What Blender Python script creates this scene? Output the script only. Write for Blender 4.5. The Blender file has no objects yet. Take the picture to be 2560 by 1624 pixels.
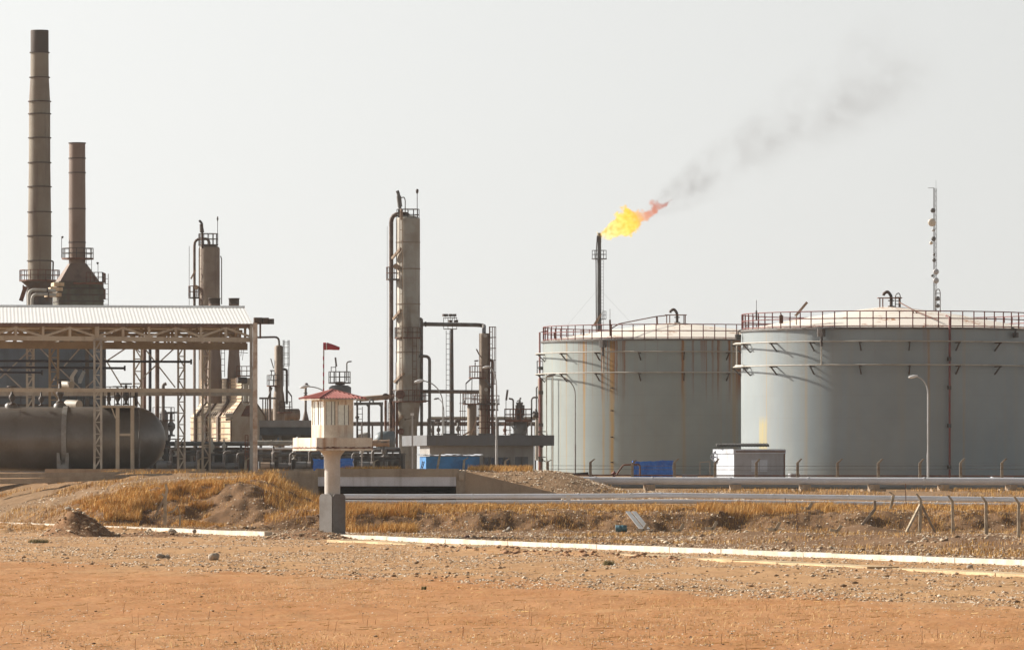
import bpy, math, random
import numpy as np
from mathutils import Vector, Matrix, noise as mnoise

scene = bpy.context.scene
COL = scene.collection
R = math.radians
random.seed(7)
RNG = np.random.default_rng(11)

# ------------------------------------------------------------------ camera
FPX, CX, HY, CZ = 15000.0, 1280.0, 1170.0, 3.6      # focal length and horizon in pixels of the photograph, eye height
cam_d = bpy.data.cameras.new('camera')
cam_d.sensor_width = 36.0
cam_d.lens = 36.0 * FPX / 2560.0
cam_d.shift_y = (HY - 812.0) / 2560.0
cam_d.clip_start = 1.0
cam_d.clip_end = 30000.0
cam = bpy.data.objects.new('camera', cam_d)
cam.location = (0, 0, CZ)
cam.rotation_euler = (R(90), 0, 0)
COL.objects.link(cam)
scene.camera = cam

# ------------------------------------------------------------------ light
SUN_EL, SUN_AZ = 29.0, 65.0          # azimuth: degrees to the left of the viewing direction
world = bpy.data.worlds.new('World')
scene.world = world
world.use_nodes = True
wn, wl = world.node_tree.nodes, world.node_tree.links
wn.clear()
w_out = wn.new('ShaderNodeOutputWorld')
w_bg = wn.new('ShaderNodeBackground')
sky = wn.new('ShaderNodeTexSky')
sky.sky_type = 'NISHITA'
sky.sun_disc = False
sky.sun_elevation = R(SUN_EL)
sky.sun_rotation = R(-SUN_AZ)
sky.air_density = 1.0
sky.dust_density = 1.0
sky.ozone_density = 1.0
w_bw = wn.new('ShaderNodeRGBToBW')
w_mx = wn.new('ShaderNodeMix'); w_mx.data_type = 'RGBA'; w_mx.inputs[0].default_value = 0.9
w_gm = wn.new('ShaderNodeGamma'); w_gm.inputs[1].default_value = 1.5
w_tint = wn.new('ShaderNodeMix'); w_tint.data_type = 'RGBA'; w_tint.blend_type = 'MULTIPLY'
w_tint.inputs[0].default_value = 1.0
w_tint.inputs[7].default_value = (0.81, 0.808, 0.812, 1)
w_tc = wn.new('ShaderNodeTexCoord')
w_sp = wn.new('ShaderNodeSeparateXYZ'); w_cb = wn.new('ShaderNodeCombineXYZ')
w_el = wn.new('ShaderNodeValToRGB')                       # dusty air: the bright horizon band is lower and more even
_els = w_el.color_ramp.elements; _els.new(0.1)
for _el, (_p, _v) in zip(_els, ((0.0, 0.046), (0.1, 0.066), (1.0, 1.0))): _el.position = _p; _el.color = (_v, _v, _v, 1)
w_nm = wn.new('ShaderNodeVectorMath'); w_nm.operation = 'NORMALIZE'
wl.new(w_tc.outputs['Generated'], w_sp.inputs[0])
wl.new(w_sp.outputs[0], w_cb.inputs[0]); wl.new(w_sp.outputs[1], w_cb.inputs[1])
wl.new(w_sp.outputs[2], w_el.inputs[0]); wl.new(w_el.outputs[0], w_cb.inputs[2])
wl.new(w_cb.outputs[0], w_nm.inputs[0]); wl.new(w_nm.outputs[0], sky.inputs[0])
wl.new(sky.outputs[0], w_bw.inputs[0])
wl.new(sky.outputs[0], w_mx.inputs[6])
wl.new(w_bw.outputs[0], w_mx.inputs[7])
wl.new(w_mx.outputs[2], w_gm.inputs[0])
wl.new(w_gm.outputs[0], w_tint.inputs[6])
wl.new(w_tint.outputs[2], w_bg.inputs[0])
w_bg.inputs[1].default_value = 0.05
wl.new(w_bg.outputs[0], w_out.inputs[0])

sun_d = bpy.data.lights.new('sun', 'SUN')
sun_d.energy = 4.6
sun_d.angle = R(0.6)
sun_d.color = (1.0, 0.93, 0.82)
sun = bpy.data.objects.new('sun', sun_d)
_e, _a = R(SUN_EL), R(SUN_AZ)
SUN_DIR = Vector((-math.sin(_a) * math.cos(_e), math.cos(_a) * math.cos(_e), math.sin(_e)))
sun.rotation_euler = SUN_DIR.to_track_quat('Z', 'Y').to_euler()
sun.location = (-200, 200, 200)
COL.objects.link(sun)

scene.view_settings.view_transform = 'Standard'
scene.view_settings.look = 'None'
scene.view_settings.exposure = 0.7
scene.view_settings.gamma = 1.0
scene.cycles.volume_step_rate = 1.0
scene.cycles.volume_max_steps = 128
scene.cycles.max_bounces = 6

# ------------------------------------------------------------------ helpers
def S(D): return FPX / D                                   # photograph pixels per metre at distance D
def X(x, D): return (x - CX) / FPX * D
def Z(y, D): return CZ + (HY - y) / FPX * D
def P(x, y, D): return Vector((X(x, D), D, Z(y, D)))

class MB:
    def __init__(self): self.v, self.f, self.s = [], [], []
    def add(self, vs, fs, smooth=False):
        o = len(self.v)
        self.v.extend([tuple(p) for p in vs])
        self.f.extend([tuple(i + o for i in f) for f in fs])
        self.s.extend([smooth] * len(fs))
        return self
    def box(self, x0, x1, y0, y1, z0, z1):
        vs = [(x0,y0,z0),(x1,y0,z0),(x1,y1,z0),(x0,y1,z0),(x0,y0,z1),(x1,y0,z1),(x1,y1,z1),(x0,y1,z1)]
        return self.add(vs, [(0,3,2,1),(4,5,6,7),(0,1,5,4),(1,2,6,5),(2,3,7,6),(3,0,4,7)])
    def obox(self, c, sx, sy, sz, rz=0.0, bev=0.0):
        ca, sa = math.cos(rz), math.sin(rz)
        hx, hy = sx / 2, sy / 2
        if bev > 0:
            b = bev
            ring = [(-hx+b,-hy),(hx-b,-hy),(hx,-hy+b),(hx,hy-b),(hx-b,hy),(-hx+b,hy),(-hx,hy-b),(-hx,-hy+b)]
        else:
            ring = [(-hx,-hy),(hx,-hy),(hx,hy),(-hx,hy)]
        n = len(ring)
        vs = []
        for z in (0, sz):
            for (x, y) in ring:
                vs.append((c[0] + x*ca - y*sa, c[1] + x*sa + y*ca, c[2] + z))
        fs = [tuple(range(n-1, -1, -1)), tuple(range(n, 2*n))]
        for i in range(n):
            j = (i + 1) % n
            fs.append((i, j, n + j, n + i))
        return self.add(vs, fs)
    def bar(self, p, q, w, h=None, up=None):
        p, q = Vector(p), Vector(q)
        h = h or w
        d = (q - p).normalized()
        u = Vector(up) if up else (Vector((0, 0, 1)) if abs(d.z) < 0.95 else Vector((0, 1, 0)))
        s = d.cross(u).normalized()
        u = s.cross(d).normalized()
        vs = []
        for c in (p, q):
            for (a, b) in ((-1,-1),(1,-1),(1,1),(-1,1)):
                vs.append(c + s*(a*w/2) + u*(b*h/2))
        return self.add(vs, [(3,2,1,0),(4,5,6,7),(0,1,5,4),(1,2,6,5),(2,3,7,6),(3,0,4,7)])
    def tube(self, pts, r, n=8, cap=True, closed=False):
        pts = [Vector(p) for p in pts]
        m = len(pts)
        rs = r if isinstance(r, (list, tuple)) else [r] * m
        prev = None
        vs = []
        for i, p in enumerate(pts):
            if closed:
                d = pts[(i+1) % m] - pts[i-1]
            else:
                d = pts[min(i+1, m-1)] - pts[max(i-1, 0)]
            d = d.normalized() if d.length > 1e-9 else Vector((0, 0, 1))
            if prev is None:
                a = Vector((0, 0, 1)) if abs(d.z) < 0.9 else Vector((0, 1, 0))
                u = d.cross(a).normalized()
            else:
                u = prev - d * prev.dot(d)
                u = u.normalized() if u.length > 1e-6 else d.orthogonal().normalized()
            prev = u
            w = d.cross(u)
            for k in range(n):
                t = 2 * math.pi * k / n
                vs.append(p + (u * math.cos(t) + w * math.sin(t)) * rs[i])
        fs = []
        for i in range(m if closed else m - 1):
            a, b = i * n, ((i + 1) % m) * n
            for k in range(n):
                l = (k + 1) % n
                fs.append((a + k, a + l, b + l, b + k))
        self.add(vs, fs, True)
        if cap and not closed:
            self.add(vs[:n], [tuple(range(n-1, -1, -1))])
            self.add(vs[-n:], [tuple(range(n))])
        return self
    def lathe(self, c, prof, n=24, smooth=True, cap=True, a0=0.0, a1=2*math.pi):
        full = abs(a1 - a0 - 2*math.pi) < 1e-6
        cnt = n if full else n + 1
        vs, fs = [], []
        for (r, z) in prof:
            for k in range(cnt):
                t = a0 + (a1 - a0) * k / n
                vs.append((c[0] + r*math.sin(t), c[1] - r*math.cos(t), c[2] + z))
        for i in range(len(prof) - 1):
            for k in range(n):
                l = (k + 1) % cnt
                fs.append((i*cnt + k, i*cnt + l, (i+1)*cnt + l, (i+1)*cnt + k))
        self.add(vs, fs, smooth)
        if cap and full:
            if prof[0][0] > 1e-6: self.add(vs[:cnt], [tuple(range(cnt-1, -1, -1))])
            if prof[-1][0] > 1e-6: self.add(vs[-cnt:], [tuple(range(cnt))])
        return self
    def ring(self, c, r0, r1, z0, z1, n=24, a0=0.0, a1=2*math.pi):
        full = abs(a1 - a0 - 2*math.pi) < 1e-6
        cnt = n if full else n + 1
        vs, fs = [], []
        for k in range(cnt):
            t = a0 + (a1 - a0) * k / n
            for (r, z) in ((r0, z0), (r1, z0), (r1, z1), (r0, z1)):
                vs.append((c[0] + r*math.sin(t), c[1] - r*math.cos(t), c[2] + z))
        for k in range(n):
            l = (k + 1) % cnt
            for j in range(4):
                jj = (j + 1) % 4
                fs.append((k*4 + j, l*4 + j, l*4 + jj, k*4 + jj))
        if not full:
            fs.append((0, 1, 2, 3)); fs.append(tuple((cnt-1)*4 + j for j in (3, 2, 1, 0)))
        return self.add(vs, fs)
    def prism(self, poly, y0, y1):                         # poly in (x, z)
        n = len(poly)
        vs = [(x, y0, z) for x, z in poly] + [(x, y1, z) for x, z in poly]
        fs = [tuple(range(n)), tuple(range(2*n-1, n-1, -1))]
        for i in range(n):
            j = (i + 1) % n
            fs.append((i, n + i, n + j, j))
        return self.add(vs, fs)
    def rot(self, c, rz):                                  # turn everything so far about a vertical axis at c
        ca, sa = math.cos(rz), math.sin(rz)
        self.v = [(c[0] + (x-c[0])*ca - (y-c[1])*sa, c[1] + (x-c[0])*sa + (y-c[1])*ca, z) for x, y, z in self.v]
        return self
    def build(self, name, mat, parent=None, loc=None):
        o = None
        off = Vector(loc) if loc is not None else (WLOC[parent.name] if parent is not None else Vector((0, 0, 0)))
        me = bpy.data.meshes.new(name)
        me.from_pydata([(x-off[0], y-off[1], z-off[2]) for x, y, z in self.v], [], self.f)
        me.polygons.foreach_set('use_smooth', self.s)
        me.validate()
        me.materials.append(mat)
        o = bpy.data.objects.new(name, me)
        COL.objects.link(o)
        if parent is not None:
            o.parent = parent
        elif loc is not None:
            o.location = off
        WLOC[o.name] = off
        return o

WLOC = {}

def tag(o, label=None, cat=None, group=None, kind=None):
    if label: o['label'] = label
    if cat: o['category'] = cat
    if group: o['group'] = group
    if kind: o['kind'] = kind
    return o

def thing(name, label, cat, loc, group=None):
    o = bpy.data.objects.new(name, None)
    o.empty_display_size = 0.3
    o.location = loc
    COL.objects.link(o)
    WLOC[o.name] = Vector(loc)
    return tag(o, label, cat, group)

def dup(root, loc, label, rz=0.0, scale=1.0):
    r = root.copy(); COL.objects.link(r)
    r.location = loc; r.rotation_euler = (0, 0, rz); r.scale = (scale,) * 3
    r['label'] = label
    for ch in list(root.children):
        c = ch.copy(); COL.objects.link(c); c.parent = r
        for g in ch.children:
            d = g.copy(); COL.objects.link(d); d.parent = c
    return r

def fillet(pts, rad, n=5):
    pts = [Vector(p) for p in pts]
    out = [pts[0]]
    for i in range(1, len(pts) - 1):
        a, b, c = pts[i-1], pts[i], pts[i+1]
        d1, d2 = (a - b), (c - b)
        r1 = min(rad, d1.length * 0.49, d2.length * 0.49)
        p, q = b + d1.normalized() * r1, b + d2.normalized() * r1
        for k in range(n + 1):
            t = k / n
            out.append(p * (1-t)**2 + b * 2*t*(1-t) + q * t*t)
    out.append(pts[-1])
    return out

def rail_ring(mb, c, rad, h, n, r=0.03, a0=0.0, a1=2*math.pi, levels=(0.5, 1.0), seg=None):
    full = abs(a1 - a0 - 2*math.pi) < 1e-6
    for k in range(n if full else n + 1):
        t = a0 + (a1 - a0) * k / n
        x, y = c[0] + rad*math.sin(t), c[1] - rad*math.cos(t)
        mb.bar((x, y, c[2]), (x, y, c[2] + h), 2*r)
    m = seg or max(n, 20)
    for l in levels:
        pts = [(c[0] + rad*math.sin(a0 + (a1-a0)*k/m), c[1] - rad*math.cos(a0 + (a1-a0)*k/m), c[2] + h*l) for k in range(m if full else m + 1)]
        mb.tube(pts, r, 5, closed=full)
    return mb

def rail_line(mb, pts, h, n, r=0.03, levels=(0.5, 1.0), closed=False):
    pts = [Vector(p) for p in pts]
    segs = list(zip(pts, pts[1:])) + ([(pts[-1], pts[0])] if closed else [])
    for p, q in segs:
        for k in range(n + 1):
            b = p.lerp(q, k / n)
            mb.bar(b, b + Vector((0, 0, h)), 2*r)
        for l in levels:
            up = Vector((0, 0, h * l))
            mb.bar(p + up, q + up, 2*r)
    return mb

def ladder(mb, x, y, z0, z1, w=0.5, r=0.03, step=0.5, cage=0.0, side=(1, 0)):
    sx, sy = side
    for k in (-0.5, 0.5):
        mb.bar((x + sx*k*w, y + sy*k*w, z0), (x + sx*k*w, y + sy*k*w, z1), 2*r)
    z = z0 + step
    while z < z1:
        mb.bar((x - sx*w/2, y - sy*w/2, z), (x + sx*w/2, y + sy*w/2, z), 1.5*r)
        z += step
    if cage:
        z = z0 + 2.2
        while z < z1 + 0.1:
            pts = [(x + (cage*math.sin(t))*sx + cage*(1-math.cos(t))*sy*0, y - cage*(math.cos(t*0.5)) * 1.0, z) for t in np.linspace(-math.pi/2, math.pi/2, 7)]
            mb.tube(pts, r*0.8, 4)
            z += 1.2
        for t in (-math.pi/2, -0.5, 0.5, math.pi/2):
            mb.bar((x + cage*math.sin(t)*sx, y - cage*math.cos(t*0.5), z0+2.2), (x + cage*math.sin(t)*sx, y - cage*math.cos(t*0.5), z1), 1.4*r)
    return mb

# ------------------------------------------------------------------ materials
def lin(r, g, b):
    f = lambda c: ((c/255 + 0.055) / 1.055) ** 2.4 if c/255 > 0.04045 else c/255/12.92
    return (f(r), f(g), f(b))

def new_mat(name):
    m = bpy.data.materials.new(name)
    m.use_nodes = True
    nt = m.node_tree
    return m, nt.nodes, nt.links, nt.nodes['Principled BSDF']

def mix(N, L, fac, a, b, mode='MIX'):
    n = N.new('ShaderNodeMix'); n.data_type = 'RGBA'; n.blend_type = mode
    if hasattr(fac, 'is_output') or not isinstance(fac, (int, float)): L.new(fac, n.inputs[0])
    else: n.inputs[0].default_value = fac
    for i, c in ((6, a), (7, b)):
        if isinstance(c, tuple): n.inputs[i].default_value = (*c[:3], 1)
        else: L.new(c, n.inputs[i])
    return n.outputs[2]

def noise_fac(N, L, vec, scale, detail=4, lo=0.35, hi=0.65, stretch=None, rough=0.6):
    if stretch:
        mp = N.new('ShaderNodeMapping'); mp.inputs['Scale'].default_value = stretch
        L.new(vec, mp.inputs[0]); vec = mp.outputs[0]
    t = N.new('ShaderNodeTexNoise'); t.inputs['Scale'].default_value = scale
    t.inputs['Detail'].default_value = detail; t.inputs['Roughness'].default_value = rough
    L.new(vec, t.inputs['Vector'])
    r = N.new('ShaderNodeMapRange'); r.interpolation_type = 'SMOOTHSTEP'
    r.inputs['From Min'].default_value = lo; r.inputs['From Max'].default_value = hi
    L.new(t.outputs[0], r.inputs[0])
    return r.outputs[0]

def math_n(N, L, op, a, b=None):
    n = N.new('ShaderNodeMath'); n.operation = op
    for i, c in enumerate((a, b)):
        if c is None: continue
        if isinstance(c, (int, float)): n.inputs[i].default_value = c
        else: L.new(c, n.inputs[i])
    return n.outputs[0]

def mat(name, base, rough=0.7, metal=0.0, var=None, vscale=0.8, vamt=1.0, streak=None, samt=0.6, sscale=2.0, bump=0.0, bscale=8.0, spec=0.5):
    m, N, L, bs = new_mat(name)
    tc = N.new('ShaderNodeTexCoord').outputs['Object']
    col = base
    if var:
        f = noise_fac(N, L, tc, vscale, 5, 0.38, 0.66)
        f = math_n(N, L, 'MULTIPLY', f, vamt)
        col = mix(N, L, f, col, var)
    if streak:
        f = noise_fac(N, L, tc, sscale, 5, 0.5, 0.72, stretch=(1, 1, 0.07))
        f = math_n(N, L, 'MULTIPLY', f, samt)
        col = mix(N, L, f, col, streak)
    f = noise_fac(N, L, tc, 14.0, 3, 0.25, 0.75)
    dark = tuple(c * 0.8 for c in base[:3]) if isinstance(col, tuple) else None
    if dark: col = mix(N, L, f, base, dark)
    else:
        col = mix(N, L, 0.18, col, mix(N, L, f, (0.9, 0.9, 0.9), (0.25, 0.25, 0.25)), 'MULTIPLY')
    L.new(col, bs.inputs['Base Color'])
    bs.inputs['Roughness'].default_value = rough
    bs.inputs['Metallic'].default_value = metal
    bs.inputs['Specular IOR Level'].default_value = spec
    if bump:
        t = N.new('ShaderNodeTexNoise'); t.inputs['Scale'].default_value = bscale; t.inputs['Detail'].default_value = 6
        L.new(tc, t.inputs['Vector'])
        b = N.new('ShaderNodeBump'); b.inputs['Strength'].default_value = bump; b.inputs['Distance'].default_value = 0.05
        L.new(t.outputs[0], b.inputs['Height']); L.new(b.outputs[0], bs.inputs['Normal'])
    return m

RUST = (0.20, 0.085, 0.035)
M = {}
M['col_grey'] = mat('column_cladding', (0.40, 0.375, 0.32), 0.62, 0.1, var=(0.30, 0.25, 0.19), vscale=0.35, streak=(0.13, 0.08, 0.05), samt=0.6, sscale=1.5)
M['col_brown'] = mat('column_weathered', (0.28, 0.225, 0.17), 0.65, 0.1, var=(0.20, 0.14, 0.10), vscale=0.4, streak=(0.10, 0.05, 0.03), samt=0.6, sscale=1.5)
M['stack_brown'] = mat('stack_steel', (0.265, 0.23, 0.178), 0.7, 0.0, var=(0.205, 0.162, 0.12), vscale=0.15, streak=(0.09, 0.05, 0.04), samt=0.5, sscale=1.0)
M['stack_rust'] = mat('stack_rust', (0.25, 0.185, 0.145), 0.7, 0.0, var=(0.20, 0.135, 0.10), vscale=0.25, streak=(0.08, 0.05, 0.04), samt=0.5, sscale=1.0)
M['stack_dark'] = mat('stack_soot', (0.085, 0.07, 0.06), 0.8, var=(0.09, 0.06, 0.05), vscale=0.6)
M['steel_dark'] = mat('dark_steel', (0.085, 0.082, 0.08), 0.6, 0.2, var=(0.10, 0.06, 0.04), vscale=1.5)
M['steel_mid'] = mat('grey_steel', (0.16, 0.155, 0.15), 0.55, 0.2, var=(0.12, 0.09, 0.07), vscale=1.2)
M['rust'] = mat('rusty_steel', (0.19, 0.085, 0.05), 0.75, var=(0.11, 0.05, 0.035), vscale=2.0)
M['red'] = mat('red_paint', (0.24, 0.055, 0.045), 0.6, var=(0.15, 0.045, 0.035), vscale=1.0)
M['pipe_brown'] = mat('brown_pipe', (0.20, 0.15, 0.12), 0.65, var=(0.10, 0.06, 0.045), vscale=0.8)
M['pipe_tan'] = mat('tan_pipe', (0.46, 0.34, 0.24), 0.6, var=(0.33, 0.22, 0.15), vscale=1.0)
M['pipe_pale'] = mat('pale_pipe', (0.48, 0.46, 0.41), 0.55, var=(0.36, 0.32, 0.26), vscale=0.6, streak=(0.28, 0.2, 0.13), samt=0.35)
M['pipe_silver'] = mat('silver_pipe', (0.72, 0.73, 0.77), 0.4, 0.0, var=(0.62, 0.59, 0.56), vscale=0.5, vamt=0.5)
M['navy'] = mat('navy_pipe', (0.02, 0.025, 0.05), 0.5, var=(0.04, 0.04, 0.05), vscale=1.0)
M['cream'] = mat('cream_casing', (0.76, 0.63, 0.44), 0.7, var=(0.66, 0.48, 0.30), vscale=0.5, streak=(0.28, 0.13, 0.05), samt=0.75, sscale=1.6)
M['cream_shade'] = mat('cream_casing_shade', (0.42, 0.36, 0.28), 0.75, var=(0.34, 0.26, 0.19), vscale=0.5, streak=(0.25, 0.13, 0.07), samt=0.5)  # darker cream: the shade on the end wall is put into its colour
M['rib_dark'] = mat('casing_rib', (0.13, 0.10, 0.075), 0.7, var=(0.20, 0.11, 0.06), vscale=1.2)
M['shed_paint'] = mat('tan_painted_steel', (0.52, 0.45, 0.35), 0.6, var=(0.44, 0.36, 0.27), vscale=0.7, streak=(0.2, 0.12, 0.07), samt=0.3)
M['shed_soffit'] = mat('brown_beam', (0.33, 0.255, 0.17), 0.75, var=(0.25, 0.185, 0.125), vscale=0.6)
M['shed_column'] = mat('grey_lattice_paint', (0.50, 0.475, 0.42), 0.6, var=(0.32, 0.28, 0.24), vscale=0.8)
M['roof_white'] = mat('white_roof_sheet', (0.86, 0.85, 0.83), 0.5, var=(0.80, 0.79, 0.76), vscale=0.3, vamt=0.4)
M['fascia'] = mat('brown_fascia', (0.22, 0.13, 0.10), 0.7, var=(0.15, 0.09, 0.07), vscale=1.0)
M['vessel'] = mat('dark_vessel_steel', (0.19, 0.178, 0.165), 0.38, 0.3, var=(0.14, 0.122, 0.105), vscale=0.4, streak=(0.20, 0.17, 0.15), samt=0.25)
M['strap'] = mat('grey_strap', (0.30, 0.30, 0.29), 0.5, 0.1, var=(0.22, 0.2, 0.18), vscale=1.0)
M['concrete'] = mat('concrete', (0.42, 0.345, 0.26), 0.9, var=(0.32, 0.255, 0.19), vscale=0.6, bump=0.4, streak=(0.16, 0.13, 0.1), samt=0.4)
M['concrete_grey'] = mat('grey_concrete', (0.72, 0.73, 0.78), 0.85, var=(0.62, 0.62, 0.65), vscale=0.7, streak=(0.25, 0.23, 0.2), samt=0.35, bump=0.2)
M['concrete_tan'] = mat('tan_concrete', (0.44, 0.335, 0.235), 0.9, var=(0.36, 0.265, 0.185), vscale=0.5, bump=0.3, streak=(0.2, 0.15, 0.1), samt=0.4)
M['post'] = mat('post_concrete', (0.56, 0.46, 0.33), 0.9, var=(0.34, 0.27, 0.19), vscale=3.0, bump=0.3)
M['post_dim'] = mat('old_post_concrete', (0.33, 0.27, 0.20), 0.9, var=(0.24, 0.18, 0.13), vscale=3.0, bump=0.3)
M['kerb'] = mat('whitewashed_kerb', (0.68, 0.62, 0.53), 0.85, var=(0.50, 0.41, 0.30), vscale=0.9, vamt=0.8, bump=0.3)
M['edge'] = mat('pale_road_edge', (0.60, 0.46, 0.27), 0.9, var=(0.45, 0.30, 0.16), vscale=0.4, bump=0.5)
M['tower_white'] = mat('tower_paint', (0.76, 0.69, 0.58), 0.75, var=(0.64, 0.55, 0.44), vscale=0.9, streak=(0.38, 0.17, 0.07), samt=0.75, sscale=2.2)
M['tower_column'] = mat('column_paint', (0.60, 0.57, 0.53), 0.75, var=(0.50, 0.46, 0.41), vscale=0.8)
M['tower_roof'] = mat('red_roof_sheet', (0.50, 0.19, 0.16), 0.5, var=(0.42, 0.13, 0.11), vscale=0.9)
M['glass_pale'] = mat('dusty_glass', (0.80, 0.83, 0.74), 0.2, var=(0.66, 0.69, 0.60), vscale=1.5)
M['glass_dark'] = mat('dark_glass', (0.03, 0.032, 0.035), 0.15)
M['base_grey'] = mat('grey_steel_panel', (0.175, 0.165, 0.155), 0.6, var=(0.13, 0.115, 0.10), vscale=1.2, streak=(0.2, 0.1, 0.06), samt=0.35)
M['fascia_grey'] = mat('grey_fascia', (0.15, 0.155, 0.165), 0.6, var=(0.125, 0.125, 0.13), vscale=0.5, streak=(0.14, 0.12, 0.1), samt=0.4)
M['wall_grey'] = mat('rendered_wall', (0.36, 0.345, 0.325), 0.85, var=(0.29, 0.27, 0.25), vscale=0.5, streak=(0.2, 0.18, 0.15), samt=0.3)
M['blue'] = mat('blue_sheet', (0.04, 0.24, 0.56), 0.5, var=(0.03, 0.15, 0.36), vscale=0.8)
M['tarp'] = mat('blue_tarpaulin', (0.03, 0.20, 0.72), 0.4, var=(0.02, 0.12, 0.52), vscale=1.5)
M['white_sheet'] = mat('white_cladding', (0.56, 0.60, 0.66), 0.55, var=(0.48, 0.50, 0.54), vscale=0.8, streak=(0.4, 0.33, 0.27), samt=0.3)
M['white_sheet_shade'] = mat('white_cladding_shade', (0.40, 0.405, 0.43), 0.6, var=(0.34, 0.34, 0.35), vscale=0.8, streak=(0.25, 0.17, 0.12), samt=0.35)  # darker copy of the white cladding, shade painted into the front wall
M['black_sheet'] = mat('black_roof_sheet', (0.02, 0.018, 0.016), 0.7, var=(0.035, 0.03, 0.025), vscale=1.5)
M['lamp_metal'] = mat('galvanised_lamp_post', (0.52, 0.52, 0.52), 0.4, 0.3, var=(0.44, 0.43, 0.42), vscale=1.0)
M['lamp_dim'] = mat('weathered_lamp_post', (0.34, 0.33, 0.31), 0.5, 0.2, var=(0.26, 0.24, 0.22), vscale=1.0)
M['lamp_head'] = mat('white_lamp_head', (0.80, 0.80, 0.79), 0.4)
M['cooler'] = mat('cooler_grey', (0.30, 0.295, 0.29), 0.65, var=(0.24, 0.225, 0.21), vscale=0.8)
M['cooler_dark'] = mat('cooler_dark_steel', (0.07, 0.085, 0.10), 0.6, var=(0.05, 0.055, 0.06), vscale=0.8)
M['tank_grey'] = mat('dark_grey_tank_paint', (0.18, 0.195, 0.21), 0.6, var=(0.145, 0.15, 0.155), vscale=0.25, streak=(0.1, 0.085, 0.075), samt=0.4)
M['drum_blue'] = mat('blue_grey_vessel', (0.20, 0.235, 0.25), 0.5, var=(0.16, 0.18, 0.19), vscale=0.6)
M['flare'] = mat('flare_steel', (0.10, 0.105, 0.11), 0.55, 0.3, var=(0.08, 0.075, 0.075), vscale=0.6)
M['mast'] = mat('mast_galvanised', (0.22, 0.22, 0.22), 0.6, var=(0.17, 0.17, 0.17), vscale=1.0)
M['dish'] = mat('dish_grey', (0.52, 0.52, 0.53), 0.5)
M['dish_cream'] = mat('dish_cream', (0.72, 0.64, 0.52), 0.5)
M['dish_dark'] = mat('dish_dark', (0.13, 0.125, 0.12), 0.6)
M['sock'] = mat('windsock_red', (0.50, 0.06, 0.08), 0.8, var=(0.40, 0.05, 0.06), vscale=2.0)
M['sock_white'] = mat('windsock_white', (0.75, 0.70, 0.68), 0.8)
M['barrel'] = mat('blue_barrel', (0.06, 0.16, 0.20), 0.45, var=(0.04, 0.11, 0.14), vscale=4.0)
M['board'] = mat('grey_sheeting', (0.30, 0.30, 0.31), 0.7, var=(0.24, 0.235, 0.23), vscale=1.5)
M['sign'] = mat('white_marker_sign', (0.82, 0.82, 0.80), 0.6)
M['rock'] = mat('pale_rock', (0.44, 0.37, 0.29), 0.9, var=(0.32, 0.25, 0.18), vscale=3.0, bump=0.6)
M['rock_grey'] = mat('grey_rock', (0.33, 0.30, 0.26), 0.9, var=(0.22, 0.19, 0.16), vscale=3.0, bump=0.6)
M['furnace_casing'] = mat('green_grey_casing', (0.14, 0.14, 0.11), 0.7, var=(0.10, 0.085, 0.06), vscale=0.8, streak=(0.12, 0.06, 0.04), samt=0.5)
M['equip'] = mat('dark_equipment', (0.10, 0.104, 0.105), 0.65, var=(0.10, 0.075, 0.055), vscale=0.9)
M['equip_grey'] = mat('grey_equipment', (0.17, 0.175, 0.175), 0.6, var=(0.12, 0.11, 0.10), vscale=0.9)

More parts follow.
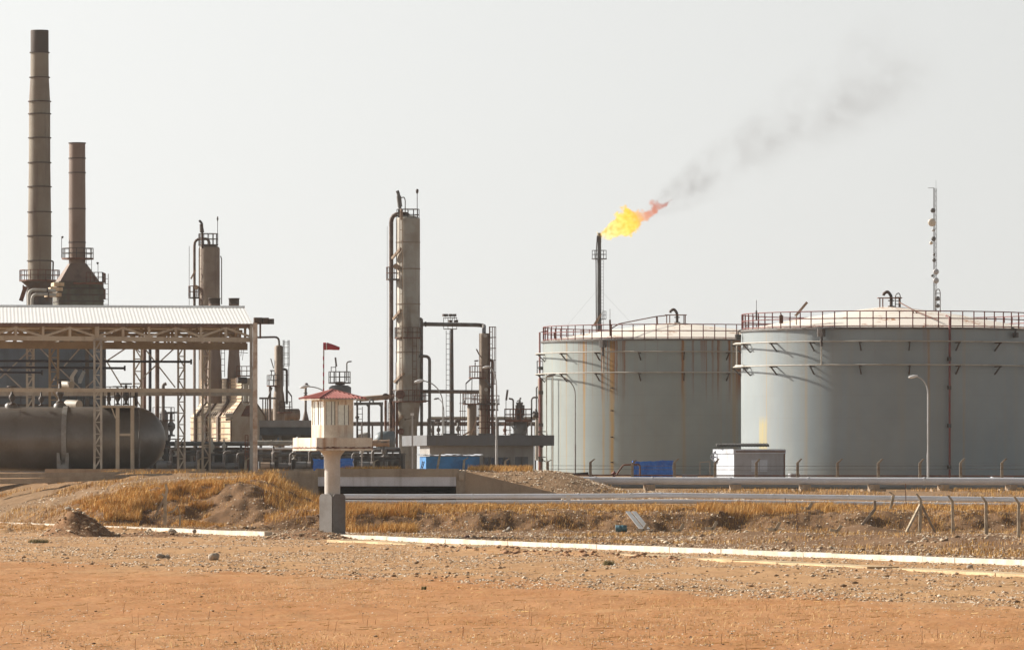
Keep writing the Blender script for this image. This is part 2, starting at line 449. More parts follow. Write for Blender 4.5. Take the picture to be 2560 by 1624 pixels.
def cyl_mat(name, base, shade, streaks, hgt, runs_amt=0.3):
    """painted tank shell: plate seams, run marks at given angles (degrees, 0 = towards -Y), strength, half width"""
    m, N, L, bs = new_mat(name)
    tc = N.new('ShaderNodeTexCoord').outputs['Object']
    sp = N.new('ShaderNodeSeparateXYZ'); L.new(tc, sp.inputs[0])
    ang = math_n(N, L, 'ARCTAN2', sp.outputs[0], math_n(N, L, 'MULTIPLY', sp.outputs[1], -1.0))
    wob = noise_fac(N, L, tc, 0.7, 3, 0.0, 1.0)
    ang = math_n(N, L, 'ADD', ang, math_n(N, L, 'MULTIPLY', math_n(N, L, 'SUBTRACT', wob, 0.5), 0.012))
    u = math_n(N, L, 'ADD', math_n(N, L, 'DIVIDE', ang, 2*math.pi), 0.5)
    h = math_n(N, L, 'DIVIDE', sp.outputs[2], hgt)
    col = mix(N, L, noise_fac(N, L, tc, 0.18, 4, 0.3, 0.7), base, shade)
    # fine vertical run-off film
    col = mix(N, L, math_n(N, L, 'MULTIPLY', noise_fac(N, L, tc, 1.6, 5, 0.45, 0.75, stretch=(1, 1, 0.04)), 0.30), col, (0.30, 0.27, 0.20))
    def ramp(stks):
        tot = None
        for (a, st, w) in stks:
            d = math_n(N, L, 'ABSOLUTE', math_n(N, L, 'SUBTRACT', u, a/360.0 + 0.5))
            v = math_n(N, L, 'SUBTRACT', 1.2, math_n(N, L, 'MULTIPLY', d, 360.0/(w*0.95)))
            v = math_n(N, L, 'MULTIPLY', math_n(N, L, 'MINIMUM', math_n(N, L, 'MAXIMUM', v, 0.0), 1.0), st)
            tot = v if tot is None else math_n(N, L, 'MAXIMUM', tot, v)
        return tot
    grain = noise_fac(N, L, tc, 3.0, 5, 0.25, 0.75, stretch=(1, 1, 0.05))
    drip = noise_fac(N, L, tc, 5.0, 3, 0.35, 0.6, stretch=(1, 1, 0.02))
    if streaks.get('rust'):
        f = ramp(streaks['rust'])
        fade = N.new('ShaderNodeMapRange'); fade.inputs['From Min'].default_value = 0.5; fade.inputs['From Max'].default_value = 1.0
        L.new(h, fade.inputs[0])
        f = math_n(N, L, 'MULTIPLY', f, math_n(N, L, 'MULTIPLY', fade.outputs[0], math_n(N, L, 'ADD', math_n(N, L, 'MULTIPLY', drip, 1.3), 0.45)))
        f = math_n(N, L, 'MINIMUM', math_n(N, L, 'MULTIPLY', f, 1.8), 0.95)
        runs = math_n(N, L, 'MULTIPLY', noise_fac(N, L, tc, 1.9, 4, 0.56, 0.70, stretch=(1, 1, 0.015)), math_n(N, L, 'POWER', fade.outputs[0], 2.0))
        f = math_n(N, L, 'MAXIMUM', f, math_n(N, L, 'MULTIPLY', runs, runs_amt))
        col = mix(N, L, f, col, (0.21, 0.075, 0.02))
    if streaks.get('yellow'):
        f = ramp(streaks['yellow'])
        f = math_n(N, L, 'MULTIPLY', f, math_n(N, L, 'ADD', math_n(N, L, 'MULTIPLY', drip, 0.7), 0.35))
        col = mix(N, L, f, col, (0.40, 0.24, 0.06))
    if streaks.get('patch'):
        (a0, a1, z0, z1, c) = streaks['patch']
        f = 1.0
        def band(val, lo, hi, soft):
            p = N.new('ShaderNodeMapRange'); p.inputs['From Min'].default_value = lo - soft; p.inputs['From Max'].default_value = lo + soft; L.new(val, p.inputs[0])
            q = N.new('ShaderNodeMapRange'); q.inputs['From Min'].default_value = hi + soft; q.inputs['From Max'].default_value = hi - soft; L.new(val, q.inputs[0])
            return math_n(N, L, 'MULTIPLY', p.outputs[0], q.outputs[0])
        f = math_n(N, L, 'MULTIPLY', band(u, a0/360+0.5, a1/360+0.5, 0.0012), band(h, z0, z1, 0.03))
        f = math_n(N, L, 'MULTIPLY', f, math_n(N, L, 'ADD', math_n(N, L, 'MULTIPLY', grain, 0.6), 0.35))
        col = mix(N, L, f, col, c)
    # weld seams between courses: thin, a little darker
    sm = math_n(N, L, 'FRACT', math_n(N, L, 'MULTIPLY', h, 7.0))
    sm = math_n(N, L, 'LESS_THAN', sm, 0.025)
    col = mix(N, L, math_n(N, L, 'MULTIPLY', sm, 0.16), col, (0.2, 0.17, 0.13))
    L.new(col, bs.inputs['Base Color'])
    bs.inputs['Roughness'].default_value = 0.55
    t = N.new('ShaderNodeTexNoise'); t.inputs['Scale'].default_value = 0.5; t.inputs['Detail'].default_value = 2
    L.new(tc, t.inputs['Vector'])
    b = N.new('ShaderNodeBump'); b.inputs['Strength'].default_value = 0.25; b.inputs['Distance'].default_value = 0.08
    L.new(t.outputs[0], b.inputs['Height']); L.new(b.outputs[0], bs.inputs['Normal'])
    return m

# ------------------------------------------------------------------ terrain
def vnoise(x, y, scale, seed):
    r = np.random.default_rng(seed)
    T = r.random((256, 256))
    u, v = np.asarray(x) / scale, np.asarray(y) / scale
    i, j = np.floor(u).astype(int), np.floor(v).astype(int)
    a, b = u - i, v - j
    a, b = a*a*(3-2*a), b*b*(3-2*b)
    i0, i1, j0, j1 = i % 256, (i+1) % 256, j % 256, (j+1) % 256
    return (T[i0, j0]*(1-a)*(1-b) + T[i1, j0]*a*(1-b) + T[i0, j1]*(1-a)*b + T[i1, j1]*a*b) - 0.5

def sstep(x, a, b):
    t = np.clip((np.asarray(x, float) - a) / (b - a), 0, 1)
    return t*t*(3-2*t)

def kerb_y(x): return 380.0 - 3.086 * (np.asarray(x, float) + 32.4)

def ground_h(x, y):
    x = np.asarray(x, float); y = np.asarray(y, float)
    wig = vnoise(x, y*0 + 3, 7.0, 21) * 3 + vnoise(x, y*0 + 9, 2.2, 22) * 2.0
    yr = y + wig * ((y > 325) & (y < 370))
    right = np.interp(yr, [0, 342, 344.4, 350, 385, 400, 425, 455, 475, 540, 700, 1000, 6000, 20000],
                         [0, 0.0, 0.95, 1.05, 1.15, 1.45, 1.9, 2.05, 2.6, 3.0, 2.7, 2.2, 2.0, 2.0])
    zc = np.interp(x, [-31.6, -29.1, -25.4, -21.7, -19.3, -16.8], [0.8, 0.95, 1.3, 1.95, 2.3, 2.6])
    wig2 = vnoise(x, y*0 + 5, 5.0, 23) * 4 + vnoise(x, y*0 + 1, 1.7, 24) * 1.6
    yl = y - np.maximum(0, kerb_y(x) + 4 - 361.5) + wig2 * ((y > 345) & (y < 380))
    t1 = np.clip((yl - 361.5) / 6.0, 0, 1)**0.85
    left = np.where(yl < 368, zc * t1, zc + (3.25 - zc) * np.clip((yl - 368) / 38.0, 0, 1))
    left = np.where(y > 440, np.interp(y, [440, 540, 700, 1000, 6000, 20000], [3.25, 3.2, 2.8, 2.2, 2.0, 2.0]), left)
    wl_ = 1 - sstep(x + vnoise(y, x*0, 3.0, 25) * 1.0, -16.2, -11.8)
    wl_ = np.where(y > 396.5, (x < -12.0).astype(float), wl_)
    # the embankment right of the bridge, its front held by the wing wall
    top = 3.35 * (1 - sstep(x, 2.2, 9.2)) + right * sstep(x, 2.2, 9.2)
    fr = np.where(x < -3.4, (y > 406).astype(float), sstep(y, 398.5, 412.5))  # behind the bridge: ground raised unseen to block light and darken the channel
    mid = right + np.maximum(top - right, 0) * fr
    h = mid * (1 - wl_) + left * wl_
    far = sstep(y, 900, 1400)
    amp = np.where(y < 335, 0.06, 0.16) * (1 - far)
    rough = sstep(y, 330, 343) * (1 - sstep(y, 380, 400))
    rc = rough * (0.30*vnoise(x, y, 0.8, 11) + 0.22*vnoise(x, y, 0.38, 12) + 0.14*vnoise(x, y, 2.2, 13))
    inplat = (y > 430)
    amp = np.where(inplat, 0.05, amp)
    near_k = 1 - 0.8*np.exp(-(((y - kerb_y(x)) + 1.5) / 4.5)**2)
    h = h + rc + near_k * amp * (vnoise(x, y, 1.1, 1) + 0.6 * vnoise(x, y, 0.45, 2)) + (1-far) * 0.10 * vnoise(x, y, 5.0, 3)
    # low spoil ridge along the near road edge, and shadowed hummocks on the flat beyond the kerb
    h = h + near_k * np.where(y < 335, 1, 0) * (0.05*vnoise(x, y, 0.7, 14) + 0.035*vnoise(x, y*0.5, 0.33, 15))
    s = y - kerb_y(x)
    spoil = np.exp(-((s + 23) / 3.5)**2) * sstep(x, -12, -6) * (1 - sstep(x, 5, 10))
    h = h + spoil * (0.10 + 0.25 * np.maximum(0, vnoise(x, y, 0.9, 4)))
    hump = np.exp(-((y - 292 + 1.8*(x-13)) / 7.0)**2) * sstep(x, 8, 12)
    h = h + hump * (0.45 + 0.25 * vnoise(x, y, 2.0, 5))
    pile = np.hypot((x + 23.1) / 2.05, (y - 318) / 4.0)
    h = h + 1.6 * np.clip(1 - pile, 0, 1)**1.1 * (1 + 0.5 * vnoise(x, y, 0.6, 6) + 0.3 * vnoise(x, y, 0.3, 16))
    foot = np.hypot((x + 10.2) / 2.6, (y - 305) / 2.5)
    h = h + 0.5 * np.clip(1 - foot, 0, 1) * (1 + 0.6 * vnoise(x, y, 0.5, 7))
    foot = np.hypot((x + 19.3) / 3.0, (y - 319) / 2.0)
    h = h + 0.28 * np.clip(1 - foot, 0, 1) * (1 + 0.9 * vnoise(x, y, 0.6, 8))
    pit = np.hypot((x - 19.6) / 2.2, (y - 334) / 3.0)
    h = h + 0.5 * np.clip(1 - pit, 0, 1) * (1 + 0.8 * vnoise(x, y, 0.9, 9))
    return h

def H(x, y): return float(ground_h(np.array([x]), np.array([y]))[0])

def axis(segs):
    out = []
    for a, b, st in segs:
        out.append(np.arange(a, b, st))
    return np.concatenate(out + [[segs[-1][1]]])
gx = axis([(-3000, -500, 500), (-500, -90, 60), (-90, -42, 2.0), (-42, 42, 0.2), (42, 90, 2.0), (90, 500, 60), (500, 3000, 500)])
gy = axis([(-60, 90, 10.0), (90, 105, 2.5), (105, 335, 0.6), (335, 376, 0.3), (376, 440, 0.6), (440, 560, 3.0), (560, 1000, 30), (1000, 6000, 500)])
GX, GY = np.meshgrid(gx, gy)
GZ = ground_h(GX.ravel(), GY.ravel())
nx, ny = len(gx), len(gy)
me = bpy.data.meshes.new('ground')
me.vertices.add(nx * ny)
me.vertices.foreach_set('co', np.stack([GX.ravel(), GY.ravel(), GZ], 1).ravel())
ii = (np.arange(ny-1)[:, None] * nx + np.arange(nx-1)[None, :]).ravel()
quads = np.stack([ii, ii+1, ii+nx+1, ii+nx], 1)
nq = len(quads)
me.loops.add(nq * 4); me.loops.foreach_set('vertex_index', quads.ravel())
me.polygons.add(nq)
me.polygons.foreach_set('loop_start', np.arange(nq) * 4)
me.polygons.foreach_set('loop_total', np.full(nq, 4))
me.polygons.foreach_set('use_smooth', np.ones(nq, bool))
me.update(); me.validate()

def soil_mat():
    m, N, L, bs = new_mat('dry_soil')
    tc = N.new('ShaderNodeTexCoord').outputs['Object']
    sp = N.new('ShaderNodeSeparateXYZ'); L.new(tc, sp.inputs[0])
    x, y = sp.outputs[0], sp.outputs[1]
    big = noise_fac(N, L, tc, 0.12, 4, 0.3, 0.7, stretch=(1.6, 0.25, 1))
    med = noise_fac(N, L, tc, 0.9, 5, 0.35, 0.65, stretch=(1.0, 0.25, 1))
    fine = noise_fac(N, L, tc, 6.0, 4, 0.35, 0.7, stretch=(1.0, 0.3, 1))
    red = mix(N, L, big, (0.405, 0.182, 0.074), (0.445, 0.228, 0.108))
    red = mix(N, L, math_n(N, L, 'MULTIPLY', med, 0.8), red, (0.355, 0.16, 0.058))
    red = mix(N, L, math_n(N, L, 'MULTIPLY', fine, 0.35), red, (0.50, 0.30, 0.14))
    tan = mix(N, L, big, (0.455, 0.262, 0.13), (0.405, 0.22, 0.102))
    tan = mix(N, L, math_n(N, L, 'MULTIPLY', fine, 0.55), tan, (0.52, 0.345, 0.18))
    tan = mix(N, L, math_n(N, L, 'MULTIPLY', med, 0.35), tan, (0.28, 0.15, 0.07))
    brown = mix(N, L, med, (0.145, 0.08, 0.042), (0.215, 0.125, 0.068))
    brown = mix(N, L, math_n(N, L, 'MULTIPLY', fine, 0.4), brown, (0.11, 0.07, 0.045))
    brown = mix(N, L, math_n(N, L, 'MULTIPLY', big, 0.4), brown, (0.30, 0.18, 0.09))
    # bands: red field, then gravelly verge, then the rough ground past the kerb
    d1 = math_n(N, L, 'ADD', y, math_n(N, L, 'MULTIPLY', x, 2.23))
    d1 = math_n(N, L, 'ADD', d1, math_n(N, L, 'MULTIPLY', math_n(N, L, 'SUBTRACT', big, 0.5), 32.0))
    d2 = math_n(N, L, 'ADD', y, math_n(N, L, 'MULTIPLY', x, 3.086))
    def up(v, a, b):
        r = N.new('ShaderNodeMapRange'); r.interpolation_type = 'SMOOTHSTEP'
        r.inputs['From Min'].default_value = a; r.inputs['From Max'].default_value = b
        L.new(v, r.inputs[0]); return r.outputs[0]
    for (a0, sl) in ((186.0, -1.2), (190.5, -1.2), (148.0, 0.9), (151.5, 0.9)):
        dt = math_n(N, L, 'ABSOLUTE', math_n(N, L, 'SUBTRACT', y, math_n(N, L, 'ADD', math_n(N, L, 'MULTIPLY', x, sl), a0)))
        tr = math_n(N, L, 'MULTIPLY', up(dt, 0.75, 0.35), math_n(N, L, 'MULTIPLY', med, 0.5))
        red = mix(N, L, tr, red, (0.50, 0.30, 0.15))
    c = mix(N, L, up(d1, 172, 202), red, tan)
    for (hx_, hy_, rx_, ry_) in ((-23.1, 318, 2.4, 4.6), (-10.2, 305, 2.9, 2.8), (-19.3, 319, 3.2, 2.4)):      # freshly dug earth
        e1 = math_n(N, L, 'POWER', math_n(N, L, 'DIVIDE', math_n(N, L, 'SUBTRACT', x, hx_), rx_), 2.0)
        e2 = math_n(N, L, 'POWER', math_n(N, L, 'DIVIDE', math_n(N, L, 'SUBTRACT', y, hy_), ry_), 2.0)
        c = mix(N, L, up(math_n(N, L, 'ADD', math_n(N, L, 'ADD', e1, e2), math_n(N, L, 'MULTIPLY', med, 0.4)), 1.25, 0.8), c, mix(N, L, fine, (0.20, 0.105, 0.052), (0.30, 0.175, 0.095)))
    rough = mix(N, L, up(y, 372, 384), brown, mix(N, L, math_n(N, L, 'MULTIPLY', fine, 0.5), (0.27, 0.17, 0.095), (0.19, 0.12, 0.068)))
    c = mix(N, L, up(d2, 279.6, 281.0), c, rough)
    L.new(c, bs.inputs['Base Color'])
    bs.inputs['Roughness'].default_value = 0.97
    bs.inputs['Specular IOR Level'].default_value = 0.1
    t = N.new('ShaderNodeTexNoise'); t.inputs['Scale'].default_value = 7.0; t.inputs['Detail'].default_value = 5
    L.new(tc, t.inputs['Vector'])
    b = N.new('ShaderNodeBump'); b.inputs['Strength'].default_value = 0.6; b.inputs['Distance'].default_value = 0.06
    L.new(t.outputs[0], b.inputs['Height']); L.new(b.outputs[0], bs.inputs['Normal'])
    return m
me.materials.append(soil_mat())
ground = bpy.data.objects.new('ground', me); COL.objects.link(ground)
tag(ground, 'dry brown soil of the field, ditch banks and refinery yard', kind='structure')

# ------------------------------------------------------------------ kerb and road edge (long concrete strips)
def strip(name, mat_, x0, x1, line, w, top, label, brk=None, step=1.0):
    mb = MB()
    d = Vector((1, line[1], 0)).normalized(); nrm = Vector((d.y, -d.x, 0))
    xs = np.arange(x0, x1, step)
    for a in xs:
        if brk and any(lo < a < hi for lo, hi in brk): continue
        if name == 'road_edge' and random.random() < .08: continue
        b = a + step * 0.992
        j = random.uniform(-0.015, 0.015); jw = random.uniform(-0.02, 0.02)
        ly = lambda q: line[0] + line[1]*q
        pa = Vector((a, ly(a), 0)) + nrm * jw; pb = Vector((b, ly(b), 0)) + nrm * jw
        v = []
        for p in (pa, pb):
            for (s_, z) in ((-w/2, -0.3), (w/2, -0.3), (w/2, top + j), (-w/2, top + j)):
                v.append((p.x + nrm.x*s_, p.y + nrm.y*s_, z))
        mb.add(v, [(0,1,2,3),(7,6,5,4),(0,4,5,1),(1,5,6,2),(2,6,7,3),(3,7,4,0)])
    o = mb.build(name, mat_)
    return tag(o, label, kind='structure')
strip('kerb', M['kerb'], -44, 40, (380 - 3.086*32.4, -3.086), 0.45, 0.21, 'whitewashed concrete kerb running across the field', brk=[(-13.3, -9.6)])
strip('road_edge', M['edge'], -8.5, 38, (262.5, -3.73), 1.2, 0.11, 'pale crumbling edge of the old road in front of the kerb', step=0.7)

# ------------------------------------------------------------------ stuff: gravel, dry grass, straw
def scatter_mesh(name, mat_, verts, faces_tri, label):
    me = bpy.data.meshes.new(name)
    nv, nf = len(verts), len(faces_tri)
    me.vertices.add(nv); me.vertices.foreach_set('co', np.asarray(verts, np.float32).ravel())
    me.loops.add(nf*3); me.loops.foreach_set('vertex_index', np.asarray(faces_tri, np.int32).ravel())
    me.polygons.add(nf)
    me.polygons.foreach_set('loop_start', np.arange(nf)*3)
    me.polygons.foreach_set('loop_total', np.full(nf, 3))
    me.update(); me.validate()
    me.materials.append(mat_)
    o = bpy.data.objects.new(name, me); COL.objects.link(o)
    return tag(o, label, kind='stuff')

def island_mat(name, cols, rough=0.9, trans=0.0):
    m, N, L, bs = new_mat(name)
    g = N.new('ShaderNodeNewGeometry')
    r = N.new('ShaderNodeValToRGB')
    els = r.color_ramp.elements
    while len(els) < len(cols): els.new(0.5)
    for i, c in enumerate(cols):
        els[i].position = i / (len(cols) - 1); els[i].color = (*c, 1)
    L.new(g.outputs['Random Per Island'], r.inputs[0])
    L.new(r.outputs[0], bs.inputs['Base Color'])
    bs.inputs['Roughness'].default_value = rough
    bs.inputs['Specular IOR Level'].default_value = 0.2
    return m

OCT = np.array([(1,0,0),(0,1,0),(-1,0,0),(0,-1,0),(0,0,1),(0,0,-0.6),(.72,.72,.35),(-.72,.72,.35),(-.72,-.72,.35),(.72,-.72,.35)], float)
OCTF = np.array([(4,6,7),(4,7,8),(4,8,9),(4,9,6),(6,0,1),(6,1,7),(7,1,2),(7,2,8),(8,2,3),(8,3,9),(9,3,0),(9,0,6),(0,5,1),(1,5,2),(2,5,3),(3,5,0)])
def stones(px, py, size):
    n = len(px)
    z = ground_h(px, py)
    ang = RNG.uniform(0, 2*np.pi, n)
    sx, sy, sz = size*RNG.uniform(.7, 1.5, n), size*RNG.uniform(.6, 1.2, n), size*RNG.uniform(.35, .8, n)
    V = OCT[None] * RNG.uniform(.75, 1.2, (n, 10, 1))
    vx, vy, vz = V[..., 0]*sx[:, None], V[..., 1]*sy[:, None], V[..., 2]*sz[:, None]
    c, s = np.cos(ang)[:, None], np.sin(ang)[:, None]
    W = np.stack([px[:, None] + vx*c - vy*s, py[:, None] + vx*s + vy*c, z[:, None] + vz + 0.25*sz[:, None]], -1)
    F = OCTF[None] + (np.arange(n) * 10)[:, None, None]
    return W.reshape(-1, 3), F.reshape(-1, 3)

def view_pts(n, y0, y1, x0=-60, x1=2620, pw=1.0):
    if x1 == 2620: n, x1 = int(n * 1.12), 2940
    if x0 == -60: n, x0 = int(n * 1.10), -340
    y = y0 + (y1 - y0) * RNG.random(n) ** pw
    x = (RNG.uniform(x0, x1, n) - CX) / FPX * y
    return x, y

gsx, gsy, gss = [], [], []
def add_st(x, y, s): gsx.append(x); gsy.append(y); gss.append(s)
x, y = view_pts(6000, 112, 340)                                    # everywhere on the field, sparse
d1 = y + 2.23*x + 14*vnoise(x, y, 6, 31)
s_ = y - kerb_y(x)
k = (d1 > 186) & (s_ < -0.6)
add_st(x[k], y[k], 0.028 + 0.075*RNG.random(k.sum())**3)
k2 = (~k) & (s_ < -0.6) & (RNG.random(len(x)) < 0.35) & (vnoise(x, y, 9, 32) > -0.05)
add_st(x[k2], y[k2], 0.018 + 0.035*RNG.random(k2.sum())**2)
x, y = view_pts(10000, 150, 330)                                   # gravel verge
d1 = y + 2.23*x; s_ = y - kerb_y(x)
k = (np.abs(d1 - 191 - 6*vnoise(x, y, 5, 33)) < 7) & (s_ < -3)
add_st(x[k], y[k], 0.03 + 0.06*RNG.random(k.sum())**3)
k = (s_ > -22) & (s_ < -0.6) & (RNG.random(len(x)) < 0.3)
add_st(x[k], y[k], 0.03 + 0.07*RNG.random(k.sum())**3)
x, y = view_pts(15000, 225, 352)                                   # rubble past the kerb and on the berm
s_ = y - kerb_y(x)
k = (s_ > 0.6) & (vnoise(x, y, 6, 34) + 0.5*vnoise(x, y, 2, 35) > 0.02)
add_st(x[k], y[k], 0.03 + 0.13*RNG.random(k.sum())**4)
x, y = view_pts(2600, 398, 432, 1150, 1900)
add_st(x, y, 0.03 + 0.08*RNG.random(len(x))**3)
t = RNG.random(420); ph = RNG.random(420)*2*np.pi                  # on the dirt heap and the tower foot
add_st(-23.1 + 2.0*np.sqrt(t)*np.cos(ph), 318 + 3.6*np.sqrt(t)*np.sin(ph), 0.03 + 0.13*RNG.random(420)**3)
t = RNG.random(260); ph = RNG.random(260)*2*np.pi
add_st(-10.2 + 2.5*np.sqrt(t)*np.cos(ph), 304 + 2.3*np.sqrt(t)*np.sin(ph), 0.03 + 0.10*RNG.random(260)**2)
add_st(-19.3 + 2.9*np.sqrt(t)*np.cos(ph), 319 + 2.0*np.sqrt(t)*np.sin(ph), 0.03 + 0.10*RNG.random(260)**3)
OC6 = np.array([(1,0,0),(0,1,0),(-1,0,0),(0,-1,0),(0,0,1),(0,0,-.5)], float)
OC6F = np.array([(0,1,4),(1,2,4),(2,3,4),(3,0,4)])
def chips(px, py, size):
    n = len(px); z = ground_h(px, py); a = RNG.uniform(0, 6.28, n)
    V = OC6[None] * RNG.uniform(.6, 1.4, (n, 6, 1)) * size[:, None, None] * np.stack([RNG.uniform(.8, 1.7, n), RNG.uniform(.7, 1.3, n), RNG.uniform(.5, 1.0, n)], 1)[:, None, :]
    c, s_ = np.cos(a)[:, None], np.sin(a)[:, None]
    W = np.stack([px[:, None] + V[..., 0]*c - V[..., 1]*s_, py[:, None] + V[..., 0]*s_ + V[..., 1]*c, z[:, None] + V[..., 2] + .2*size[:, None]], -1)
    return W.reshape(-1, 3), (OC6F[None] + (np.arange(n)*6)[:, None, None]).reshape(-1, 3)
cxs, cys, csz = [], [], []
x, y = view_pts(150000, 140, 345)
d1 = y + 2.23*x + 14*vnoise(x, y, 6, 31); s_ = y - kerb_y(x)
k = (d1 > 184) & (s_ < -0.5) & (vnoise(x, y*.4, 3, 36) + .6*vnoise(x, y*.4, .9, 37) > -0.15)
cxs.append(x[k]); cys.append(y[k]); csz.append(0.014 + 0.034*RNG.random(k.sum())**2)
k = (s_ > 0.5) & (y < 346) & (RNG.random(len(x)) < .5)
cxs.append(x[k]); cys.append(y[k]); csz.append(0.018 + 0.05*RNG.random(k.sum())**2)
x, y = view_pts(26000, 112, 215, pw=1.3)
d1 = y + 2.23*x + 14*vnoise(x, y, 6, 31)
k = (d1 < 186) & (vnoise(x, y*.3, 5, 38) + .7*vnoise(x, y*.3, 1.2, 39) > 0.0)
cxs.append(x[k]); cys.append(y[k]); csz.append(0.008 + 0.018*RNG.random(k.sum())**2)
x, y = view_pts(9000, 396, 432, 1150, 1900)
cxs.append(x); cys.append(y); csz.append(0.03 + 0.06*RNG.random(len(x))**2)
x, y = view_pts(60000, 340, 398)
k = vnoise(x, y, 2.5, 66) + .6*vnoise(x, y, .8, 67) > -.1
cxs.append(x[k]); cys.append(y[k]); csz.append(0.02 + 0.06*RNG.random(k.sum())**3)
V_, F_ = chips(np.concatenate(cxs), np.concatenate(cys), np.concatenate(csz))
scatter_mesh('stone_chips', island_mat('stone_chip', [(0.13,0.085,0.055),(0.22,0.13,0.075),(0.34,0.21,0.12),(0.46,0.32,0.20),(0.62,0.50,0.37),(0.78,0.70,0.58)]), V_, F_, 'small pale and dark stone chips on the soil')
V_, F_ = stones(np.concatenate(gsx), np.concatenate(gsy), np.concatenate(gss))
scatter_mesh('gravel', island_mat('gravel_stone', [(0.22,0.14,0.08),(0.34,0.22,0.13),(0.44,0.31,0.19),(0.54,0.42,0.29),(0.68,0.58,0.45)]), V_, F_, 'loose gravel and rubble on the dry ground')
x, y = view_pts(2600, 200, 330, 1050, 1700)                        # reddish clods along the spoil ridge
s_ = y - kerb_y(x)
k = np.abs(s_ + 23) < 5
V_, F_ = stones(x[k], y[k], 0.05 + 0.13*RNG.random(k.sum())**2)
scatter_mesh('clods', island_mat('soil_clod', [(0.22,0.115,0.065),(0.36,0.20,0.11),(0.46,0.29,0.18)]), V_, F_, 'reddish broken clods of earth beside the road edge')

def blades(px, py, hgt, wid, lean, pz=None):
    n = len(px)
    z = ground_h(px, py) if pz is None else pz
    a = RNG.uniform(0, 2*np.pi, n)
    dx, dy = np.cos(a), np.sin(a)
    la = RNG.uniform(0, 2*np.pi, n); lx, ly = np.cos(la)*lean*hgt + 0.18*hgt, np.sin(la)*lean*hgt
    b0 = np.stack([px - dx*wid, py - dy*wid, z - 0.03], 1)
    b1 = np.stack([px + dx*wid, py + dy*wid, z - 0.03], 1)
    m0 = np.stack([px + lx*.4 - dx*wid*.7, py + ly*.4 - dy*wid*.7, z + hgt*.6], 1)
    m1 = np.stack([px + lx*.4 + dx*wid*.7, py + ly*.4 + dy*wid*.7, z + hgt*.6], 1)
    t_ = np.stack([px + lx, py + ly, z + hgt], 1)
    V = np.stack([b0, b1, m0, m1, t_], 1).reshape(-1, 3)
    F = np.array([(0,1,3),(0,3,2),(2,3,4)])[None] + (np.arange(n)*5)[:, None, None]
    return V, F.reshape(-1, 3)

gpx, gpy, gh = [], [], []
def add_gr(x, y, h): gpx.append(x); gpy.append(y); gh.append(h)
def clump(x, y, a, b, c): return vnoise(x, y, a, b) + 0.6*vnoise(x, y, a*0.35, b+50) > c
x, y = view_pts(150000, 341, 379, 800, 2620)                        # berm, right
k = clump(x, y, 3.0, 41, -0.08) & ((y > 347) | ((RNG.random(len(x)) < 0.35) & clump(x, y, 1.5, 61, 0.05)))
k &= ~((y > 372) & (RNG.random(len(x)) < 0.7))
add_gr(x[k], y[k], 0.10 + 0.30*RNG.random(k.sum()) * np.clip(0.8 + 1.2*vnoise(x[k], y[k], 4, 43), .3, 1.3))
x, y = view_pts(22000, 345, 366, 1740, 2080)                        # tall tuft in the middle of the right berm
k = clump(x, y, 2.2, 44, -0.1)
add_gr(x[k], y[k], 0.22 + 0.34*RNG.random(k.sum()))
x, y = view_pts(20000, 335, 352, 810, 1040)                         # tall grass right of the tower
k = clump(x, y, 2.0, 45, -0.12)
add_gr(x[k], y[k], 0.25 + 0.42*RNG.random(k.sum()))
x, y = view_pts(90000, 355, 380, 180, 850)                         # bank, left
k = clump(x, y, 2.6, 46, 0.02) & ~((x > -18.6) & (y < 369) & (RNG.random(len(x)) < .85))
add_gr(x[k], y[k], 0.12 + 0.30*RNG.random(k.sum()))
x, y = view_pts(34000, 370, 416, -60, 720)                         # track and verge up to the shed
k = clump(x, y, 4.0, 47, 0.13)
add_gr(x[k], y[k], 0.12 + 0.25*RNG.random(k.sum()))
x, y = view_pts(14000, 345, 396, 660, 850)                          # slope under the retaining wall
k = clump(x, y, 1.6, 48, 0.05)
add_gr(x[k], y[k], 0.25 + 0.4*RNG.random(k.sum()))
x, y = view_pts(60000, 225, 345, 900, 2620)                        # rough strip past the kerb
s_ = y - kerb_y(x)
k = (s_ > 1) & clump(x, y, 5.0, 49, 0.12)
add_gr(x[k], y[k], 0.07 + 0.17*RNG.random(k.sum()))
x, y = view_pts(16000, 405, 440, 1500, 2620)                        # under the far pipeline
k = clump(x, y, 3.0, 51, 0.0)
add_gr(x[k], y[k], 0.12 + 0.25*RNG.random(k.sum()))
x, y = view_pts(5000, 412, 430, 1170, 1330)                        # on the embankment
add_gr(x, y, 0.15 + 0.35*RNG.random(len(x)))
x, y = view_pts(4000, 418, 440, 820, 1000)
add_gr(x, y, 0.15 + 0.35*RNG.random(len(x)))
x, y = view_pts(120000, 341, 382)                                  # thin short cover over all the banks
k = (clump(x, y, 1.2, 62, -0.12)) & ~((x > -18) & (x < -12.5) & (RNG.random(len(x)) < .7))
add_gr(x[k], y[k], 0.05 + 0.16*RNG.random(k.sum())**1.5)
x, y = view_pts(60000, 358, 372, 200, 560)
k = clump(x, y, 2.4, 63, 0.03)
add_gr(x[k], y[k], 0.12 + 0.3*RNG.random(k.sum()))
px_, py_, h_ = np.concatenate(gpx), np.concatenate(gpy), np.concatenate(gh)
V_, F_ = blades(px_, py_, h_, 0.007 + 0.009*RNG.random(len(px_)), 0.6*RNG.random(len(px_)))
GRASS = [(0.20,0.105,0.042),(0.38,0.19,0.052),(0.56,0.30,0.078),(0.66,0.38,0.105),(0.72,0.46,0.165),(0.48,0.235,0.065),(0.78,0.57,0.28)]
scatter_mesh('dry_grass', island_mat('dry_grass', GRASS), V_, F_, 'golden dry grass on the ditch banks')

